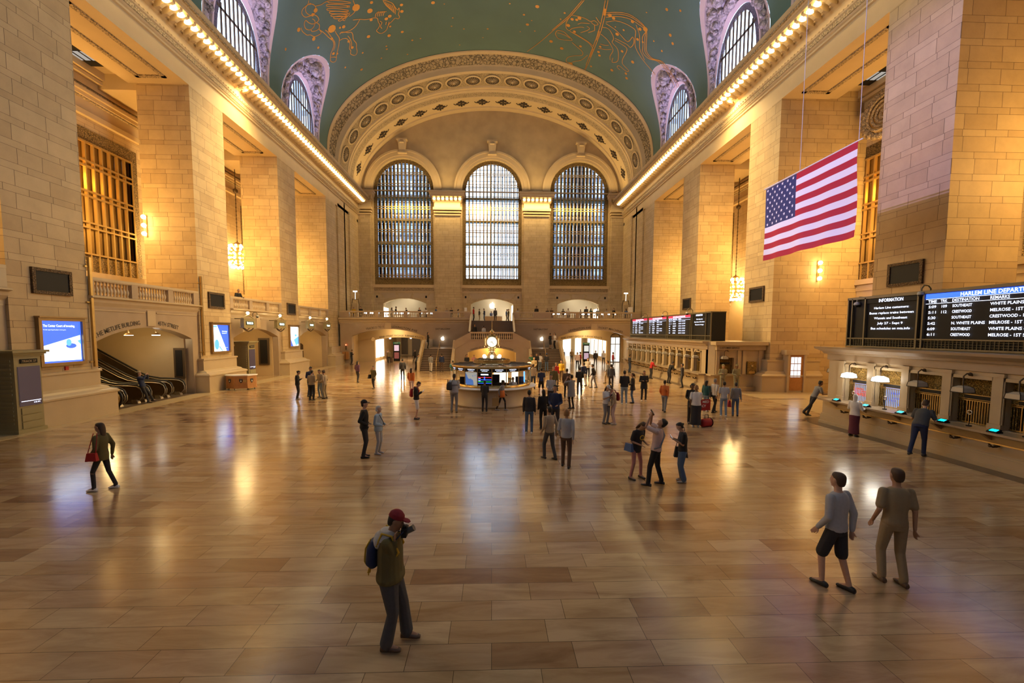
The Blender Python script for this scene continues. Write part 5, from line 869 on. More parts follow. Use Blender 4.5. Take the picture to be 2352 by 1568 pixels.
t = thing('bronze_wall_panel', 'tall dark bronze panel on the wall beside the escalators', 'wall panel', (-19.15, 27.33, .95)); MB().box(-.32, .32, -.04, .02, 0, 1.85).build('frame', mBz, t); MB().box(-.2, .2, -.06, -.03, .12, 1.72).build('panel', mBlk, t)
t = thing('bronze_wall_panel', 'tall dark bronze panel in the middle left bay', 'wall panel', (-19.6, 38.14, .95)); MB().box(-.45, .45, -.04, .02, 0, 2.3).build('frame', mBz, t); MB().box(-.3, .3, -.06, -.03, .12, 2.15).build('panel', mBlk, t)
for i, (x, y) in enumerate([(-20.2, 25.0), (-21.2, 24.2), (-19.7, 26.3)]):
    t = thing('dome_pendant', ('left one of three dome pendants above the escalators', 'rear unlit one of three dome pendants above the escalators', 'right one of three dome pendants above the escalators')[i], 'lamp', (x, y, 3.62)); MB().cone((0, 0, .1), (0, 0, .6), .03, .03, 6).build('stem', mPl, t)
    mb = MB(); mb.lathe([(.05, .12), (.1, .1), (.22, 0), (.22, -.02)], n=14); mb.build('shade', mPl, t)
    if i != 1: MB().cone((0, 0, -.04), (0, 0, -.02), .2, .2, 14).build('diffuser', mWhiteL, t)
# ---- police podium
t = thing('police_podium', 'oak police desk on casters with white top and shield badges', 'desk', (-16.6, 29.3, 0), radians(18))
pl = [(-.85, .3), (-.85, -.1), (-.3, -.5), (.45, -.5), (.85, -.05), (.85, .3)]
mb = MB(); mb.prism(pl, lambda u, v, w: (u, v, w), .1, .92); mb.build('body', mWd, t); mb = MB(); mb.prism([(u*1.08, v*1.08) for u, v in pl], lambda u, v, w: (u, v, w), .92, .98); mb.build('top', mWh, t)
mb = MB(); mb.prism([(u*1.03, v*1.03) for u, v in pl], lambda u, v, w: (u, v, w), .1, .18); mb.build('skirting', mWd, t)
def badge(x, y, ang, k):
    ux = Vector((cos(ang), sin(ang), 0)); n = Vector((sin(ang), -cos(ang), 0)); mb = MB(); P = [(-.1, .12), (-.06, .14), (0, .12), (.06, .14), (.1, .12), (.1, 0), (.06, -.1), (0, -.15), (-.06, -.1), (-.1, 0)]
    c = Vector((x, y, .6)); mb.add([c+ux*(u*k)+Vector((0, 0, v))+n*.012 for u, v in P[::-1]], [tuple(range(10))]); b = mb.build('police_badge', mBlk, t)
    mb = MB(); mb.add([c+ux*(.05*k*cos(a))+Vector((0, 0, .055*sin(a)-.02))+n*.018 for a in [2*pi*i/12 for i in range(12)]], [tuple(range(12))]); text(mb, 'POLICE', c+Vector((0, 0, .06))+n*.02, ux, Z_, .035, 'c', 0, .15); mb.build('badge_seal', M('badge_silver', (.6, .6, .62), .35, .6), b)
badge(.08, -.5, 0, 1); badge(.66, -.27, atan2(.45, .4), 1.0); badge(-.6, -.29, atan2(-.4, .55), 1)
mb = MB(); mb.box(.2, .4, -.512, -.5, .5, .66); mb.build('brass_plate', mBr, t)
for x, y in ((-.75, -.05), (-.3, -.42), (.45, -.42), (.75, .1), (-.75, .25)): q = MB(); q.cone((x-.02, y, .05), (x+.02, y, .05), .05, .05, 10); q.build('caster', mRub, t)
# ---- lit track signs
def track_sign(y, z, num, la):
    t = thing('track_sign', la, 'sign', (-17.6, y, z)); t.rotation_euler = (0, 0, radians(0))
    mb = MB(); mb.box(-.12, .12, -.75, .75, -.3, .3); mb.box(-.15, .15, -.8, .8, .28, .34); mb.box(-.15, .15, -.8, .8, -.34, -.28)
    mb.tube([(0, -.78, .34), (0, -.5, .42), (0, -.3, .5), (0, 0, .58), (0, .3, .5), (0, .5, .42), (0, .78, .34)], .035, 6); mb.build('case', mKi, t)
    mb = MB(); mb.tube([(0, -.7, -.34), (0, -.4, -.5), (0, 0, -.6), (0, .4, -.5), (0, .7, -.34)], .04, 6); mb.tube([(0, -.5, -.36), (0, -.15, -.5), (0, .15, -.36)], .03, 6); mb.tube([(-.1, .6, .3), (-.6, .6, .3)], .03, 6); mb.tube([(-.1, -.6, .3), (-.6, -.6, .3)], .03, 6); mb.build('scroll_bracket', mBz, t)
    mb = MB()
    for x in (-.125, .125): mb.box(x-.004, x+.004, -.5, .5, -.13, .13)
    mb.box(-.3, .3, -.752, -.748, -.13, .13) if False else None
    mb.build('glass_panel', mBlk, t); mb = MB(); text(mb, 'TRACK '+num, (.135, 0, -.07), Y_, Z_, .15, 'c', 0, .8, .03); mb.build('lettering', E('track_letters'+num, (.75, 1, .7), 4), t)
    mb = MB(); mb.box(-.125, .125, -.76, -.75, -.2, .2); mb.build('side_panel', mKi, t); q = MB(); q.ball((0, 0, .72), .11, 8); q.build('globe_lamp', mBulb, t)
track_sign(32.2, 4.42, '26', 'lit track sign on scroll brackets, first from the nearest left bay'); track_sign(37.0, 4.42, '25', 'lit track sign on scroll brackets, second in the middle left bay')
track_sign(43.0, 4.45, '24', 'lit track sign on scroll brackets, third along the left wall'); track_sign(47.3, 4.45, '23', 'lit track sign on scroll brackets, farthest along the left wall')
def camera_dome(x, y, z, s, la, k=1.0):
    t = thing('security_camera', la, 'camera', (x, y, z)); q = MB(); q.tube([(s*.0, 0, 0), (s*.0, 0, .25*k), (-s*.1*k, 0, .36*k), (-s*.25*k, 0, .36*k), (-s*.34*k, 0, .24*k), (-s*.34*k, 0, .16*k)], .028, 6); q.build('gooseneck', mFr, t)
    q = MB(); q.lathe([(.03, .0), (.1, -.03), (.12, -.1), (.11, -.13)], (-s*.34*k, 0, .16*k), 12); q.build('housing', M('camera_grey', (.4, .38, .33), .4), t); q = MB(); q.ball((-s*.34*k, 0, .03*k), .09, 8); q.build('dome', mBlk, t)
camera_dome(-18.0, 33.6, 4.9, -1, 'dome camera on a curved arm above the track signs')
# ---- inscriptions on the left arches
def arcl(bi, dz=.16):
    a, b = GAPS[bi]; a += .45; b -= .55; c = (a+b)/2; hw = (b-a)/2; r = (hw*hw+(4.02-3.35)**2)/(2*(4.02-3.35)); return lambda u: (u, 4.02-r+sqrt(max(.01, r*r-(u-c)**2))+dz)
mb = MB()
for st, u0, u1 in (('THE METLIFE BUILDING', 20.9, 23.55), ('45TH STREET', 24.75, 26.3)):
    o, f_ = text_arc(mb, st, arcl(1), u0, u1, .22, 0, .012); mb.add([(-18.408, u, v) for u, v in o], f_)
tag(mb.build('wall_inscription', mSign), 'dark engraved lettering over the escalator arch', 'lettering')
# ---- chandeliers
def chandelier(x, y, z, top, la):
    t = thing('chandelier', la, 'chandelier', (x, y, z)); mb = MB(); mb.lathe([(.04, 2.0), (.3, 1.85), (.42, 1.7), (.35, 1.6), (.75, 1.35), (.9, .9), (.85, .4), (.6, .0), (.3, -.12), (.02, -.2)], n=14); mb.build('basket', mBr, t)
    mb = MB(); mb.tube([(0, 0, 1.9), (0, 0, top-z)], .035, 6); mb.ball((0, 0, (top-z)*.7), .22, 8)
    zz = 2.0
    while zz < top-z-.2: mb.ball((0, 0, zz), .07, 6); zz += .34
    mb.build('chain', mBz, t); n_ = 0; b0 = None
    for zc, r, n in ((1.62, .62, 10), (1.28, .92, 12), (.86, 1.05, 14), (.44, 1.0, 14), (.06, .82, 12), (-.28, .5, 9)):
        for i in range(n):
            a = 2*pi*(i+.5*(n % 4 == 0))/n; p = (r*cos(a), r*sin(a), zc)
            if b0 is None: q = MB(); q.ball((0, 0, 0), .105, 8); b0 = q.build('bulb', mBulb, t, p)
            else: c = b0.copy(); COL.objects.link(c); c.location = p
    return t
chandelier(-24.0+.9, 41.0, 9.9, 19.2, 'glowing gilt chandelier hanging in the left gallery')
chandelier(24.0-.9, 41.0, 7.3, 19.2, 'glowing gilt chandelier hanging in the right gallery')
for s, z, la in ((-1, 9.7, 'three globe wall lamps at the back edge of the second left pier'), (1, 7.35, 'three globe wall lamps at the back edge of the second right pier')):
    t = thing('wall_sconce', la, 'lamp', (s*21.2, 27.95, z)); MB().box(-.05, .05, -.04, .06, -.1, 1.2).build('back_plate', mBr, t)
    for i in range(3): q = MB(); q.ball((0, -.16, .05+i*.5), .13, 8); q.cone((0, -.16, .05+i*.5), (0, 0, .0+i*.5), .03, .03, 6); q.build('globe', mBulb, t)
t = thing('carved_medallion', 'carved swirling medallion on the right gallery wall behind the flag', 'relief', (23.3, 25.9, 16.9))
mb = MB()
for k_ in range(4): mb.tube([(-.25+.05*k_, (1.05-.25*k_)*cos(2*pi*i/24), (.95-.23*k_)*sin(2*pi*i/24)) for i in range(24)], .09, 6, closed=True)
for i in range(22): a = 2*pi*i/22; mb.ball((-.12, 1.45*cos(a), 1.25*sin(a)), (.16, .3, .22), 6)
mb.build('scrolls', mOrF, t)
# ---- flag
mRed = M('flag_red', (.42, .004, .02), .7); mWhF = M('flag_white', (.78, .74, .72), .7); mNav = M('flag_navy', (.02, .025, .10), .7)
for m_ in (mRed, mWhF, mNav): m_.node_tree.nodes['Principled BSDF'].inputs['Subsurface Weight'].default_value = 0
FX, FY0, FY1, FZ0, FZ1 = 14.0, 22.36, 16.66, 7.58, 11.16
fl = thing('national_flag', 'large stars and stripes flag hanging on a pole before the right piers', 'flag', (FX, (FY0+FY1)/2, FZ1))
nx, nz = 60, 39
def wav(u, v): return .10*sin(u*9+v*2)*(1-v)*.6+.05*sin(u*23)*(1-v)+.07*sin(v*5)*u
def FP(u, v, o=0): return (wav(u, v)+o, (FY0+(FY1-FY0)*u)-(FY0+FY1)/2, (FZ0+(FZ1-FZ0)*v)-FZ1)
mb = MB(); vs = [FP(i/nx, j/nz) for j in range(nz+1) for i in range(nx+1)]; A_, B_, C_ = [], [], []
for j in range(nz):
    for i in range(nx):
        f = (j*(nx+1)+i, j*(nx+1)+i+1, (j+1)*(nx+1)+i+1, (j+1)*(nx+1)+i); st = j//3
        (C_ if (i < 24 and st >= 6) else (A_ if st % 2 == 0 else B_)).append(f)
mb.add(vs, A_, 0, True); o = len(mb.v); mb.f += B_+C_; mb.m += [1]*len(B_)+[2]*len(C_); mb.sm += [True]*(len(B_)+len(C_)); mb.build('cloth', [mRed, mWhF, mNav], fl)
mb = MB()
for r in range(9):
    for c in range(6 if r % 2 == 0 else 5):
        u = .4*(c+.5+(.5 if r % 2 else 0))/6; v = 1-(7/13)*(r+.6)/9.2; q = []
        for k_ in range(10):
            a = pi/2+2*pi*k_/10; R_ = .085 if k_ % 2 == 0 else .035; q.append((u+R_*cos(a)/5.7, v+R_*sin(a)/3.58))
        for off in (-.02, .02): mb.add([FP(a, b, off) for a, b in (q if off < 0 else q[::-1])], [tuple(range(10))])
mb.build('stars', mWhF, fl)
h_ = (FY0-FY1)/2
MB().cone((0, -h_-.15, .05), (0, h_+.12, .05), .03, .03, 8).build('pole', M('pale_pole', (.7, .68, .62), .4), fl)
mb = MB(); mb.tube([(0, -h_+.05, .05), (0, -h_+.05, 25)], .012, 4); mb.build('cable', M('thin_cable', (.6, .58, .6), .4), fl)
mb = MB(); mb.tube([(0, h_-2.45, .05), (0, h_-2.45, 24.9)], .012, 4); mb.build('cable', bpy.data.materials['thin_cable'], fl)
# ================================================================ INFORMATION BOOTH
BC = (0, 23.93, 0)
b = thing('information_booth', 'round marble and brass information booth in the middle of the floor', 'booth', BC)
mb = MB(); mb.lathe([(2.2, .0), (2.27, .0), (2.27, .1), (2.24, .12), (2.24, .9)], n=48); mb.build('marble_base', mT, b)
mb = MB(); mb.lathe([(2.24, .9), (2.42, .92), (2.44, .95), (2.44, .98), (2.41, 1.0), (1.9, 1.0)], n=48); mb.build('counter_ledge', mWh, b)
mb = MB(); mb.lathe([(2.12, 1.0), (2.12, 1.13), (2.06, 1.15)], n=18); mb.build('brass_sill', mBr, b)
NB = 18; Rb = 2.14
def bp_(i, r=Rb): a = -pi/2+2*pi*(i+.0)/NB; return (r*cos(a), r*sin(a))
mb = MB()
for i in range(NB): x, y = bp_(i); mb.cone((x, y, 1.1), (x, y, 2.02), .022, .022, 6)
mb.build('brass_mullions', mBr, b)
for i in range(NB):
    a0 = bp_(i); a1 = bp_(i+1); mb = MB(); mb.add([(a0[0], a0[1], 1.14), (a1[0], a1[1], 1.14), (a1[0], a1[1], 1.83), (a0[0], a0[1], 1.83)], [(0, 1, 2, 3)]); mb.build('glass_pane', mGlB, b)
    mb = MB(); mb.add([(a0[0]*1.005, a0[1]*1.005, 1.83), (a1[0]*1.005, a1[1]*1.005, 1.83), (a1[0]*1.005, a1[1]*1.005, 2.0), (a0[0]*1.005, a0[1]*1.005, 2.0)], [(0, 1, 2, 3)]); hp = mb.build('header_panel', mBlk, b)
    if i in (15, 16, 17, 0, 1, 14, 3):
        ux = Vector((a1[0]-a0[0], a1[1]-a0[1], 0)).normalized(); c = Vector(((a0[0]+a1[0])/2, (a0[1]+a1[1])/2, 0))*1.01; mb = MB()
        text(mb, 'INFORMATION', c+Vector((0, 0, 1.93)), ux, Z_, .038, 'c', 0, .42, .01); text(mb, 'and Timetables', c+Vector((0, 0, 1.865)), ux, Z_, .03, 'c', 0, .3, .01); mb.build('header_lettering', mLedW, hp)
mb = MB(); mb.lathe([(2.16, 1.99), (2.2, 2.0), (2.2, 2.05), (2.24, 2.06), (2.24, 2.1), (2.16, 2.11)], n=NB); mb.lathe([(2.15, 1.82), (2.17, 1.82), (2.17, 1.845), (2.15, 1.845)], n=NB); mb.build('brass_cornice', mBr, b)
mb = MB(); mb.lathe([(2.2, 2.1), (1.0, 2.16), (0, 2.17)], n=NB, smooth=False); rf = mb.build('roof', M('grey_glass_roof', (.18, .19, .21), .12, spec=.9), b)
mb = MB()
for i in range(NB): x, y = bp_(i, 2.18); x1, y1 = bp_(i, .95); mb.tube([(x, y, 2.112), (x1, y1, 2.175)], .012, 4)
mb.build('roof_glazing_bars', mBlk, rf)
# inside fittings
mb = MB(); mb.lathe([(1.95, .0), (1.95, .95), (1.4, .95), (1.4, .9)], n=24); mb.build('inner_desk', mWd, b)
a0, a1 = bp_(16), bp_(17); 
def panelq(i, nm, mt, r=.985, z0=1.16, z1=1.82, par=b):
    a0 = bp_(i); a1 = bp_(i+1); mb = MB(); e = .03; P0 = Vector((a0[0], a0[1], 0))*r; P1 = Vector((a1[0], a1[1], 0))*r; mb.add([P0+Vector((0, 0, z0)), P1+Vector((0, 0, z0)), P1+Vector((0, 0, z1)), P0+Vector((0, 0, z1))], [(0, 1, 2, 3)]); return mb.build(nm, mt, par), P0, P1
mmap, nt, bb = new_mat('regional_map'); g = N(nt, 'ShaderNodeNewGeometry'); n_ = N(nt, 'ShaderNodeTexNoise', Scale=2.6, Detail=3.0); L(nt, g.outputs['Position'], n_.inputs['Vector']); cr = N(nt, 'ShaderNodeValToRGB'); cr.color_ramp.interpolation = 'CONSTANT'; cr.color_ramp.elements[0].color = (.08, .2, .55, 1); cr.color_ramp.elements[1].position = .48; cr.color_ramp.elements[1].color = (.45, .45, .42, 1); L(nt, n_.outputs['Fac'], cr.inputs[0]); L(nt, cr.outputs[0], bb.inputs['Base Color']); L(nt, cr.outputs[0], bb.inputs['Emission Color']); bb.inputs['Emission Strength'].default_value = .45
panelq(16, 'map_panel', mmap)
sc_, P0, P1 = panelq(17, 'status_screen', mBlk); ux = (P1-P0).normalized(); n = Vector((-ux.y, ux.x, 0))*-1; mb = MB(); mr = MB(); mg = MB(); mw = MB()
def strip(m_, u0, u1, z0, z1): P = P0+(P1-P0)*u0-n*-.004; Q = P0+(P1-P0)*u1-n*-.004; m_.add([P+Vector((0, 0, z0)), Q+Vector((0, 0, z0)), Q+Vector((0, 0, z1)), P+Vector((0, 0, z1))], [(0, 1, 2, 3)])
strip(mr, .03, .97, 1.56, 1.575); strip(mb, .03, .97, 1.43, 1.46); strip(mb, .03, .97, 1.26, 1.28); strip(mg, .03, .97, 1.34, 1.355); strip(mw, .22, .75, 1.68, 1.74); strip(mw, .06, .2, 1.5, 1.52); strip(mw, .06, .2, 1.38, 1.4); strip(mb, .45, .52, 1.2, 1.6)
mr.build('red_line', mLedR, sc_); mb.build('blue_lines', mLedB, sc_); mg.build('green_line', mGreenL, sc_); mw.build('white_text', mLedWd, sc_)
mb = MB()
for i, (x, y, h) in enumerate([(.5, -1.5, .3), (-.9, -1.2, .45), (1.5, -.4, .5), (-1.5, -.5, .5), (.2, -.3, .6)]): mb.box(x-.22, x+.22, y-.05, y+.05, .95, .95+h); 
mb.build('monitors', mBlk, b); mb = MB(); mb.box(.1, .9, .5, .6, 1.0, 1.8); mb.box(-1.4, -.6, .5, .6, 1.0, 1.7); mb.box(1.1, 1.5, .2, .3, 1.05, 1.75); mb.build('lit_back_panels', E('booth_inner_glow', (1, .85, .6), 1.6), b)
mb = MB(); mb.box(1.72, 1.76, -.95, -.35, 1.2, 1.75); mb.build('blue_screen', mScrM, b)
# clock on the booth
ck = thing('clock', 'four faced brass clock on top of the round information booth', 'clock', (BC[0], BC[1], 2.17))
mb = MB(); mb.lathe([(1.02, 0), (1.04, .03), (.98, .06), (.98, .2), (.96, .2)], n=36, smooth=False)
mb.build('scroll_gallery_base', mBr, ck); mb = MB()
for i in range(60): a = 2*pi*i/60; mb.cone((.98*cos(a), .98*sin(a), .03), (.98*cos(a), .98*sin(a), .18), .022, .012, 5)
mb.build('scroll_gallery', mBr, ck)
mb = MB(); mb.lathe([(.62, .0), (.70, .02), (.70, .2), (.74, .22), (.74, .25), (.4, .27)], n=32); mb.build('information_band', mBz, ck)
mb = MB(); vs_, fs_, w_ = text2d('Information', .02); k_ = .13/.7
mb.add([(.712*cos(-pi/2+((x-w_/2)*k_*1.0)/.712), .712*sin(-pi/2+((x-w_/2)*k_)/.712), .055+y*k_) for x, y in vs_], fs_)
for st, ang in (('i', -.95), ('?', .95), ('->', 1.2), ('<-', -1.2)):
    vs_, fs_, w_ = text2d(st, .02); mb.add([(.712*cos(-pi/2+ang+((x-w_/2)*k_)/.712), .712*sin(-pi/2+ang+((x-w_/2)*k_)/.712), .055+y*k_) for x, y in vs_], fs_)
mb.build('band_lettering', E('information_glow', (1, .85, .5), 6), ck)
mb = MB(); mb.lathe([(.4, .27), (.34, .33), (.24, .42), (.16, .55), (.145, .62), (.19, .65), (.19, .69), (.15, .71), (.17, .75), (.24, .80), (.2, .84)], n=20); mb.build('pedestal', mBr, ck)
for i in range(4):
    a = pi/4*0+pi/2*i; x, y = .42*cos(a), .42*sin(a); t = MB(); t.ball((x, y, .36), .095, 10); t.build('globe_lamp', mWhiteL, ck)
CZ = 1.15; mb = MB()
n = 24                                   # rounded four sided case
prof = [(.10, -.40), (.24, -.33), (.36, -.2), (.40, 0), (.36, .2), (.25, .33), (.12, .40), (0, .43)]
vs = []
for r, z in prof:
    for i in range(n):
        a = 2*pi*i/n; q = (abs(cos(a))**4+abs(sin(a))**4)**(-.25); q = 1+(q-1)*.55; vs.append((r*cos(a)*q, r*sin(a)*q, CZ+z))
mb.add(vs, [(j*n+i, j*n+(i+1) % n, (j+1)*n+(i+1) % n, (j+1)*n+i) for j in range(len(prof)-1) for i in range(n)], 0, True); mb.build('case', mBr, ck)
for k4 in range(4):
    a = -pi/2+pi/2*k4; nrm = Vector((cos(a), sin(a), 0)); ux = Vector((-sin(a), cos(a), 0)); c = nrm*.405+Vector((0, 0, CZ)); Zv = Vector((0, 0, 1))
    mb = MB(); mb.add([c+nrm*(.02)+ux*(.275*cos(q))+Zv*(.275*sin(q)) for q in [2*pi*i/32 for i in range(32)]], [tuple(range(32))]); fc = mb.build('dial', E('opal_dial'+str(k4), (1, .88, .62), 1.1), ck)
    mb = MB(); mb.tube([c+nrm*.0+ux*(.29*cos(2*pi*i/32))+Zv*(.29*sin(2*pi*i/32)) for i in range(32)], .028, 8, closed=True); mb.build('bezel', mBr, fc)
    mb = MB()
    for i in range(12): q = 2*pi*i/12; p = c+nrm*.025+ux*(.225*cos(q))+Zv*(.225*sin(q)); r = ux*cos(q)+Zv*sin(q); mb.obox(p, .05, .006, .014, r, ux*-sin(q)+Zv*cos(q))
    mb.build('numerals', mBr, fc)
    for ang, ln, th in ((-55, .19, .016), (180, .13, .02)):
        q = radians(ang); r = ux*cos(q)+Zv*sin(q); mb = MB(); mb.obox(c+nrm*.03+r*(ln/2-.03), ln, .006, th, r, nrm.cross(r)); mb.build('hand', mBlk, fc)
mb = MB(); mb.lathe([(.09, .43), (.05, .47), (.05, .5), (.13, .53), (.13, .56), (.06, .62), (.03, .68), (0, .73)], (0, 0, CZ), 12); mb.build('finial', mBr, ck)
# ================================================================ TICKET OFFICES (right wall)
mGr1 = ornament('brass_lattice', (.45, .28, .08), 16, .03, .15, .35, .8)
def ticket_office(label, y_near, y_far, wins, lit, far_end, lampstyle=True, name='ticket_office', bay=1.08):
    """front faces -X at x=14.6; top 3.28. y_far end is rounded and visible"""
    t = thing(name, label, 'ticket office', (14.6, (y_near+y_far)/2, 0)); oy = (y_near+y_far)/2; hw = bay/2
    def L_(x, y, z): return (x-14.6, y-oy, z)
    loops = [[(y_near, 1.0), (y_far, 1.0), (y_far, 2.72), (y_near, 2.72)]]+[[(w-hw, 1.1), (w+hw, 1.1), (w+hw, 2.5), (w-hw, 2.5)] for w in wins]
    mb = MB(); mb.panel(loops, lambda u, v, w: L_(w, u, v), 14.6, 14.95, back=False); mb.box(.35, 3.3, y_near-oy, y_far-oy, 0, .9); wl = mb.build('front_wall', mT, t)
    mb = MB(); e0 = 17.8 if far_end else 18.2
    prof = [(0, 2.72), (.06, 2.74), (.06, 2.98), (.16, 3.0), (.2, 3.08), (.4, 3.2), (.42, 3.28), (-3.2, 3.3), (-3.2, 2.72)]
    mb.add([(-d, y-oy+(d if y == y_far else 0), h) for y in (y_near, y_far) for d, h in prof], [(i, (i+1) % 9, 9+(i+1) % 9, 9+i) for i in range(9)]+[tuple(range(9)), tuple(range(17, 8, -1))]); mb.build('cornice', mTb, t)
    mb = MB(); mb.box(-.35, 3.2, y_near-oy, y_far-oy, 0, .12); mb.box(-.3, 3.2, y_near-oy, y_far-oy, .12, .36); mb.box(-.26, 3.2, y_near-oy, y_far-oy, .36, .42); mb.box(-.2, 3.2, y_near-oy, y_far-oy, .42, 1.0); mb.build('base', mT, t)
    mb = MB(); mb.box(-.62, .1, y_near-oy, y_far-oy-.2, 1.03, 1.09)
    w_ = wins[0]
    for w in wins: mb.prism([(-.55, 1.03), (-.2, 1.03), (-.2, .8)], lambda u, v, q: (u, q, v), w+.62-oy, w+.72-oy)
    mb.build('shelf', mTb, t)
    edges = sorted(wins, reverse=True)
    for i, w in enumerate(edges):
        mb = MB(); y = w+.7
        if y < y_far+.1: mb.box(-.07, 0, y-.13-oy, y+.13-oy, 1.09, 2.66); mb.box(-.1, 0, y-.17-oy, y+.17-oy, 2.62, 2.72); mb.box(-.1, 0, y-.17-oy, y+.17-oy, 1.09, 1.26); mb.build('pilaster', mT, t)
        mb = MB()
        for a, b_, c, d in ((w-hw-.1, w-hw, 1.1, 2.6), (w+hw, w+hw+.1, 1.1, 2.6), (w-hw-.1, w+hw+.1, 2.5, 2.6)): mb.box(-.04, .02, a-oy, b_-oy, c, d)
        mb.box(.3, .32, w-hw-oy, w+hw-oy, 1.1, 2.5) if False else None
        wf = mb.build('window_surround', mT, t); lt = i in lit
        mb = MB(); mb.box(.22, .26, w-hw-oy, w+hw-oy, 2.0, 2.5); mb.box(.2, .26, w+hw-.2-oy, w+hw-oy, 1.1, 2.0); mb.build('brass_lattice', mGr1, wf)
        mb = MB()
        for z in (1.98, 1.85, 1.8, 1.12): mb.box(.18, .24, w-hw-oy, w+hw-oy, z, z+.025)
        for j in range(15): y = w-hw+bay*(j+.5)/15; mb.box(.2, .225, y-.012-oy, y+.012-oy, 1.1, 1.82)
        mb.build('brass_grille', mBr, wf)
        mb = MB(); mb.box(.16, .19, w-hw+.06-oy, w+hw-.2-oy, 1.87, 1.98); mb.build('number_plate', mBlk, wf)
        mb = MB(); mb.box(.4, .42, w-hw-oy, w+hw-oy, 1.1, 2.5); mb.build('interior_blind', E('window_interior'+name+str(i), (.35, .5, 1.0), .8) if lt else M('dark_blind', (.10, .065, .03), .6) if 'dark_blind' not in bpy.data.materials else bpy.data.materials['dark_blind'], wf)
        if lt:
            mb = MB(); rr = random.Random(i)
            for q in range(5): y = w-hw+.1+rr.random()*.6; z = 1.2+rr.random()*.5; mb.box(.37, .39, y-oy, y+.3-oy, z, z+.06)
            mb.build('lit_racks', mLedR if i == 0 else mLedB, wf)
    return t, oy
wins = [16.88-1.41*k for k in range(9)]
to, oy = ticket_office('near marble ticket office with brass grilles, right foreground', 3.0, 18.3, wins, (0, 1), False)
mb = MB(); mb.box(0, .26, 0, .35, 1.0, 2.72)
# rounded ledge on the far end of the near office
mb = MB(); mb.lathe([(.0, 0), (.62, 0), (.62, .06), (0, .06)], (.25, 18.3-oy-.1, 1.03), 20, a0=0, a1=pi); mb.build('end_ledge', mTb, to)
def win_lamp(y, on, la, z=2.16, x=14.3, k=1.0, group=None):
    t = thing('ticket_window_lamp', la, 'lamp', (x, y, z), 0, group); mb = MB(); mb.tube([(.3, 0, .42), (.1, 0, .5), (0, 0, .42), (0, 0, .12)], .022*k, 6); mb.ball((.2, 0, .48), .06*k, 6); mb.build('scroll_arm', mBz, t)
    mb = MB(); mb.add([(a*r, b*r, c) for r, c in ((.08, .13), (.17, .07), (.19, -.07)) for a, b in ((-1, -1), (1, -1), (1, 1), (-1, 1))], [(j*4+i, j*4+(i+1) % 4, (j+1)*4+(i+1) % 4, (j+1)*4+i) for j in range(2) for i in range(4)]+[(3, 2, 1, 0)]); mb.add([(-.19, -.19, -.07), (.19, -.19, -.07), (.19, .19, -.07), (-.19, .19, -.07)], [(0, 1, 2, 3)]); mb.build('glass_shade', mWhiteL if on else M('unlit_shade', (.42, .38, .32), .3) if 'unlit_shade' not in bpy.data.materials else bpy.data.materials['unlit_shade'], t)
    mb = MB()
    for a, b in ((-1, -1), (1, -1), (1, 1), (-1, 1)): mb.tube([(a*.08, b*.08, .13), (a*.17, b*.17, .07), (a*.19, b*.19, -.07)], .01, 4)
    mb.tube([(-.19, -.19, -.07), (.19, -.19, -.07), (.19, .19, -.07), (-.19, .19, -.07)], .012, 4, closed=True); mb.build('lead_frame', mBlk, t)
ords = ['first', 'second', 'third', 'fourth', 'fifth', 'sixth', 'seventh', 'eighth', 'ninth']
for i, w in enumerate(wins[:6]): win_lamp(w, i < 2, ('lit' if i < 2 else 'unlit')+f' square glass lamp over the {ords[i]} ticket window of the near office')
win_lamp(18.75, False, 'unlit square lamp at the far end of the near ticket office', 2.2, 15.2)
for i, w in enumerate(wins[:5]):
    t = thing('card_terminal', f'card terminal with cyan display at the {ords[i]} near ticket window', 'card reader', (14.15, w-.38+.75*(i > -1), 1.09)); mb = MB(); mb.box(-.08, .1, -.13, .13, 0, .035); mb.hexa([(-.1, -.13, 0), (.06, -.13, 0), (.06, .13, 0), (-.1, .13, 0), (-.1, -.13, .03), (.06, -.13, .1), (.06, .13, .1), (-.1, .13, .03)]); mb.build('body', mBlk, t)
    MB().add([(-.07, -.09, .047), (-.07, .09, .047), (.03, .09, .092), (.03, -.09, .092)], [(3, 2, 1, 0)]).build('display', mCyan, t)
    t = thing('counter_microphone', f'small round intercom on a stand at the {ords[i]} near ticket window', 'intercom', (14.35, w-.2, 1.09)); MB().cone((0, 0, 0), (0, 0, .03), .07, .07, 10).build('foot', mBlk, t); MB().cone((0, 0, 0), (0, 0, .36), .012, .012, 6).build('stem', mBlk, t); mb = MB(); mb.tube([(0, .06*cos(2*pi*i_/12), .42+.06*sin(2*pi*i_/12)) for i_ in range(12)], .018, 5, closed=True); mb.build('ring', mSS, t)
# brass handrails on the counter fronts
def counter_rail(y0, y1, label, x=14.08):
    t = thing('counter_handrail', label, 'handrail', (x, y0, .8)); L0 = y1-y0
    mb = MB(); mb.box(-.05, -.01, 0, L0, -.02, .02); mb.build('rail', mBr, t); y = .3
    while y < L0:
        mb = MB(); mb.tube([(.3, y, -.12), (.1, y, -.14), (0, y, -.06), (-.03, y, 0)], .025, 6); mb.ball((.02, y, -.1), .045, 6); mb.ball((.2, y, -.1), .06, 6); mb.build('scroll_bracket', mBz, t); y += 1.05
    q = MB()
counter_rail(4, 17.2, 'long brass handrail on brackets along the near ticket counter')
counter_rail(29.6, 45, 'long brass handrail on brackets along the far ticket counter')
wins2 = [30.42+1.35*k for k in range(12)][::-1]
tf, oy2 = ticket_office('far marble ticket office with a row of arched ticket windows', 28.9, 46.6, wins2, (), True, name='ticket_office', bay=.98)
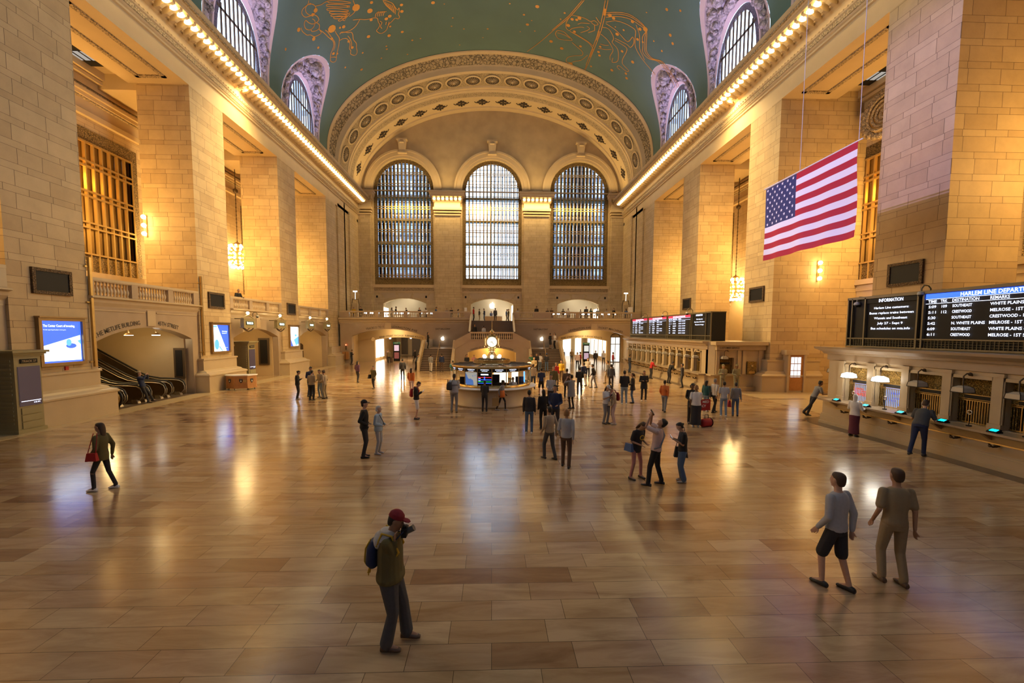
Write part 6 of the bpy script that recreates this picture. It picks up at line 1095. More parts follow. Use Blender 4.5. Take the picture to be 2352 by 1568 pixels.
# end wall of the far office: customer service
mb = MB(); oyx = 14.6
lp = [[(14.9, 0), (18.25, 0), (18.25, 2.72), (14.9, 2.72)], [(15.15, 1.12), (16.2, 1.12), (16.2, 2.2), (15.15, 2.2)]]
mb.panel(lp, lambda u, v, w: (u-14.6, w-oy2, v), 28.55, 28.9, back=False); mb.box(14.9-14.6, 18.25-14.6, 28.35-oy2, 28.9-oy2, 2.72, 3.05); mb.box(.1, 3.65, 28.1-oy2, 28.9-oy2, 3.05, 3.28)
mb.box(.3, 3.65, 28.3-oy2, 28.9-oy2, 0, .25); mb.box(-.1, 2.0, 28.25-oy2, 28.9-oy2, 1.0, 1.08)
for x in (14.95, 16.4, 16.75, 17.85): mb.box(x-14.6, x-14.6+.22, 28.45-oy2, 28.6-oy2, 1.1, 2.7)
mb.build('end_wall', mT, tf); mb = MB(); mb.box(.55, 1.6, 28.8-oy2, 28.85-oy2, 1.12, 2.2); mb.build('end_window_grille', mGr1, tf); mb = MB(); mb.box(.8, 1.4, 28.72-oy2, 28.78-oy2, 1.75, 1.88); mb.build('end_window_plate', mBlk, tf)
mb = MB(); text(mb, 'CUSTOMER SERVICE', (15.75-14.6, 28.34-oy2, 2.8), X_, Z_, .13, 'c', 0, 1.35, .01); mb.build('inscription', mSign, tf)
mb = MB(); mb.prism([(14.6, 28.9), (14.6, 29.2), (14.9, 29.2), (14.9, 28.56)], lambda u, v, w: (u-14.6, v-oy2, w), 0, 3.28); mb.build('corner_block', mT, tf)
for i, w in enumerate(wins2): win_lamp(w-.3, False, 'unlit square glass lamp in the row over the far ticket windows', 2.16, 14.3, 1, 'unlit lamps of the far ticket office')
win_lamp(28.3, False, 'unlit square lamp over the customer service window', 2.2, 15.4)
t = thing('bronze_letter_box', 'ornate gilt bronze box on the end wall of the far ticket office', 'letter box', (17.35, 28.5, 1.1)); MB().box(-.3, .3, -.12, 0, 0, .86).build('body', mGr1, t); q = MB(); q.ball((0, -.12, .55), .08, 8); q.box(-.2, .2, -.14, -.1, .05, .2); q.build('emblem', mBr, t)
d = thing('door_2', 'oak door with nine lit panes in the side of the second right pier', 'door', (19.8, 27.6, 0), kind='structure')
mb = MB(); mb.box(-.62, -.48, -.1, .4, 0, 2.55); mb.box(.48, .62, -.1, .4, 0, 2.55); mb.box(-.75, .75, -.12, .4, 2.45, 2.75); mb.build('stone_frame', mT, d); mb = MB(); mb.box(-.48, .48, -.02, .05, .12, 2.45); mb.build('leaf', mWd, d)
for i in range(3):
    for j in range(3): MB().box(-.36+i*.23, -.17+i*.23, -.035, -.025, 1.0+j*.45, 1.4+j*.45).build('pane', E('door_pane', (.9, .95, 1), 1.0) if 'door_pane' not in bpy.data.materials else bpy.data.materials['door_pane'], d)
# ---- departure boards
def board(y_far, y_near, label, cells, end=False):
    x = 15.2; oy = (y_far+y_near)/2; t = thing('departure_board', label, 'departure board', (x, oy, 3.3)); S = lambda y: y-oy
    dpt = 1.0
    MB().box(.04, dpt, S(y_near), S(y_far), 0, 1.98).build('cabinet', mBlk, t)
    mb = MB(); mb.box(-.05, dpt+.03, S(y_near), S(y_far), 1.95, 2.05); mb.box(-.04, .05, S(y_near), S(y_far), .33, .38); mb.box(-.04, .05, S(y_near), S(y_far), 0, .06); mb.box(-.06, .05, S(y_near), S(y_far), 1.70, 1.74) if False else None
    for c in cells:
        for y in (c[0], c[1]): mb.box(-.05, .05, S(y)-.03, S(y)+.03, 0, 2.0)
    for y in (y_far-.04, y_far-.25, y_near+.05): mb.box(-.05, .05, S(y)-.025, S(y)+.025, 0, 2.0)
    mb.build('frame_bars', mFr, t)
    mb = MB(); q = .08
    y = y_near+.3
    while y < y_far-.3: mb.box(0, .03, S(y)-.006, S(y)+.006, .06, .33); y += .12
    for z in (.12, .2, .28): mb.box(0, .03, S(y_near), S(y_far), z, z+.008)
    mb.build('mesh_skirt', mFr, t)
    for y0, y1, hd, hm, rows, kind in cells:
        w = y0-y1-.1; yl = S(y0)-.05; yr = S(y1)+.05
        if hm: MB().box(-.01, .045, yr, yl, 1.76, 1.93).build('header_bar', hm, t)
        mw = MB(); U = (0, -1, 0)
        text(mw, hd, (-.02, (yl+yr)/2, 1.785), U, Z_, .125, 'c', 0, min(w*.8, .093*len(hd)), .01)
        if kind == 'i':
            for i, r in enumerate(rows): text(mw, r, (0, (yl+yr)/2, 1.52-i*.2), U, Z_, .085, 'c', 0, min(w*.94, .066*len(r)), .008)
        else:
            k = 1; C4 = [0, .42, .79, 1.89]; z = 1.62
            for cx, st in zip(C4, ('TIME', 'TRK', 'DESTINATION', 'REMARKS')): text(mw, st, (0, yl-.08-cx, z), U, Z_, .095, 'l', 0, .073*len(st)*k, .008)
            mw.box(-.002, .0, yr, yl, 1.74, 1.752); mw.box(-.002, .0, yr, yl, 1.585, 1.597)
            for i, r in enumerate(rows):
                z = 1.44-i*.19
                for cx, st in zip(C4, r):
                    if st: text(mw, st, (0, yl-.1-cx, z), U, Z_, .09, 'l', 0, .066*len(st)*k, .008)
        mw.build('display_text', mLedW, t)
    return t
rowsH = [('5:09', '109', 'SOUTHEAST', 'WHITE PLAINS - 1ST STOP'), ('5:11', '112', 'CRESTWOOD', 'MELROSE - 1ST STOP'), ('5:30', '', 'SOUTHEAST', 'CRESTWOOD - 1ST STOP'), ('5:42', '', 'N. WHITE PLAINS', 'MELROSE - 1ST STOP'), ('6:09', '', 'SOUTHEAST', 'WHITE PLAINS - 1ST STOP'), ('6:11', '', 'CRESTWOOD', 'MELROSE - 1ST STOP')]
board(18.18, 6.0, 'large near departure board above the near ticket windows', [(17.3, 15.1, 'INFORMATION', mBlk, ['Harlem Line customers:', 'Buses replace trains between', 'Wassaic and Southeast', 'July 27 - Sept 9', 'Bus schedules on mta.info'], 'i'), (14.9, 10.5, 'HARLEM LINE DEPARTURES', mLedB, rowsH, 'h')])
rn = lambda n: [('4:%02d' % (5+7*i+n), str(11+i*3+n) if i < 2 else '', ('STAMFORD', 'NEW HAVEN', 'HARRISON', 'STAMFORD', 'NEW HAVEN', 'BRIDGEPORT')[(i+n) % 6], ('125TH ST - 1ST STOP', 'FORDHAM', 'STAMFORD - 1ST STOP')[(i*n) % 3]) for i in range(6)]
board(47.4, 29.75, 'far departure board with red headers above the far ticket windows', [(46.8, 42.2, 'NEW HAVEN LINE DEPARTURES', mLedR, rn(1), 'n'), (41.9, 37.5, 'NEW HAVEN LINE DEPARTURES', mLedR, rn(2), 'n'), (37.2, 32.9, 'NEW HAVEN LINE DEPARTURES', mLedR, rn(3), 'n'), (32.65, 30.5, 'INFORMATION', mBlk, ['Guide dogs only', 'Stand clear of the doors', 'Take care on the gap'], 'i')])
camera_dome(15.5, 15.0, 5.2, 1, 'dome camera on a curved arm over the near departure board'); camera_dome(15.5, 17.7, 5.0, 1, 'dome camera at the far corner of the near departure board')
for y, la in ((43, 'first'), (38.0, 'second'), (33.2, 'third')): camera_dome(15.45, y, 5.25, 1, f'dome camera on a curved arm over the far departure board, {la} from the end wall', 1.3)
t = thing('white_board_sign', 'blank white sheet standing at the right end of the balcony', 'sign', (16.85, BY+.1, 6.32)); MB().box(-.28, .28, 0, .03, 0, .62).build('sheet', mWh, t)
t = thing('white_board_sign', 'small white notice on the balcony left of the middle opening', 'sign', (-3.7, EY-.05, 6.6)); MB().box(-.18, .18, -.03, 0, 0, .65).build('sheet', mWh, t)
# ================================================================ PEOPLE
_pm = {}
def cm(col, rough=.85, nm='fabric'):
    k = (nm,)+tuple(round(c, 3) for c in col)
    if k not in _pm: _pm[k] = M(nm, col, rough, var=.12, vscale=25)
    return _pm[k]
SK = {'l': (.56, .33, .22), 't': (.42, .235, .14), 'd': (.17, .085, .05), 'm': (.33, .18, .105)}
HC = {'k': (.015, .012, .01), 'b': (.06, .03, .015), 'w': (.62, .58, .52), 'o': (.30, .15, .05), 'g': (.3, .27, .24)}
COLS = dict(black=(.014, .013, .014), dark=(.03, .028, .032), navy=(.018, .028, .075), blue=(.06, .12, .28), jeans=(.085, .14, .24), ljeans=(.20, .27, .36), djeans=(.03, .045, .085), grey=(.22, .22, .23), lgrey=(.42, .42, .43), dgrey=(.07, .07, .075),
    white=(.72, .69, .66), offw=(.58, .53, .46), beige=(.42, .33, .22), tan=(.30, .22, .12), olive=(.12, .095, .03), brown=(.10, .055, .03), red=(.42, .015, .015), dred=(.22, .012, .02), pink=(.50, .22, .20), teal=(.02, .09, .09), green=(.03, .12, .05), yellow=(.55, .33, .02),
    orange=(.60, .16, .03), pale=(.40, .50, .58), purple=(.12, .05, .09), camo=(.22, .20, .12), lpink=(.62, .46, .42), maroon=(.13, .015, .03), khaki=(.33, .27, .16), skirt=(.11, .02, .035))
def V3(*a): return Vector(a)
def ik(a, b, l1, l2, hint):
    d = b-a; L_ = d.length; mx = (l1+l2)*.995
    if L_ > mx: b = a+d*(mx/L_); d = b-a; L_ = mx
    x = (l1*l1-l2*l2+L_*L_)/(2*L_); h = sqrt(max(0, l1*l1-x*x)); u = d/L_; p = hint-u*hint.dot(u)
    if p.length < 1e-4: p = u.orthogonal()
    return a+u*x+p.normalized()*h, b
def capsule(mb, a, b, ra, rb, n=10):
    a = Vector(a); b = Vector(b); d = b-a
    if d.length < 1e-5: mb.ball(a, max(ra, rb), n); return
    mb.ball(a, ra, n, 0, 6); mb.ball(b, rb, n, 0, 6); mb.cone(a, b, ra, rb, n, 0, True)
def loft(mb, rings, n=14):
    """rings: (center, rx, ry, ux, uy)"""
    vs = []
    for c, rx, ry, ux, uy in rings: vs += [c+ux*(rx*cos(2*pi*i/n))+uy*(ry*sin(2*pi*i/n)) for i in range(n)]
    k = len(rings); fs = [(j*n+i, j*n+(i+1) % n, (j+1)*n+(i+1) % n, (j+1)*n+i) for j in range(k-1) for i in range(n)]
    fs += [tuple(range(n-1, -1, -1)), tuple(range((k-1)*n, k*n))]; mb.add(vs, fs, 0, True)
def solid(mb, name, mat, parent, vox, smooth=2, mats=None):
    o = mb.build(name, mat, None); r = o.modifiers.new('r', 'REMESH'); r.mode = 'VOXEL'; r.voxel_size = vox; r.use_smooth_shade = True
    if smooth: s = o.modifiers.new('s', 'SMOOTH'); s.iterations = smooth; s.factor = .5
    COL.objects.unlink(o); me = bake(o); COL.objects.link(o); old = o.data
    o.modifiers.clear(); o.data = me; bpy.data.meshes.remove(old); me.name = name; o.parent = parent
    if not me.materials: me.materials.append(mat)
    return o
HANDS = {   # targets of left / right hand relative to the hip line (x right, y forward, z above floor at 1.75 m), elbow hints
    'stand': ((-.24, .05, .80), (.24, .05, .80)), 'walk': ((-.22, .15, .84), (.22, -.10, .80)), 'phone': ((-.07, .30, 1.20), (.07, .30, 1.20)), 'phone1': ((-.22, .06, .82), (.08, .32, 1.22)),
    'photo': ((-.07, .34, 1.56), (.09, .34, 1.56)), 'photohi': ((-.07, .22, 1.80), (.07, .22, 1.80)), 'pocket': ((-.2, .12, .95), (.2, .12, .95)), 'fold': ((-.1, .22, 1.12), (.1, .22, 1.12)),
    'lean': ((-.22, .42, 1.05), (.22, .42, 1.05)), 'hold': ((-.06, .17, 1.38), (.08, .15, 1.42)), 'down': ((-.23, .02, .78), (.12, .25, 1.05)), 'bag': ((-.24, .04, .8), (.27, .04, .80)), 'hip': ((-.12, .24, 1.0), (.12, .24, 1.0))}
NP = [0]
def person(label, x, y, yaw, pose='stand', h=1.72, z=0, top='black', bot='jeans', skin='t', hair='k', hs='short', sl='long', bt='trousers', shoes='black', lean=0, look=0, nod=0, stride=.0, vox=None, hat=None, hatc='black', girth=1.0, feet=None, jacket=False, extras=(), coat=0, hands=None, crouch=0, hood=None, headback=0):
    """yaw 0 faces the end wall, 90 faces picture right, 180 faces the camera"""
    NP[0] += 1
    t = thing('person', label, 'person', (x, y, z), -radians(yaw)); k = h/1.75; dist = sqrt(x*x+y*y)
    vox = vox or (.0085 if dist < 8 else .010 if dist < 14 else .0125 if dist < 30 else .016); vc = vox*1.25 if dist < 14 else max(vox*1.3, .017)
    st = stride
    fl, fr = feet or ((-.11, st*.5, 0), (.11, -st*.5, 0)); hipz = min(.93, .105+sqrt(max(.1, .825**2-(st*.5)**2-.01)))-crouch
    hip = V3(0, 0, hipz); hx = V3(.09, 0, 0)
    lr = radians(lean); up = V3(0, sin(lr), cos(lr)); fw = V3(0, cos(lr), -sin(lr)); rt = V3(1, 0, 0)
    waist = hip+up*.16; chest = hip+up*.37; sh = hip+up*.51; neck = hip+up*.56
    nl = radians(nod+lean*.6-headback); la = radians(look); hf = V3(sin(la)*cos(nl), cos(la)*cos(nl), -sin(nl)); hu = V3(sin(la)*sin(nl)*.8, cos(la)*sin(nl)*.8+.0, cos(nl)).normalized(); hr = hf.cross(hu).normalized(); hu = hr.cross(hf).normalized()
    head = neck+hu*.165+V3(0, .02, 0)
    G = girth; K = lambda v: v*k
    legs = []
    for sgn, f in ((-1, fl), (1, fr)):
        a = hip+hx*sgn-up*.02; an = V3(f[0], f[1]-.03, .085+f[2]); kn, an = ik(a, an, .42, .41, V3(sgn*.08, 1, 0)); legs.append((a, kn, an, f))
    H = hands or HANDS[pose]; arms = []
    for sgn, hp in ((-1, H[0]), (1, H[1])):
        s = sh+rt*(sgn*.178)-up*.025; tgt = V3(*hp)+V3(0, sin(lr)*.3 if lean else 0, 0)
        d = tgt-s; el, wr = ik(s, s+d*(1-.08/max(.2, d.length)), .28, .26, V3(sgn*.5, .6, -.6) if hp[2] > 1.5 else V3(sgn*.35, -.7, -.7)); arms.append((s, el, wr, (wr-el).normalized(), sgn))
    # ---- body: one continuous skin surface
    mb = MB(); S_ = lambda p: K(p)
    loft(mb, [(S_(hip-up*.06), .12*k, .085*k, rt, fw), (S_(hip+up*.04), .13*k, .09*k, rt, fw), (S_(waist), .11*k, .08*k, rt, fw), (S_(chest), .14*k, .09*k, rt, fw), (S_(sh), .15*k, .07*k, rt, fw), (S_(neck), .055*k, .055*k, rt, fw)])
    capsule(mb, S_(neck-up*.05), S_(head-hu*.05), .052*k, .052*k)
    def HP(a, b, c): return S_(head+hr*a+hf*b+hu*c)
    loft(mb, [(HP(0, .015, -.115), .028*k, .04*k, hr, hf), (HP(0, .02, -.095), .046*k, .06*k, hr, hf), (HP(0, .01, -.055), .064*k, .082*k, hr, hf), (HP(0, .0, 0), .073*k, .094*k, hr, hf), (HP(0, -.005, .045), .074*k, .096*k, hr, hf), (HP(0, -.01, .085), .058*k, .078*k, hr, hf), (HP(0, -.012, .108), .03*k, .04*k, hr, hf)], 16)
    mb.add(*((lambda a, b, c, d: ([a, b, c, d], [(0, 1, 2), (0, 2, 3), (0, 3, 1), (1, 3, 2)]))(HP(0, .092, .02), HP(-.02, .085, -.035), HP(.02, .085, -.035), HP(0, .122, -.03))))
    mb.ball(HP(-.076, -.005, -.005), (.014*k, .022*k, .03*k), 8); mb.ball(HP(.076, -.005, -.005), (.014*k, .022*k, .03*k), 8); mb.ball(HP(0, .088, -.06), (.024*k, .012*k, .01*k), 8); mb.ball(HP(0, .07, -.1), (.022*k, .02*k, .016*k), 8)
    for a, kn, an, f in legs: capsule(mb, S_(a), S_(kn), .072*k, .052*k); capsule(mb, S_(kn), S_(an), .052*k, .036*k); capsule(mb, S_(an), S_(an+V3(0, .12, -.05)), .036*k, .03*k)
    for s, el, wr, d, sgn in arms:
        capsule(mb, S_(s), S_(el), .044*k, .036*k); capsule(mb, S_(el), S_(wr), .035*k, .025*k)
        side = d.cross(V3(0, 0, 1)); side = side.normalized() if side.length > .2 else V3(1, 0, 0); 
        if pose in ('stand', 'walk', 'bag', 'down') : side = V3(0, 1, 0)-d*d.y; side.normalize()
        nrm = side.cross(d).normalized()*(1 if sgn > 0 else -1); palm = wr+d*.055
        loft(mb, [(S_(wr), .022*k, .018*k, side, nrm), (S_(wr+d*.03), .034*k, .016*k, side, nrm), (S_(wr+d*.085), .038*k, .014*k, side, nrm)], 10)
        curl = .55 if pose in ('phone', 'photo', 'photohi', 'hold', 'fold', 'phone1') else .3
        for fi, (o_, ln) in enumerate(((-.029, .062), (-.010, .074), (.010, .070), (.028, .055))):
            b0 = wr+d*.085+side*o_; b1 = b0+d*(ln*.5)-nrm*(ln*.5*curl*.5); b2 = b1+d*(ln*.5*(1-curl))-nrm*(ln*.6*curl); fr_ = .0085*k if vox < .012 else .0105*k
            capsule(mb, S_(b0), S_(b1), fr_, fr_*.95, 8); capsule(mb, S_(b1), S_(b2), fr_*.95, fr_*.8, 8)
        tb = wr+d*.03+side*(-.032 if True else .03); capsule(mb, S_(tb), S_(tb+d*.035-side*.02-nrm*.012), .0105*k, .0095*k, 8); capsule(mb, S_(tb+d*.035-side*.02-nrm*.012), S_(tb+d*.06-side*.016-nrm*.03), .0095*k, .008*k, 8)
    solid(mb, 'body', cm(SK[skin], .6, 'skin'), t, vox*k if vox < .012 else vox)
    # eyes (only where one can see them)
    if dist < 16:
        mb = MB()
        for sgn in (-1, 1): mb.ball(HP(sgn*.03, .083, .008), (.011*k, .007*k, .006*k), 8)
        mb.build('eyes', cm((.02, .015, .012), .3, 'eye'), t)
    # ---- trousers / shorts / skirt
    if bt == 'skirt':
        mb = MB(); c0 = hip+up*.06; fl_ = V3(0, 0, .1); loft(mb, [(S_(c0), .15*k*G, .115*k*G, rt, V3(0, 1, 0)), (S_(hip-V3(0, 0, .08)), .195*k*G, .15*k, rt, V3(0, 1, 0)), (S_(V3(0, 0, .5)), .175*k*G, .15*k, rt, V3(0, 1, 0)), (S_(V3(0, 0, .10)), .2*k*G, .17*k, rt, V3(0, 1, 0))]); solid(mb, 'skirt', cm(COLS[bot]), t, vc)
    elif bt != 'none':
        mb = MB(); loft(mb, [(S_(hip-up*.09), .135*k*G, .11*k*G, rt, fw), (S_(hip), .172*k*G, .125*k*G, rt, fw), (S_(hip+up*.1), .148*k*G, .105*k*G, rt, fw)])
        for a, kn, an, f in legs:
            w = 1.12 if bt == 'wide' else .82 if bt == 'tight' else 1
            capsule(mb, S_(a), S_(kn if bt != 'shorts' else a.lerp(kn, .92)), .09*k*G*(w+1)/2, (.066 if bt != 'shorts' else .085)*k*w)
            if bt != 'shorts': capsule(mb, S_(kn), S_(an+V3(0, -.005, .03)), .064*k*w, (.056 if bt != 'wide' else .075)*k*w); capsule(mb, S_(an+V3(0, -.005, .03)), S_(an+V3(0, .005, -.01)), .055*k*w, .058*k*w)
        solid(mb, 'shorts' if bt == 'shorts' else 'trousers', cm(COLS[bot]), t, vc)
    # ---- top
    mb = MB(); j = 1.08 if jacket else 1.0; hem = -.02-coat
    R_ = [(hip+up*hem, .168*G*j, .125*G*j), (hip+up*.03, .174*G*j, .127*G*j), (hip+up*.09, .162*G*j, .116*G*j), (waist+up*.02, .155*G*j, .112*G*j), (chest-up*.02, .172*((G+1)/2)*j, .125*((G+1)/2)*j), (sh-up*.05, .178*j, .108*j), (sh+up*.01, .135*j, .088*j), (sh+up*.035, .095*j, .07*j), (neck-up*.005, .062*j, .062*j)]
    if coat > .1: R_ = [(hip+up*hem, .19*G*j, .15*G*j)]+R_[1:]
    loft(mb, [(S_(c), rx*k, ry*k, rt, fw) for c, rx, ry in R_], 18)
    for s, el, wr, d, sgn in arms:
        capsule(mb, S_(s), S_(el if sl == 'long' else s.lerp(el, .75)), .064*k*j, (.054 if sl == 'long' else .062)*k*j)
        if sl == 'long': capsule(mb, S_(el), S_(wr-d*.01), .052*k*j, .038*k*j)
    if hood == 'up': loft(mb, [(S_(neck-up*.03), .09*k, .09*k, rt, fw), (HP(0, -.02, -.06), .09*k, .1*k, hr, hf), (HP(0, -.028, .03), .095*k, .105*k, hr, hf), (HP(0, -.03, .10), .065*k, .075*k, hr, hf), (HP(0, -.03, .125), .03*k, .03*k, hr, hf)])
    if hood == 'down': mb.ball(S_(neck-fw*.08-up*.03), (.1*k, .055*k, .06*k), 10)
    solid(mb, 'jacket' if jacket or coat else 'shirt', cm(COLS[top]), t, vc)
    # ---- hair
    if hood != 'up' and hs != 'bald':
        mb = MB(); q = MB(); g = 1.0
        loft(mb, [(HP(0, -.055, -.085), .045*k, .03*k, hr, hf), (HP(0, -.05, -.05), .068*k, .05*k, hr, hf), (HP(0, -.032, .0), .0785*k, .076*k, hr, hf), (HP(0, -.016, .05), .0795*k, .096*k, hr, hf), (HP(0, -.012, .09), .064*k, .086*k, hr, hf), (HP(0, -.012, .114), .036*k, .05*k, hr, hf)], 14)
        if hs == 'long': loft(mb, [(HP(0, -.06, .06), .07*k, .05*k, hr, hf), (HP(0, -.075, -.03), .082*k, .05*k, hr, hf), (HP(0, -.085, -.13), .085*k, .04*k, hr, hf), (HP(0, -.09, -.24), .06*k, .025*k, hr, hf)], 12)
        if hs == 'bob': loft(mb, [(HP(0, -.04, .06), .08*k, .07*k, hr, hf), (HP(0, -.05, -.03), .088*k, .068*k, hr, hf), (HP(0, -.05, -.09), .08*k, .055*k, hr, hf)], 12)
        if hs == 'pony': mb.ball(HP(0, -.11, .03), .035*k, 8); capsule(mb, HP(0, -.12, .02), HP(0, -.14, -.2), .035*k, .02*k)
        if hs == 'bun': mb.ball(HP(0, -.115, .02), .036*k, 8)
        if hs == 'curly':
            rr = random.Random(NP[0])
            for i in range(16): a = rr.random()*6.28; mb.ball(HP(.085*cos(a), -.035+.07*sin(a)*.9, rr.uniform(-.09, .09)), .034*k, 6)
        solid(mb, 'hair', cm(HC[hair], .6, 'hair'), t, min(vc, .012), 2)
    if hat == 'cap':
        mb = MB(); loft(mb, [(HP(0, -.012, .03), .086*k, .105*k, hr, hf), (HP(0, -.014, .085), .078*k, .095*k, hr, hf), (HP(0, -.014, .122), .045*k, .055*k, hr, hf), (HP(0, -.014, .135), .015*k, .02*k, hr, hf)], 16)
        loft(mb, [(HP(0, .11, .036), .06*k, .06*k, hr, hf), (HP(0, .118, .05), .055*k, .058*k, hr, hf)], 14); solid(mb, 'cap', cm(COLS[hatc]), t, .010, 1)
    if hat == 'straw':
        mb = MB(); mb.lathe([(.2*k, .055*k), (.1*k, .05*k), (.095*k, .12*k), (.06*k, .145*k), (0, .15*k)], (0, 0, 0), 16)
        o = mb.build('hat', cm(COLS['khaki']), t); o.location = S_(head); o.rotation_euler = (-nl, 0, 0)
    # ---- shoes
    for (a, kn, an, f) in legs:
        mb = MB(); up_ = f[2]; pit = -.6 if up_ > .05 else 0; c = an+V3(0, 0, -.085)
        def FS(b, z_): return S_(c+V3(0, b*cos(pit)-z_*sin(pit), z_*cos(pit)+b*sin(pit)))
        ux = V3(1, 0, 0); uz = V3(0, -sin(pit), cos(pit))
        loft(mb, [(FS(-.085, .035), .032*k, .034*k, ux, uz), (FS(-.06, .045), .04*k, .044*k, ux, uz), (FS(0, .05), .042*k, .05*k, ux, uz), (FS(.07, .038), .046*k, .038*k, ux, uz), (FS(.13, .028), .045*k, .028*k, ux, uz), (FS(.175, .022), .028*k, .02*k, ux, uz)], 12)
        solid(mb, 'shoe', cm(COLS[shoes], .5, 'shoe'), t, min(vc, .012), 1)
    t['sh'] = 0; del t['sh']
    Rz = Matrix.Rotation(-radians(yaw), 3, 'Z'); o_ = Vector((x, y, z))
    W_ = lambda p: o_+Rz@(p*k)
    return dict(t=t, W=W_, arms=arms, head=head, sh=sh, hip=hip, up=up, fw=fw, hf=hf, yaw=yaw, k=k, neck=neck, chest=chest)
def backpack(P, col, label, size=1.0, stripe=None):
    c = P['chest']-P['fw']*(.15+.07*size)-P['up']*.06; t = thing('backpack', label, 'backpack', tuple(P['W'](c)), -radians(P['yaw'])); mb = MB()
    loft(mb, [(V3(0, 0, -.23*size), .12*size, .06*size, V3(1, 0, 0), V3(0, 1, 0)), (V3(0, -.02, -.16*size), .16*size, .10*size, V3(1, 0, 0), V3(0, 1, 0)), (V3(0, -.01, .08*size), .15*size, .09*size, V3(1, 0, 0), V3(0, 1, 0)), (V3(0, .01, .2*size), .1*size, .05*size, V3(1, 0, 0), V3(0, 1, 0))]); solid(mb, 'bag_body', cm(COLS[col], .7, 'bag'), t, .013)
    mb = MB()
    for s in (-1, 1): mb.tube([(s*.1, .06, .14*size), (s*.11, .13, .27), (s*.12, .25, .24), (s*.13, .33, .05), (s*.12, .22, -.12), (s*.1, .08, -.2*size)], .014, 6)
    mb.build('strap', cm(COLS[stripe or col], .7, 'bag'), t); return t
def phone(P, which, label='dark mobile phone held in the hand', lit=False):
    s, el, wr, d, sgn = P['arms'][which]; c = P['W'](wr+d*.11+V3(0, .0, .02)); t = thing('mobile_phone', label, 'phone', tuple(c), -radians(P['yaw']))
    mb = MB(); mb.obox((0, 0, 0), .075, .012, .15, (1, 0, 0), (0, .5, .85)); mb.build('case', mBlk, t); mb = MB(); mb.obox((0, -.0075, .004), .066, .002, .138, (1, 0, 0), (0, .5, .85)); mb.build('screen', mSkyG if lit else mBlk, t); return t
def handbag(P, side, col, label, z=.75, s=1.0, strap=True):
    c = V3(side*.3, .0, z); t = thing('handbag', label, 'bag', tuple(P['W'](c)), -radians(P['yaw'])); mb = MB(); mb.hexa([(-.06*s, -.14*s, -.12*s), (.06*s, -.14*s, -.12*s), (.06*s, .14*s, -.12*s), (-.06*s, .14*s, -.12*s), (-.035*s, -.11*s, .1*s), (.035*s, -.11*s, .1*s), (.035*s, .11*s, .1*s), (-.035*s, .11*s, .1*s)]); mb.build('bag_body', cm(COLS[col], .5, 'bag'), t)
    if strap: a = P['sh']+V3(side*.17, 0, .06)-c; mb = MB(); mb.tube([(0, -.1*s, .1*s), (a.x+.0, a.y-.04, a.z), (a.x, a.y+.04, a.z), (0, .1*s, .1*s)], .009, 5); mb.build('strap', cm(COLS[col], .5, 'bag'), t)
    return t
# -- near figures
P = person('man in red cap and olive jacket looking down at a camera, nearest the viewer', -1.23, 5.16, 92, 'hold', 1.70, top='olive', bot='dgrey', skin='m', hs='short', shoes='brown', jacket=True, hat='cap', hatc='dred', feet=((-.12, .2, 0), (.11, .0, 0)), girth=1.28, nod=22, vox=.0085, bt='wide')
mb = MB(); k_ = P['k']; nk = P['neck']*k_; loft(mb, [(nk+V3(0, -.03, -.08), .15, .125, V3(1, 0, 0), V3(0, 1, 0)), (nk+V3(0, -.03, -.02), .125, .11, V3(1, 0, 0), V3(0, 1, 0)), (nk+V3(0, -.03, .035), .085, .085, V3(1, 0, 0), V3(0, 1, 0))]); mb.ball(nk+V3(0, -.13, -.10), (.12, .07, .11), 12); solid(mb, 'cream_hood', cm(COLS['offw'], .9, 'fleece'), P['t'], .012)
bp = backpack(P, 'navy', 'small navy backpack with yellow trim on the man in the red cap', .78, 'yellow'); mb = MB(); mb.tube([(-.04, -.075, -.16), (-.05, -.1, -.1), (-.05, -.085, .06), (-.03, -.04, .14)], .010, 5); mb.tube([(.04, -.075, -.16), (.05, -.1, -.1), (.05, -.085, .06), (.03, -.04, .14)], .010, 5)
for i in range(7): mb.tube([(-.05+.017*i, -.04, -.16), (-.06+.02*i, -.06, -.24-.02*(i % 3))], .008, 4)
mb.build('yellow_tassels', cm(COLS['yellow'], .8, 'trim'), bp)
c = P['W'](V3(.02, .19, 1.50)); t = thing('camera', 'grey camera with a strap held by the man in the red cap', 'camera', tuple(c), -radians(92)); mb = MB(); mb.box(-.07, .07, -.03, .03, -.05, .05); mb.box(-.03, .03, -.025, .025, .05, .075); mb.build('camera_body', mBlk, t); mb = MB(); mb.cone((0, .02, 0), (0, .11, .05), .035, .04, 14); mb.build('lens', cm((.1, .1, .1), .3, 'lens'), t); mb = MB(); mb.tube([(-.07, 0, .03), (-.11, -.08, -.05), (-.08, -.17, -.03), (.08, -.17, -.03), (.11, -.08, -.05), (.07, 0, .03)], .008, 5); mb.build('strap', cm(COLS['navy'], .7, 'bag'), t)
person('man in black cap and black jacket standing, hands in pockets', -3.9, 13.29, 78, 'pocket', 1.76, top='black', bot='dark', skin='l', jacket=True, hat='cap', hatc='black', shoes='black', look=5)
P = person('white-haired woman in pale blue jacket and grey trousers', -3.57, 13.66, 100, 'hip', 1.53, top='pale', bot='lgrey', skin='l', hair='w', hs='bob', shoes='lgrey', jacket=True, girth=1.08, look=-12, coat=.05)
mb = MB(); mb.tube([P['sh']*P['k']+V3(.12, .1, .02), P['chest']*P['k']+V3(.02, .15, -.05), P['hip']*P['k']+V3(-.14, .14, .08)], .012, 5); mb.build('bag_strap', cm(COLS['dark'], .7, 'bag'), P['t'])
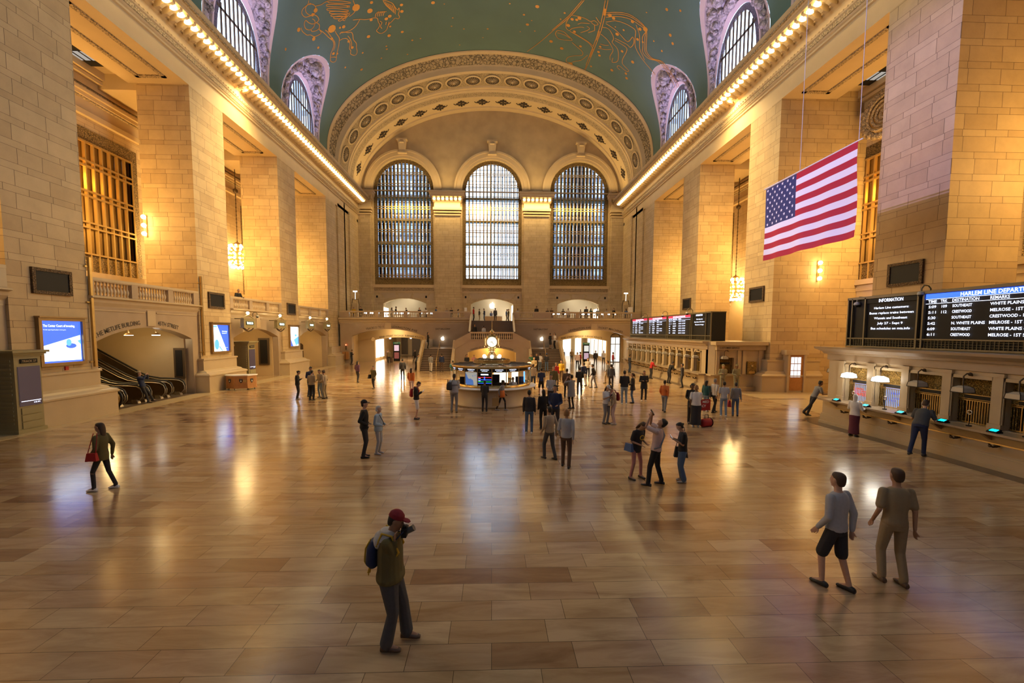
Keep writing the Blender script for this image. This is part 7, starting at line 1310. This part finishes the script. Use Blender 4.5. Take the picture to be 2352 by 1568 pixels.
P = person('boy in black hoodie and white shorts looking at his phone', -3.33, 19.18, 85, 'phone', 1.68, top='black', bot='white', skin='l', hair='b', bt='shorts', nod=35, hood='down', shoes='dark', jacket=True); phone(P, 1, 'phone held by the boy in white shorts', True); backpack(P, 'red', 'red backpack on the boy in white shorts', .85)
P = person('man in light striped jacket seen from behind at the booth counter', -1.82, 20.85, 8, 'lean', 1.84, top='lgrey', bot='grey', skin='d', hair='k', jacket=True, girth=1.15, nod=20, shoes='tan', hands=((-.15, .35, 1.05), (.15, .35, 1.08)))
mb = MB(); k_ = P['k']; loft(mb, [(P['chest']*k_+V3(0, 0, -.075), .212, .152, V3(1, 0, 0), V3(0, 1, 0)), (P['chest']*k_+V3(0, 0, .02), .214, .154, V3(1, 0, 0), V3(0, 1, 0))], 20); mb.build('grey_stripe', cm(COLS['grey']), P['t']); backpack(P, 'dark', 'black backpack hanging off the left shoulder at the booth', .9).location.x -= .17
person('dark figure in black jacket facing the booth', -0.35, 20.94, 10, 'phone', 1.52, top='dark', bot='dark', skin='d', jacket=True, nod=15)
P = person('woman in grey hoodie and red skirt striding past the booth', 0.48, 21.29, 110, 'walk', 1.52, top='grey', bot='black', skin='d', hair='k', hs='curly', bt='tight', shoes='lgrey', stride=.45, lean=6, coat=.0)
mb = MB(); loft(mb, [(V3(0, 0, 1.0), .17, .13, V3(1, 0, 0), V3(0, 1, 0)), (V3(0, 0, .8), .2, .16, V3(1, 0, 0), V3(0, 1, 0)), (V3(0, 0, .66), .19, .15, V3(1, 0, 0), V3(0, 1, 0))]); mb.build('red_jacket_tied', cm(COLS['orange']), P['t'])
t = thing('paper_bag', 'brown paper shopping bag carried past the booth', 'bag', tuple(P['W'](V3(.34, -.25, .52)))); mb = MB(); mb.box(-.16, .16, -.07, .07, -.2, .2); mb.build('bag_body', cm((.38, .24, .09), .8, 'paper'), t); mb = MB(); mb.tube([(-.07, 0, .2), (-.05, 0, .3), (.05, 0, .3), (.07, 0, .2)], .006, 4); mb.build('handle', cm((.38, .24, .09), .8, 'paper'), t)
# trio at right
P = person('man in pale pink polo raising both hands to take a photograph', 4.13, 10.63, 305, 'photohi', 1.76, top='lpink', bot='black', skin='t', hair='k', sl='short', headback=34, lean=-6, shoes='black', feet=((-.18, .16, 0), (.16, -.08, 0)), girth=1.05)
mb = MB(); k_ = P['k']; mb.tube([P['sh']*k_+V3(.13, -.03, .04), P['chest']*k_+V3(.06, -.145, 0), P['hip']*k_+V3(-.13, -.13, .1), P['hip']*k_+V3(-.2, .0, .06)], .02, 6); mb.build('sling_strap', cm(COLS['grey'], .7, 'bag'), P['t']); phone(P, 1, 'phone held high by the man in the pink polo')
P = person('woman in dark tee with yellow oval print and pink leggings, looking down', 3.80, 11.15, 150, 'hip', 1.6, top='dark', bot='pink', skin='t', hair='b', hs='long', sl='short', bt='tight', nod=40, lean=10, shoes='black', coat=.1, feet=((-.2, .05, 0), (.16, .0, 0)))
mb = MB(); k_ = P['k']; c = P['chest']*k_+V3(0.02, .148, -.03); mb.tube([c+V3(.075*cos(2*pi*i/16), .0, .055*sin(2*pi*i/16)) for i in range(16)], .012, 5, closed=True); mb.build('yellow_oval_print', cm(COLS['yellow'], .7, 'print'), P['t']); handbag(P, 1, 'blue', 'shiny blue bag on the hip of the woman in pink leggings', .98, .9, False)
P = person('woman in black tee and blue jeans reading her phone', 4.93, 10.9, 285, 'phone', 1.56, top='black', bot='jeans', skin='t', hair='k', hs='bun', sl='short', bt='wide', nod=30, shoes='offw', girth=1.05); phone(P, 0, 'phone held by the woman in jeans', True); handbag(P, 1, 'dark', 'black tote bag on the shoulder of the woman in jeans', .82, 1.25)
# pair reading one phone
P = person('woman in cream cap and white tee with waist bag, tapping a phone', 4.83, 18.05, 150, 'phone', 1.66, top='white', bot='grey', skin='t', hair='b', hs='long', sl='short', hat='cap', hatc='offw', nod=28, girth=1.18, shoes='black'); phone(P, 1, 'lit phone held by the woman in the cream cap', True); handbag(P, 0, 'beige', 'beige waist bag of the woman in the cream cap', .95, .8, False).location = P['W'](V3(0, .2, .95))
P = person('woman in beige sweater and trousers bending over a shared phone', 5.12, 17.95, 275, 'phone1', 1.66, top='beige', bot='lpink', skin='t', hair='b', hs='short', nod=25, lean=8, shoes='offw'); backpack(P, 'dred', 'dark red backpack on the woman in beige', .8)
# group with the red sign
P = person('person in white tee and long dark skirt standing with a red bag at the feet', 8.36, 17.39, 15, 'phone1', 1.72, top='white', bot='dark', skin='d', hair='o', hs='bob', sl='short', bt='skirt', girth=1.15, shoes='white', nod=15)
P2 = person('person in black standing behind the white tee wearer', 8.45, 17.95, 200, 'hip', 1.74, top='black', bot='dark', skin='d', hair='k', hs='curly', nod=20, shoes='dark')
t = thing('protest_sign', 'red placard with white lettering held beside the white tee wearer', 'sign', tuple(P['W'](V3(.42, .18, .93))), radians(8)); mb = MB(); mb.box(-.26, .2, -.01, .01, -.24, .22); mb.build('card', cm(COLS['red'], .6, 'card'), t); mb = MB(); text(mb, 'MED', (-.02, -.014, .07), X_, Z_, .10, 'c', 0, .3, .02); text(mb, 'CY', (-.1, -.014, -.1), X_, Z_, .10, 'c', 0, .2, .02); mb.build('lettering', mWh, t)
t = thing('duffel_bag', 'red and black duffel bag on the floor by the white tee wearer', 'bag', (8.85, 17.45, 0), .4); mb = MB(); loft(mb, [(V3(-.26, 0, .16), .12, .15, V3(0, 1, 0), V3(0, 0, 1)), (V3(-.2, 0, .17), .15, .17, V3(0, 1, 0), V3(0, 0, 1)), (V3(.2, 0, .17), .15, .17, V3(0, 1, 0), V3(0, 0, 1)), (V3(.26, 0, .16), .12, .15, V3(0, 1, 0), V3(0, 0, 1))], 14); mb.build('bag_body', cm(COLS['red'], .6, 'bag'), t); mb = MB(); mb.tube([(-.1, 0, .33), (-.08, 0, .5), (.08, 0, .5), (.1, 0, .33)], .014, 5); mb.tube([(.2, .16*cos(a), .17+.175*sin(a)) for a in [2*pi*i/12 for i in range(12)]], .02, 5, closed=True); mb.build('black_trim', mBlk, t)
rest = [
 # label, x, y, yaw, kw
 ('woman in green patterned jacket and jeans', 10.55, 20.92, 60, dict(top='teal', bot='ljeans', hs='long', pose='stand', jacket=True, h=1.52, shoes='white')),
 ('man in cream shirt and black trousers walking', 10.79, 20.57, 75, dict(top='offw', bot='black', hair='g', pose='walk', stride=.3, h=1.66)),
 ('person in pale blue tee and jeans, seen from behind', 10.71, 19.58, 20, dict(top='lgrey', bot='ljeans', sl='short', h=1.62, shoes='white')),
 ('person in grey top and jeans at the right of the group, carrying a red bag', 11.32, 19.68, 20, dict(top='grey', bot='jeans', h=1.56, pose='bag')),
 ('man in dark padded vest and light jeans, seen from behind', 7.12, 23.03, 5, dict(top='black', bot='ljeans', h=1.82, pose='fold', shoes='white', girth=1.12, jacket=True)),
 ('woman with ponytail in charcoal coat and jeans', 7.71, 23.46, 290, dict(top='dark', bot='jeans', hs='pony', hair='b', h=1.64, pose='hip', coat=.15, jacket=True)),
 ('woman in black coat facing the viewer', 8.55, 24.06, 190, dict(top='black', bot='dark', hs='long', h=1.72, pose='fold', coat=.18, jacket=True, shoes='white')),
 ('man in black leaning over the far ticket counter', 13.5, 32.6, 75, dict(top='black', bot='dark', h=1.72, pose='lean', lean=22, nod=25)),
 ('man in dark grey raising a phone beside the far ticket counter', 13.45, 30.2, 300, dict(top='dgrey', bot='dgrey', h=1.68, pose='hold')),
 ('person in red top at the far ticket counter', 13.35, 36.0, 80, dict(top='red', bot='dark', h=1.66, pose='lean', lean=15)),
 ('dark figure at the farthest ticket windows', 13.3, 41.5, 80, dict(top='dark', bot='djeans', h=1.74, pose='hip')),
 ('soldier in tan camouflage and cap, left of the two', 15.05, 27.75, 190, dict(top='camo', bot='camo', h=1.80, pose='fold', hat='cap', hatc='camo', jacket=True, skin='t', shoes='tan')),
 ('soldier in tan camouflage and cap, right of the two', 15.95, 27.75, 175, dict(top='camo', bot='camo', h=1.80, pose='hip', hat='cap', hatc='camo', jacket=True, skin='d', shoes='tan')),
 ('man in grey shirt leaning on the ledge at the end of the near ticket office', 14.9, 19.5, 95, dict(top='grey', bot='dark', skin='d', h=1.72, pose='lean', lean=24, sl='short', feet=((-.1, -.15, 0), (.1, -.5, .06)))),
 ('woman in white headscarf and long red patterned skirt at the ticket counter', 13.62, 15.71, 70, dict(top='white', bot='skirt', bt='skirt', h=1.58, pose='lean', hood='up', coat=.06, jacket=True, hands=((-.2, .34, 1.1), (.2, .34, 1.1)))),
 ('man in dark grey shirt leaning over the near ticket counter', 13.5, 13.1, 62, dict(top='dgrey', bot='navy', skin='l', hair='b', h=1.84, pose='lean', lean=30, sl='short', feet=((-.1, -.3, 0), (.1, .12, .0)), shoes='dark', girth=1.15)),
 ('man in straw hat and dark suit leaning back on the escalator to take a picture', -18.5, 23.6, 75, dict(top='navy', bot='dark', h=1.72, pose='photo', hat='straw', lean=-14, jacket=True, skin='l', feet=((-.12, .45, 0), (.1, .3, 0)))),
 ('woman in black hoodie at the left of the huddled group', -10.99, 24.87, 75, dict(top='black', bot='dark', h=1.64, pose='phone', nod=25, hs='bun', shoes='white', jacket=True)),
 ('man in navy sweater in the huddled group', -10.75, 26.0, 120, dict(top='navy', bot='djeans', h=1.78, pose='hip', nod=25)),
 ('man in tan shirt seen from behind in the huddled group', -10.06, 24.54, 10, dict(top='tan', bot='black', h=1.68, pose='hip', nod=15, girth=1.15)),
 ('woman in olive sweater behind the tan shirt', -10.0, 25.6, 200, dict(top='khaki', bot='ljeans', h=1.64, pose='hip', nod=20, hs='bob', hair='b')),
 ('curly haired person in beige with black bag at the right of the group', -9.6, 25.2, 285, dict(top='beige', bot='khaki', h=1.62, pose='hip', nod=20, hs='curly', hair='b', shoes='dark')),
 ('woman with long hair walking in a dark green coat, alone near the left wall', -9.4, 10.65, 265, dict(top='olive', bot='dark', h=1.66, pose='walk', stride=.35, hs='long', hair='b', shoes='white', bt='tight', coat=.1)),
 ('young man in grey sweatshirt and black shorts walking away', 5.2, 6.2, 340, dict(top='lgrey', bot='dark', h=1.78, pose='walk', stride=.25, bt='shorts', hair='b', skin='l', shoes='black')),
 ('person in beige printed tee and pale trousers beside the grey sweatshirt', 6.2, 6.3, 10, dict(top='tan', bot='tan', h=1.8, pose='walk', stride=.12, sl='short', hair='b', skin='t', shoes='brown')),
 ('person in olive coat with dark shoulder bag walking', -8.02, 29.62, 200, dict(top='olive', bot='dark', h=1.52, pose='walk', stride=.3, coat=.12)),
 ('person in purple top walking towards the left arch', -10.15, 33.19, 20, dict(top='purple', bot='dark', h=1.64, pose='walk', stride=.3, hs='long')),
 ('man in black with a bag standing on the shiny floor left of the booth', -7.15, 35, 350, dict(top='dark', bot='black', h=1.68, pose='bag', stride=.25, jacket=True)),
 ('woman with long hair in orange top walking', -4.97, 26.91, 10, dict(top='orange', bot='lpink', h=1.62, pose='walk', stride=.25, hs='long', hair='b')),
 ('man in black reading beside the left passage', -16.31, 51.1, 100, dict(top='black', bot='dark', h=1.74, pose='phone', nod=25)),
 ('person in tan coat before the left passage', -12.2, 52.0, 170, dict(top='tan', bot='dark', h=1.7, pose='walk', stride=.2)),
 ('person in pink pulling a suitcase in the left passage', -13.1, 55.2, 190, dict(top='lpink', bot='brown', h=1.66, pose='bag')),
 ('dark figure crouching forward at the foot of the left stair', -7.6, 43.75, 100, dict(top='dgrey', bot='black', h=1.66, pose='lean', lean=25)),
 ('person in black walking by the left stair wall', -9.6, 54.6, 120, dict(top='dark', bot='black', h=1.66, pose='walk', stride=.35)),
 ('pale trousered walker at the foot of the left stair', -5.9, 42.2, 10, dict(top='grey', bot='offw', h=1.7, pose='walk', stride=.25)),
 ('dark blue walker at the foot of the left stair', -4.9, 42.6, 340, dict(top='navy', bot='brown', h=1.72, pose='walk', stride=.25)),
 ('man in teal shirt left of the booth', -2.97, 33.2, 350, dict(top='teal', bot='lgrey', h=1.7, pose='hip', sl='short')),
 ('person in black behind the booth at left', -2.4, 41.8, 175, dict(top='black', bot='dark', h=1.7, pose='hip', hs='curly')),
 ('woman in pink raising an arm behind the booth', -1.7, 41.6, 180, dict(top='pink', bot='dark', h=1.66, pose='photo', hs='bun')),
 ('person in black with arms up on the left stair platform', -6.85, 46.9, 80, dict(z=2.07, top='black', bot='black', h=1.72, pose='fold', coat=.2, hs='long')),
 ('person in black tee and shorts on the right stair platform', 6.25, 46.6, 60, dict(z=2.07, top='black', bot='dark', h=1.68, pose='hip', bt='shorts')),
 ('woman in white top and black trousers on the right stair platform', 6.72, 46.5, 250, dict(z=2.07, top='white', bot='black', h=1.70, pose='hip', hs='long', sl='short')),
 ('person in black climbing at the left of the upper stair flight', -1.9, 48.5, 10, dict(z=2.96, top='black', bot='black', skin='t', hair='o', h=1.7, pose='stand')),
 ('person in pale grey on the upper stair landing', -.9, 48.0, 10, dict(z=2.96, top='lgrey', bot='grey', h=1.55, pose='stand')),
 ('man in navy tee and shorts with a shoulder bag, back turned, right of the booth', 3.03, 26.48, 350, dict(top='navy', bot='black', h=1.66, pose='stand', bt='shorts', sl='short', stride=.15, skin='t')),
 ('person in beige jacket by the right side of the booth', 2.8, 29.4, 20, dict(top='beige', bot='djeans', h=1.7, pose='hip', hs='bob', hair='b')),
 ('man in dark suit beyond the booth at right', 4.35, 42.2, 180, dict(top='black', bot='black', h=1.8, pose='hip', jacket=True)),
 ('person in green hooded jacket beyond the booth', 3.75, 41.5, 200, dict(top='green', bot='dark', h=1.76, pose='hip', jacket=True)),
 ('person in white tee at the right edge of the booth roof', 3.0, 34.7, 60, dict(top='white', bot='dark', h=1.74, pose='phone', sl='short', skin='d')),
 ('person with jeans and an orange pouch near the right stair', 4.75, 42.9, 350, dict(top='white', bot='ljeans', h=1.76, pose='walk', sl='short')),
 ('person in blue cap and dark jacket near the right stair', 5.4, 42.75, 5, dict(top='dark', bot='jeans', h=1.76, pose='hip', hat='cap', hatc='blue')),
 ('man in brown sweater beyond the booth', 3.55, 36.5, 180, dict(top='tan', bot='dark', h=1.76, pose='hip')),
 ('person in dark jacket and jeans in the crowd, nearest its left end', 1.42, 16.36, 10, dict(top='dark', bot='jeans', h=1.66, pose='stand', jacket=True, shoes='white')),
 ('person in black in the crowd beside the jeans wearer', 2.05, 17.1, 350, dict(top='black', bot='black', h=1.58, pose='bag', hs='long')),
 ('person in navy shirt with red scarf in the crowd', 2.4, 16.3, 200, dict(top='navy', bot='dark', h=1.86, pose='hip', hs='curly')),
 ('person in grey hoodie and brown trousers in the crowd, nearest the viewer', 2.13, 12.2, 20, dict(top='lgrey', bot='brown', h=1.68, pose='walk', stride=.2, hair='o', hs='bob')),
 ('person in beige top stooping at the front of the crowd', 1.75, 13.0, 330, dict(top='beige', bot='dgrey', h=1.62, pose='walk', stride=.3)),
 ('woman in grey striped dress and black leggings in the crowd', 4.02, 21.73, 330, dict(top='grey', bot='black', bt='tight', h=1.72, pose='photo', hs='bun', coat=.28, sl='short', girth=1.15)),
 ('person in white printed tee behind the grey dress', 3.0, 21.9, 200, dict(top='lgrey', bot='dark', h=1.72, pose='hip')),
 ('woman in white blouse and long dark hair facing the viewer', 8.0, 36, 175, dict(top='offw', bot='black', h=1.72, pose='hip', hs='long')),
 ('person in black and white jacket seen from behind in the crowd', 5.4, 26.5, 10, dict(top='black', bot='dark', h=1.72, pose='hip')),
 ('person in navy with a bag left of the white blouse', 6.6, 31, 330, dict(top='navy', bot='white', h=1.7, pose='walk', stride=.2, hs='bob')),
 ('person in black leaning right of the white blouse', 7.1, 30, 300, dict(top='black', bot='grey', h=1.66, pose='walk', stride=.3, lean=8)),
 ('person in ochre top in the crowd near the right stair', 5.4, 33.6, 200, dict(top='yellow', bot='brown', h=1.7, pose='walk', stride=.2)),
 ('person in red top in the crowd near the right stair', 4.6, 31, 150, dict(top='red', bot='dark', h=1.7, pose='walk', stride=.2, hair='b', hs='bob')),
 ('person in olive jacket in the middle of the crowd', 3.85, 26.9, 190, dict(top='olive', bot='dark', h=1.74, pose='stand', jacket=True)),
 ('person in brown coat in the middle of the crowd', 4.45, 25.6, 20, dict(top='brown', bot='black', h=1.7, pose='stand', coat=.2, jacket=True)),
 ('grey figure walking right of the crowd', 8.77, 32.6, 300, dict(top='grey', bot='tan', h=1.74, pose='walk', stride=.35)),
 ('dark figure with a pale bag right of the crowd', 8.1, 29.2, 20, dict(top='dgrey', bot='dark', h=1.7, pose='bag')),
 ('walker in rust orange top and grey trousers, alone', 8.43, 20.83, 40, dict(top='orange', bot='grey', h=1.56, pose='walk', stride=.4)),
 ('person in pink coat at the right passage entrance', 8.9, 45, 10, dict(top='lpink', bot='black', h=1.78, pose='walk', stride=.2, hair='o', hs='bob')),
 ('person in red jacket beside the right poster kiosk', 9.7, 47.5, 90, dict(top='red', bot='dark', h=1.7, pose='hip')),
 ('woman in white top walking out of the right passage', 13.2, 51, 190, dict(top='white', bot='dgrey', h=1.72, pose='walk', stride=.25, hs='long', hair='b')),
 ('dark figure before the right passage', 12.0, 50, 180, dict(top='dark', bot='dark', h=1.76, pose='walk', stride=.2)),
 ('person in dull red jacket right of the right passage', 13.2, 47, 100, dict(top='red', bot='dgrey', h=1.7, pose='hip', jacket=True)),
 ('person in blue grey in the right passage', 8.9, 54.2, 10, dict(top='blue', bot='dark', h=1.7, pose='walk', stride=.2)),
 ('person in patterned top in the right passage', 10.1, 54.8, 190, dict(top='tan', bot='dgrey', h=1.7, pose='walk', stride=.2)),
 ('clerk in white shirt seated inside the booth', 1.1, 22.6, 190, dict(top='white', bot='dark', h=1.5, pose='fold', skin='t', hs='short')),
 ('person in dark hooded coat leaning on the left gallery balustrade', -18.75, 32.9, 115, dict(z=BH, top='black', bot='dark', h=1.74, pose='lean', lean=22, hair='g', jacket=True)),
]
for lab, x, y, yaw, kw in rest:
    kw = dict(kw); P = person(lab, x, y, yaw, kw.pop('pose', 'stand'), kw.pop('h', 1.72), **kw)
    if 'alone near the left wall' in lab: handbag(P, -1, 'red', 'red shoulder bag of the woman walking near the left wall', .95, .85)
    if 'carrying a red bag' in lab: handbag(P, -1, 'red', 'red tote bag carried at the right of the group', .66, 1.3, False)
    if 'dark shoulder bag' in lab: handbag(P, 1, 'black', 'dark shoulder bag of the walker in olive', .95, 1.2)
    if 'patterned jacket' in lab: handbag(P, 1, 'dark', 'dark shoulder bag of the woman in green jacket', 1.0, 1.0)
    if 'suitcase' in lab:
        t = thing('suitcase', 'brown wheeled suitcase in the left passage', 'suitcase', (x+.45, y-.1, 0)); mb = MB(); mb.box(-.2, .2, -.12, .12, .06, .62); mb.build('shell', cm(COLS['brown'], .5, 'bag'), t); mb = MB(); mb.tube([(-.1, .1, .6), (-.1, .1, 1.0), (.1, .1, 1.0), (.1, .1, .6)], .01, 4); mb.build('handle', mBlk, t); mb = MB(); mb.cone((-.18, 0, .05), (.18, 0, .05), .045, .045, 8); mb.build('wheels', mBlk, t)
# balcony visitors
bal = [(-16.9, 54.2, 170, 'yellow', 'navy', 'yellow jacketed visitor at the far left of the balcony'), (-16.1, 54.4, 190, 'black', 'dark', 'visitor in black at the far left of the balcony'), (-12.6, 55.6, 120, 'lgrey', 'dark', 'visitor in light grey left of the left shop opening'), (-11.9, 54.7, 80, 'dark', 'dark', 'visitor in charcoal before the left shop opening'), (-10.7, 55.2, 230, 'black', 'dark', 'visitor in black before the left shop opening'),
 (-9.2, 56.0, 150, 'brown', 'dark', 'visitor in brown right of the left shop opening'), (-8.4, 55.8, 200, 'white', 'dark', 'visitor in white right of the left shop opening'), (-7.0, 55.0, 100, 'blue', 'dark', 'visitor in blue by the left pedestal of the balcony'), (-5.8, 56.4, 180, 'grey', 'dark', 'visitor in grey between the left pilaster and the stair'), (-5.2, 56.2, 200, 'black', 'dark', 'visitor in black left of the stair head'), (-4.3, 55.4, 90, 'pale', 'dark', 'visitor in pale blue leaning left of the stair head'),
 (-2.3, 54.8, 100, 'red', 'black', 'visitor in red at the left of the stair head'), (-1.65, 57.0, 90, 'dark', 'tan', 'visitor in dark top and tan shorts at the stair head'), (-1.0, 57.4, 260, 'navy', 'jeans', 'visitor in navy and jeans at the stair head'), (-.1, 63.9, 180, 'blue', 'dark', 'shop assistant in blue behind the shop counter'), (.42, 57.0, 20, 'dgrey', 'dark', 'visitor in dark grey at the middle of the stair head'), (1.9, 57.4, 100, 'blue', 'brown', 'visitor in blue at the right of the stair head'), (2.2, 58.4, 250, 'olive', 'dgrey', 'visitor in olive at the right of the stair head'),
 (3.3, 56.2, 190, 'lgrey', 'dark', 'visitor in pale shirt right of the stair head'), (5.55, 54.5, 170, 'black', 'dark', 'tall visitor in black by the right pedestal'), (7.0, 55.2, 200, 'dark', 'dark', 'visitor in charcoal behind the right pedestal'), (7.6, 55.6, 170, 'brown', 'dark', 'visitor in brown behind the right pedestal'), (9.2, 56.4, 190, 'black', 'white', 'visitor in black left of the right shop opening'), (9.9, 56.6, 170, 'white', 'dark', 'visitor in white left of the right shop opening'), (11.1, 54.6, 140, 'blue', 'dark', 'visitor in blue stooping before the right shop opening'),
 (11.75, 54.3, 185, 'dgrey', 'dark', 'tall visitor in dark grey standing straight before the right shop opening'), (12.5, 55.0, 160, 'teal', 'dark', 'visitor in teal before the right shop opening'), (13.6, 56.0, 190, 'pale', 'dark', 'visitor in pale blue before the right shop opening'), (14.6, 55.4, 200, 'lgrey', 'dark', 'visitor in light grey right of the right shop opening'), (15.3, 54.6, 240, 'black', 'dark', 'long haired visitor in black near the right end of the balcony'), (17.0, 55.0, 230, 'blue', 'dark', 'visitor in bright blue at the right end of the balcony')]
for i, (x, y, yaw, tc, bc, lab) in enumerate(bal):
    hh = (1.62, 1.7, 1.66, 1.74)[i % 4]
    if 'tall' in lab: hh = 1.86
    if 'stoop' in lab or 'leaning' in lab: hh = 1.5
    person(lab, x, y, yaw, ('fold', 'hip', 'phone', 'stand')[i % 4], hh, z=BH+.002, top=tc, bot=bc, skin='tldm'[i % 4], hs=('short', 'short', 'long', 'bob')[(i*3) % 4], nod=(5, 20, 0)[i % 3])
# ================================================================ LIGHT
def area(name, loc, size, sy, energy, col, direction, spread=pi):
    l = bpy.data.lights.new(name, 'AREA'); l.shape = 'RECTANGLE'; l.size = size; l.size_y = sy; l.energy = energy; l.color = col; l.spread = spread
    o = bpy.data.objects.new(name, l); COL.objects.link(o); o.location = loc
    o.rotation_euler = Vector(direction).to_track_quat('-Z', 'Y').to_euler(); return o
def point(name, loc, energy, col, r=.3):
    l = bpy.data.lights.new(name, 'POINT'); l.energy = energy; l.color = col; l.shadow_soft_size = r
    o = bpy.data.objects.new(name, l); COL.objects.link(o); o.location = loc; return o
def spot(name, loc, tgt, energy, col, ang, r=.2, blend=.6):
    l = bpy.data.lights.new(name, 'SPOT'); l.energy = energy; l.color = col; l.spot_size = radians(ang); l.spot_blend = blend; l.shadow_soft_size = r
    o = bpy.data.objects.new(name, l); COL.objects.link(o); o.location = loc; o.rotation_euler = (Vector(tgt)-Vector(loc)).to_track_quat('-Z', 'Y').to_euler(); return o
WARM = (1, .70, .30); WARM2 = (1, .60, .18)
for s in (-1, 1):
    # rows of bulbs under the cornice
    a = area('cornice_lights', (s*17.5, 33, 21.2), .35, 56, 3600, WARM, (s*.8, 0, -1), radians(140)); 
    # bulbs throw light up over the frieze
    area('ceiling_cove_lights', (s*17.4, 22, 22.3), .4, 60, 1400, (.85, .95, 1.0), (-s*.6, 0, 1))
    for a_, b_ in GAPS:
        point('chandelier_light', (s*22.6, (a_+b_)/2, 10.5), 1000, WARM2, .8)
    for y_ in (26, 46): point('corridor_light', (s*24.95, y_, 13), 420, WARM2, .3)
    for c in LYC[1:]:
        area('lunette_spot', (s*16.9, c, 22.4), .5, .5, 150, (.55, .50, 1), (s*.35, 0, 1), radians(110))
area('end_cornice_lights', (0, 60.4, 21.4), 30, .3, 1100, WARM, (0, .35, -1))
area('arch_cove_lights', (0, 60.2, 23.0), 34, .3, 900, WARM, (0, -.35, 1))
spot('violet_projector', (-16.6, 16, 22.6), (18.3, 18.9, 11), 26000, (.48, .38, 1), 24)
for x in (-12, 12):
    point('passage_light', (x, 58.5, 3.2), 300, (1, .82, .55), .3)
    point('shop_light', (x, EY+2, 8.6), 40, (1, .9, .7), .3)
    point('passage_light', (x, 54.6, 3.7), 110, (1, .75, .4), .3)
point('shop_light', (0, EY+2, 8.6), 38, (1, .9, .7), .3)
point('arch_light', (0, 46.8, 2.2), 130, (1, .66, .22), .2)
point('recess_light', (-21.0, 24.3, 3.5), 80, WARM, .3)
point('recess_light', (-20.6, 35.3, 3.6), 60, WARM, .3)
point('recess_light', (-20.6, 46.2, 3.6), 60, WARM, .3)
# ================================================================ WORLD
w = bpy.data.worlds.new('daylight'); bpy.context.scene.world = w; w.use_nodes = True
bg = w.node_tree.nodes['Background']; bg.inputs[0].default_value = (.60, .76, 1.0, 1); bg.inputs[1].default_value = 5.2
# buildings across the street, seen through the side windows
for s in (-1, 1):
    mb = MB(); mb.box(s*6.5, s*40, 78, 90, 0, 62)
    mt, nt, b = new_mat('far_facade'); g = N(nt, 'ShaderNodeNewGeometry'); sx = N(nt, 'ShaderNodeSeparateXYZ'); cb = N(nt, 'ShaderNodeCombineXYZ'); L(nt, g.outputs['Position'], sx.inputs[0]); L(nt, sx.outputs[0], cb.inputs[0]); L(nt, sx.outputs[2], cb.inputs[1])
    br = N(nt, 'ShaderNodeTexBrick', offset=0.0); L(nt, cb.outputs[0], br.inputs['Vector'])
    for k_, v_ in (('Scale', 1.0), ('Brick Width', 2.2), ('Row Height', 3.4), ('Mortar Size', .5)): br.inputs[k_].default_value = v_
    br.inputs['Color1'].default_value = (.5, .6, .75, 1); br.inputs['Color2'].default_value = (.35, .42, .5, 1); br.inputs['Mortar'].default_value = (.16, .17, .2, 1)
    L(nt, br.outputs[0], b.inputs['Base Color']); b.inputs['Roughness'].default_value = .5
    tag(mb.build('office_building', mt), f'grey office building outside, behind the {"left" if s<0 else "right"} arched window', 'building')
tag(MB().box(-60, 60, 66.5, 100, -.2, -.1).build('street', M('asphalt', (.06, .06, .06), .8)), 'street outside the end wall', 'street', kind='structure')
# ================================================================ CAMERA
cam = bpy.data.cameras.new('cam'); co = bpy.data.objects.new('camera', cam); COL.objects.link(co)
cam.sensor_fit = 'HORIZONTAL'; cam.sensor_width = 36; cam.lens = 36*1000/2352
cam.shift_x = (1176-1165)/2352; cam.shift_y = (833-784)/2352; cam.clip_start = .1; cam.clip_end = 400
R = Matrix(((0.99938297, -0.00156065, -0.03508921), (-0.03489086, 0.0707786, -0.99688165), (0.00403935, 0.99749083, 0.07068047)))
# columns = camera axes in world space
co.matrix_world = Matrix.Translation((0, 0, 3.86)) @ R.to_4x4()
bpy.context.scene.camera = co
sc = bpy.context.scene
sc.view_settings.view_transform = 'Standard'; sc.view_settings.look = 'None'; sc.view_settings.exposure = 0.55; sc.view_settings.gamma = 1
sc.cycles.max_bounces = 5; sc.cycles.diffuse_bounces = 3; sc.cycles.glossy_bounces = 2; sc.cycles.transmission_bounces = 2; sc.cycles.transparent_max_bounces = 8
sc.cycles.caustics_reflective = False; sc.cycles.caustics_refractive = False; sc.cycles.sample_clamp_indirect = 4
sc.cycles.use_adaptive_sampling = True; sc.cycles.adaptive_threshold = .05

bpy.data.scenes.remove(TMP)
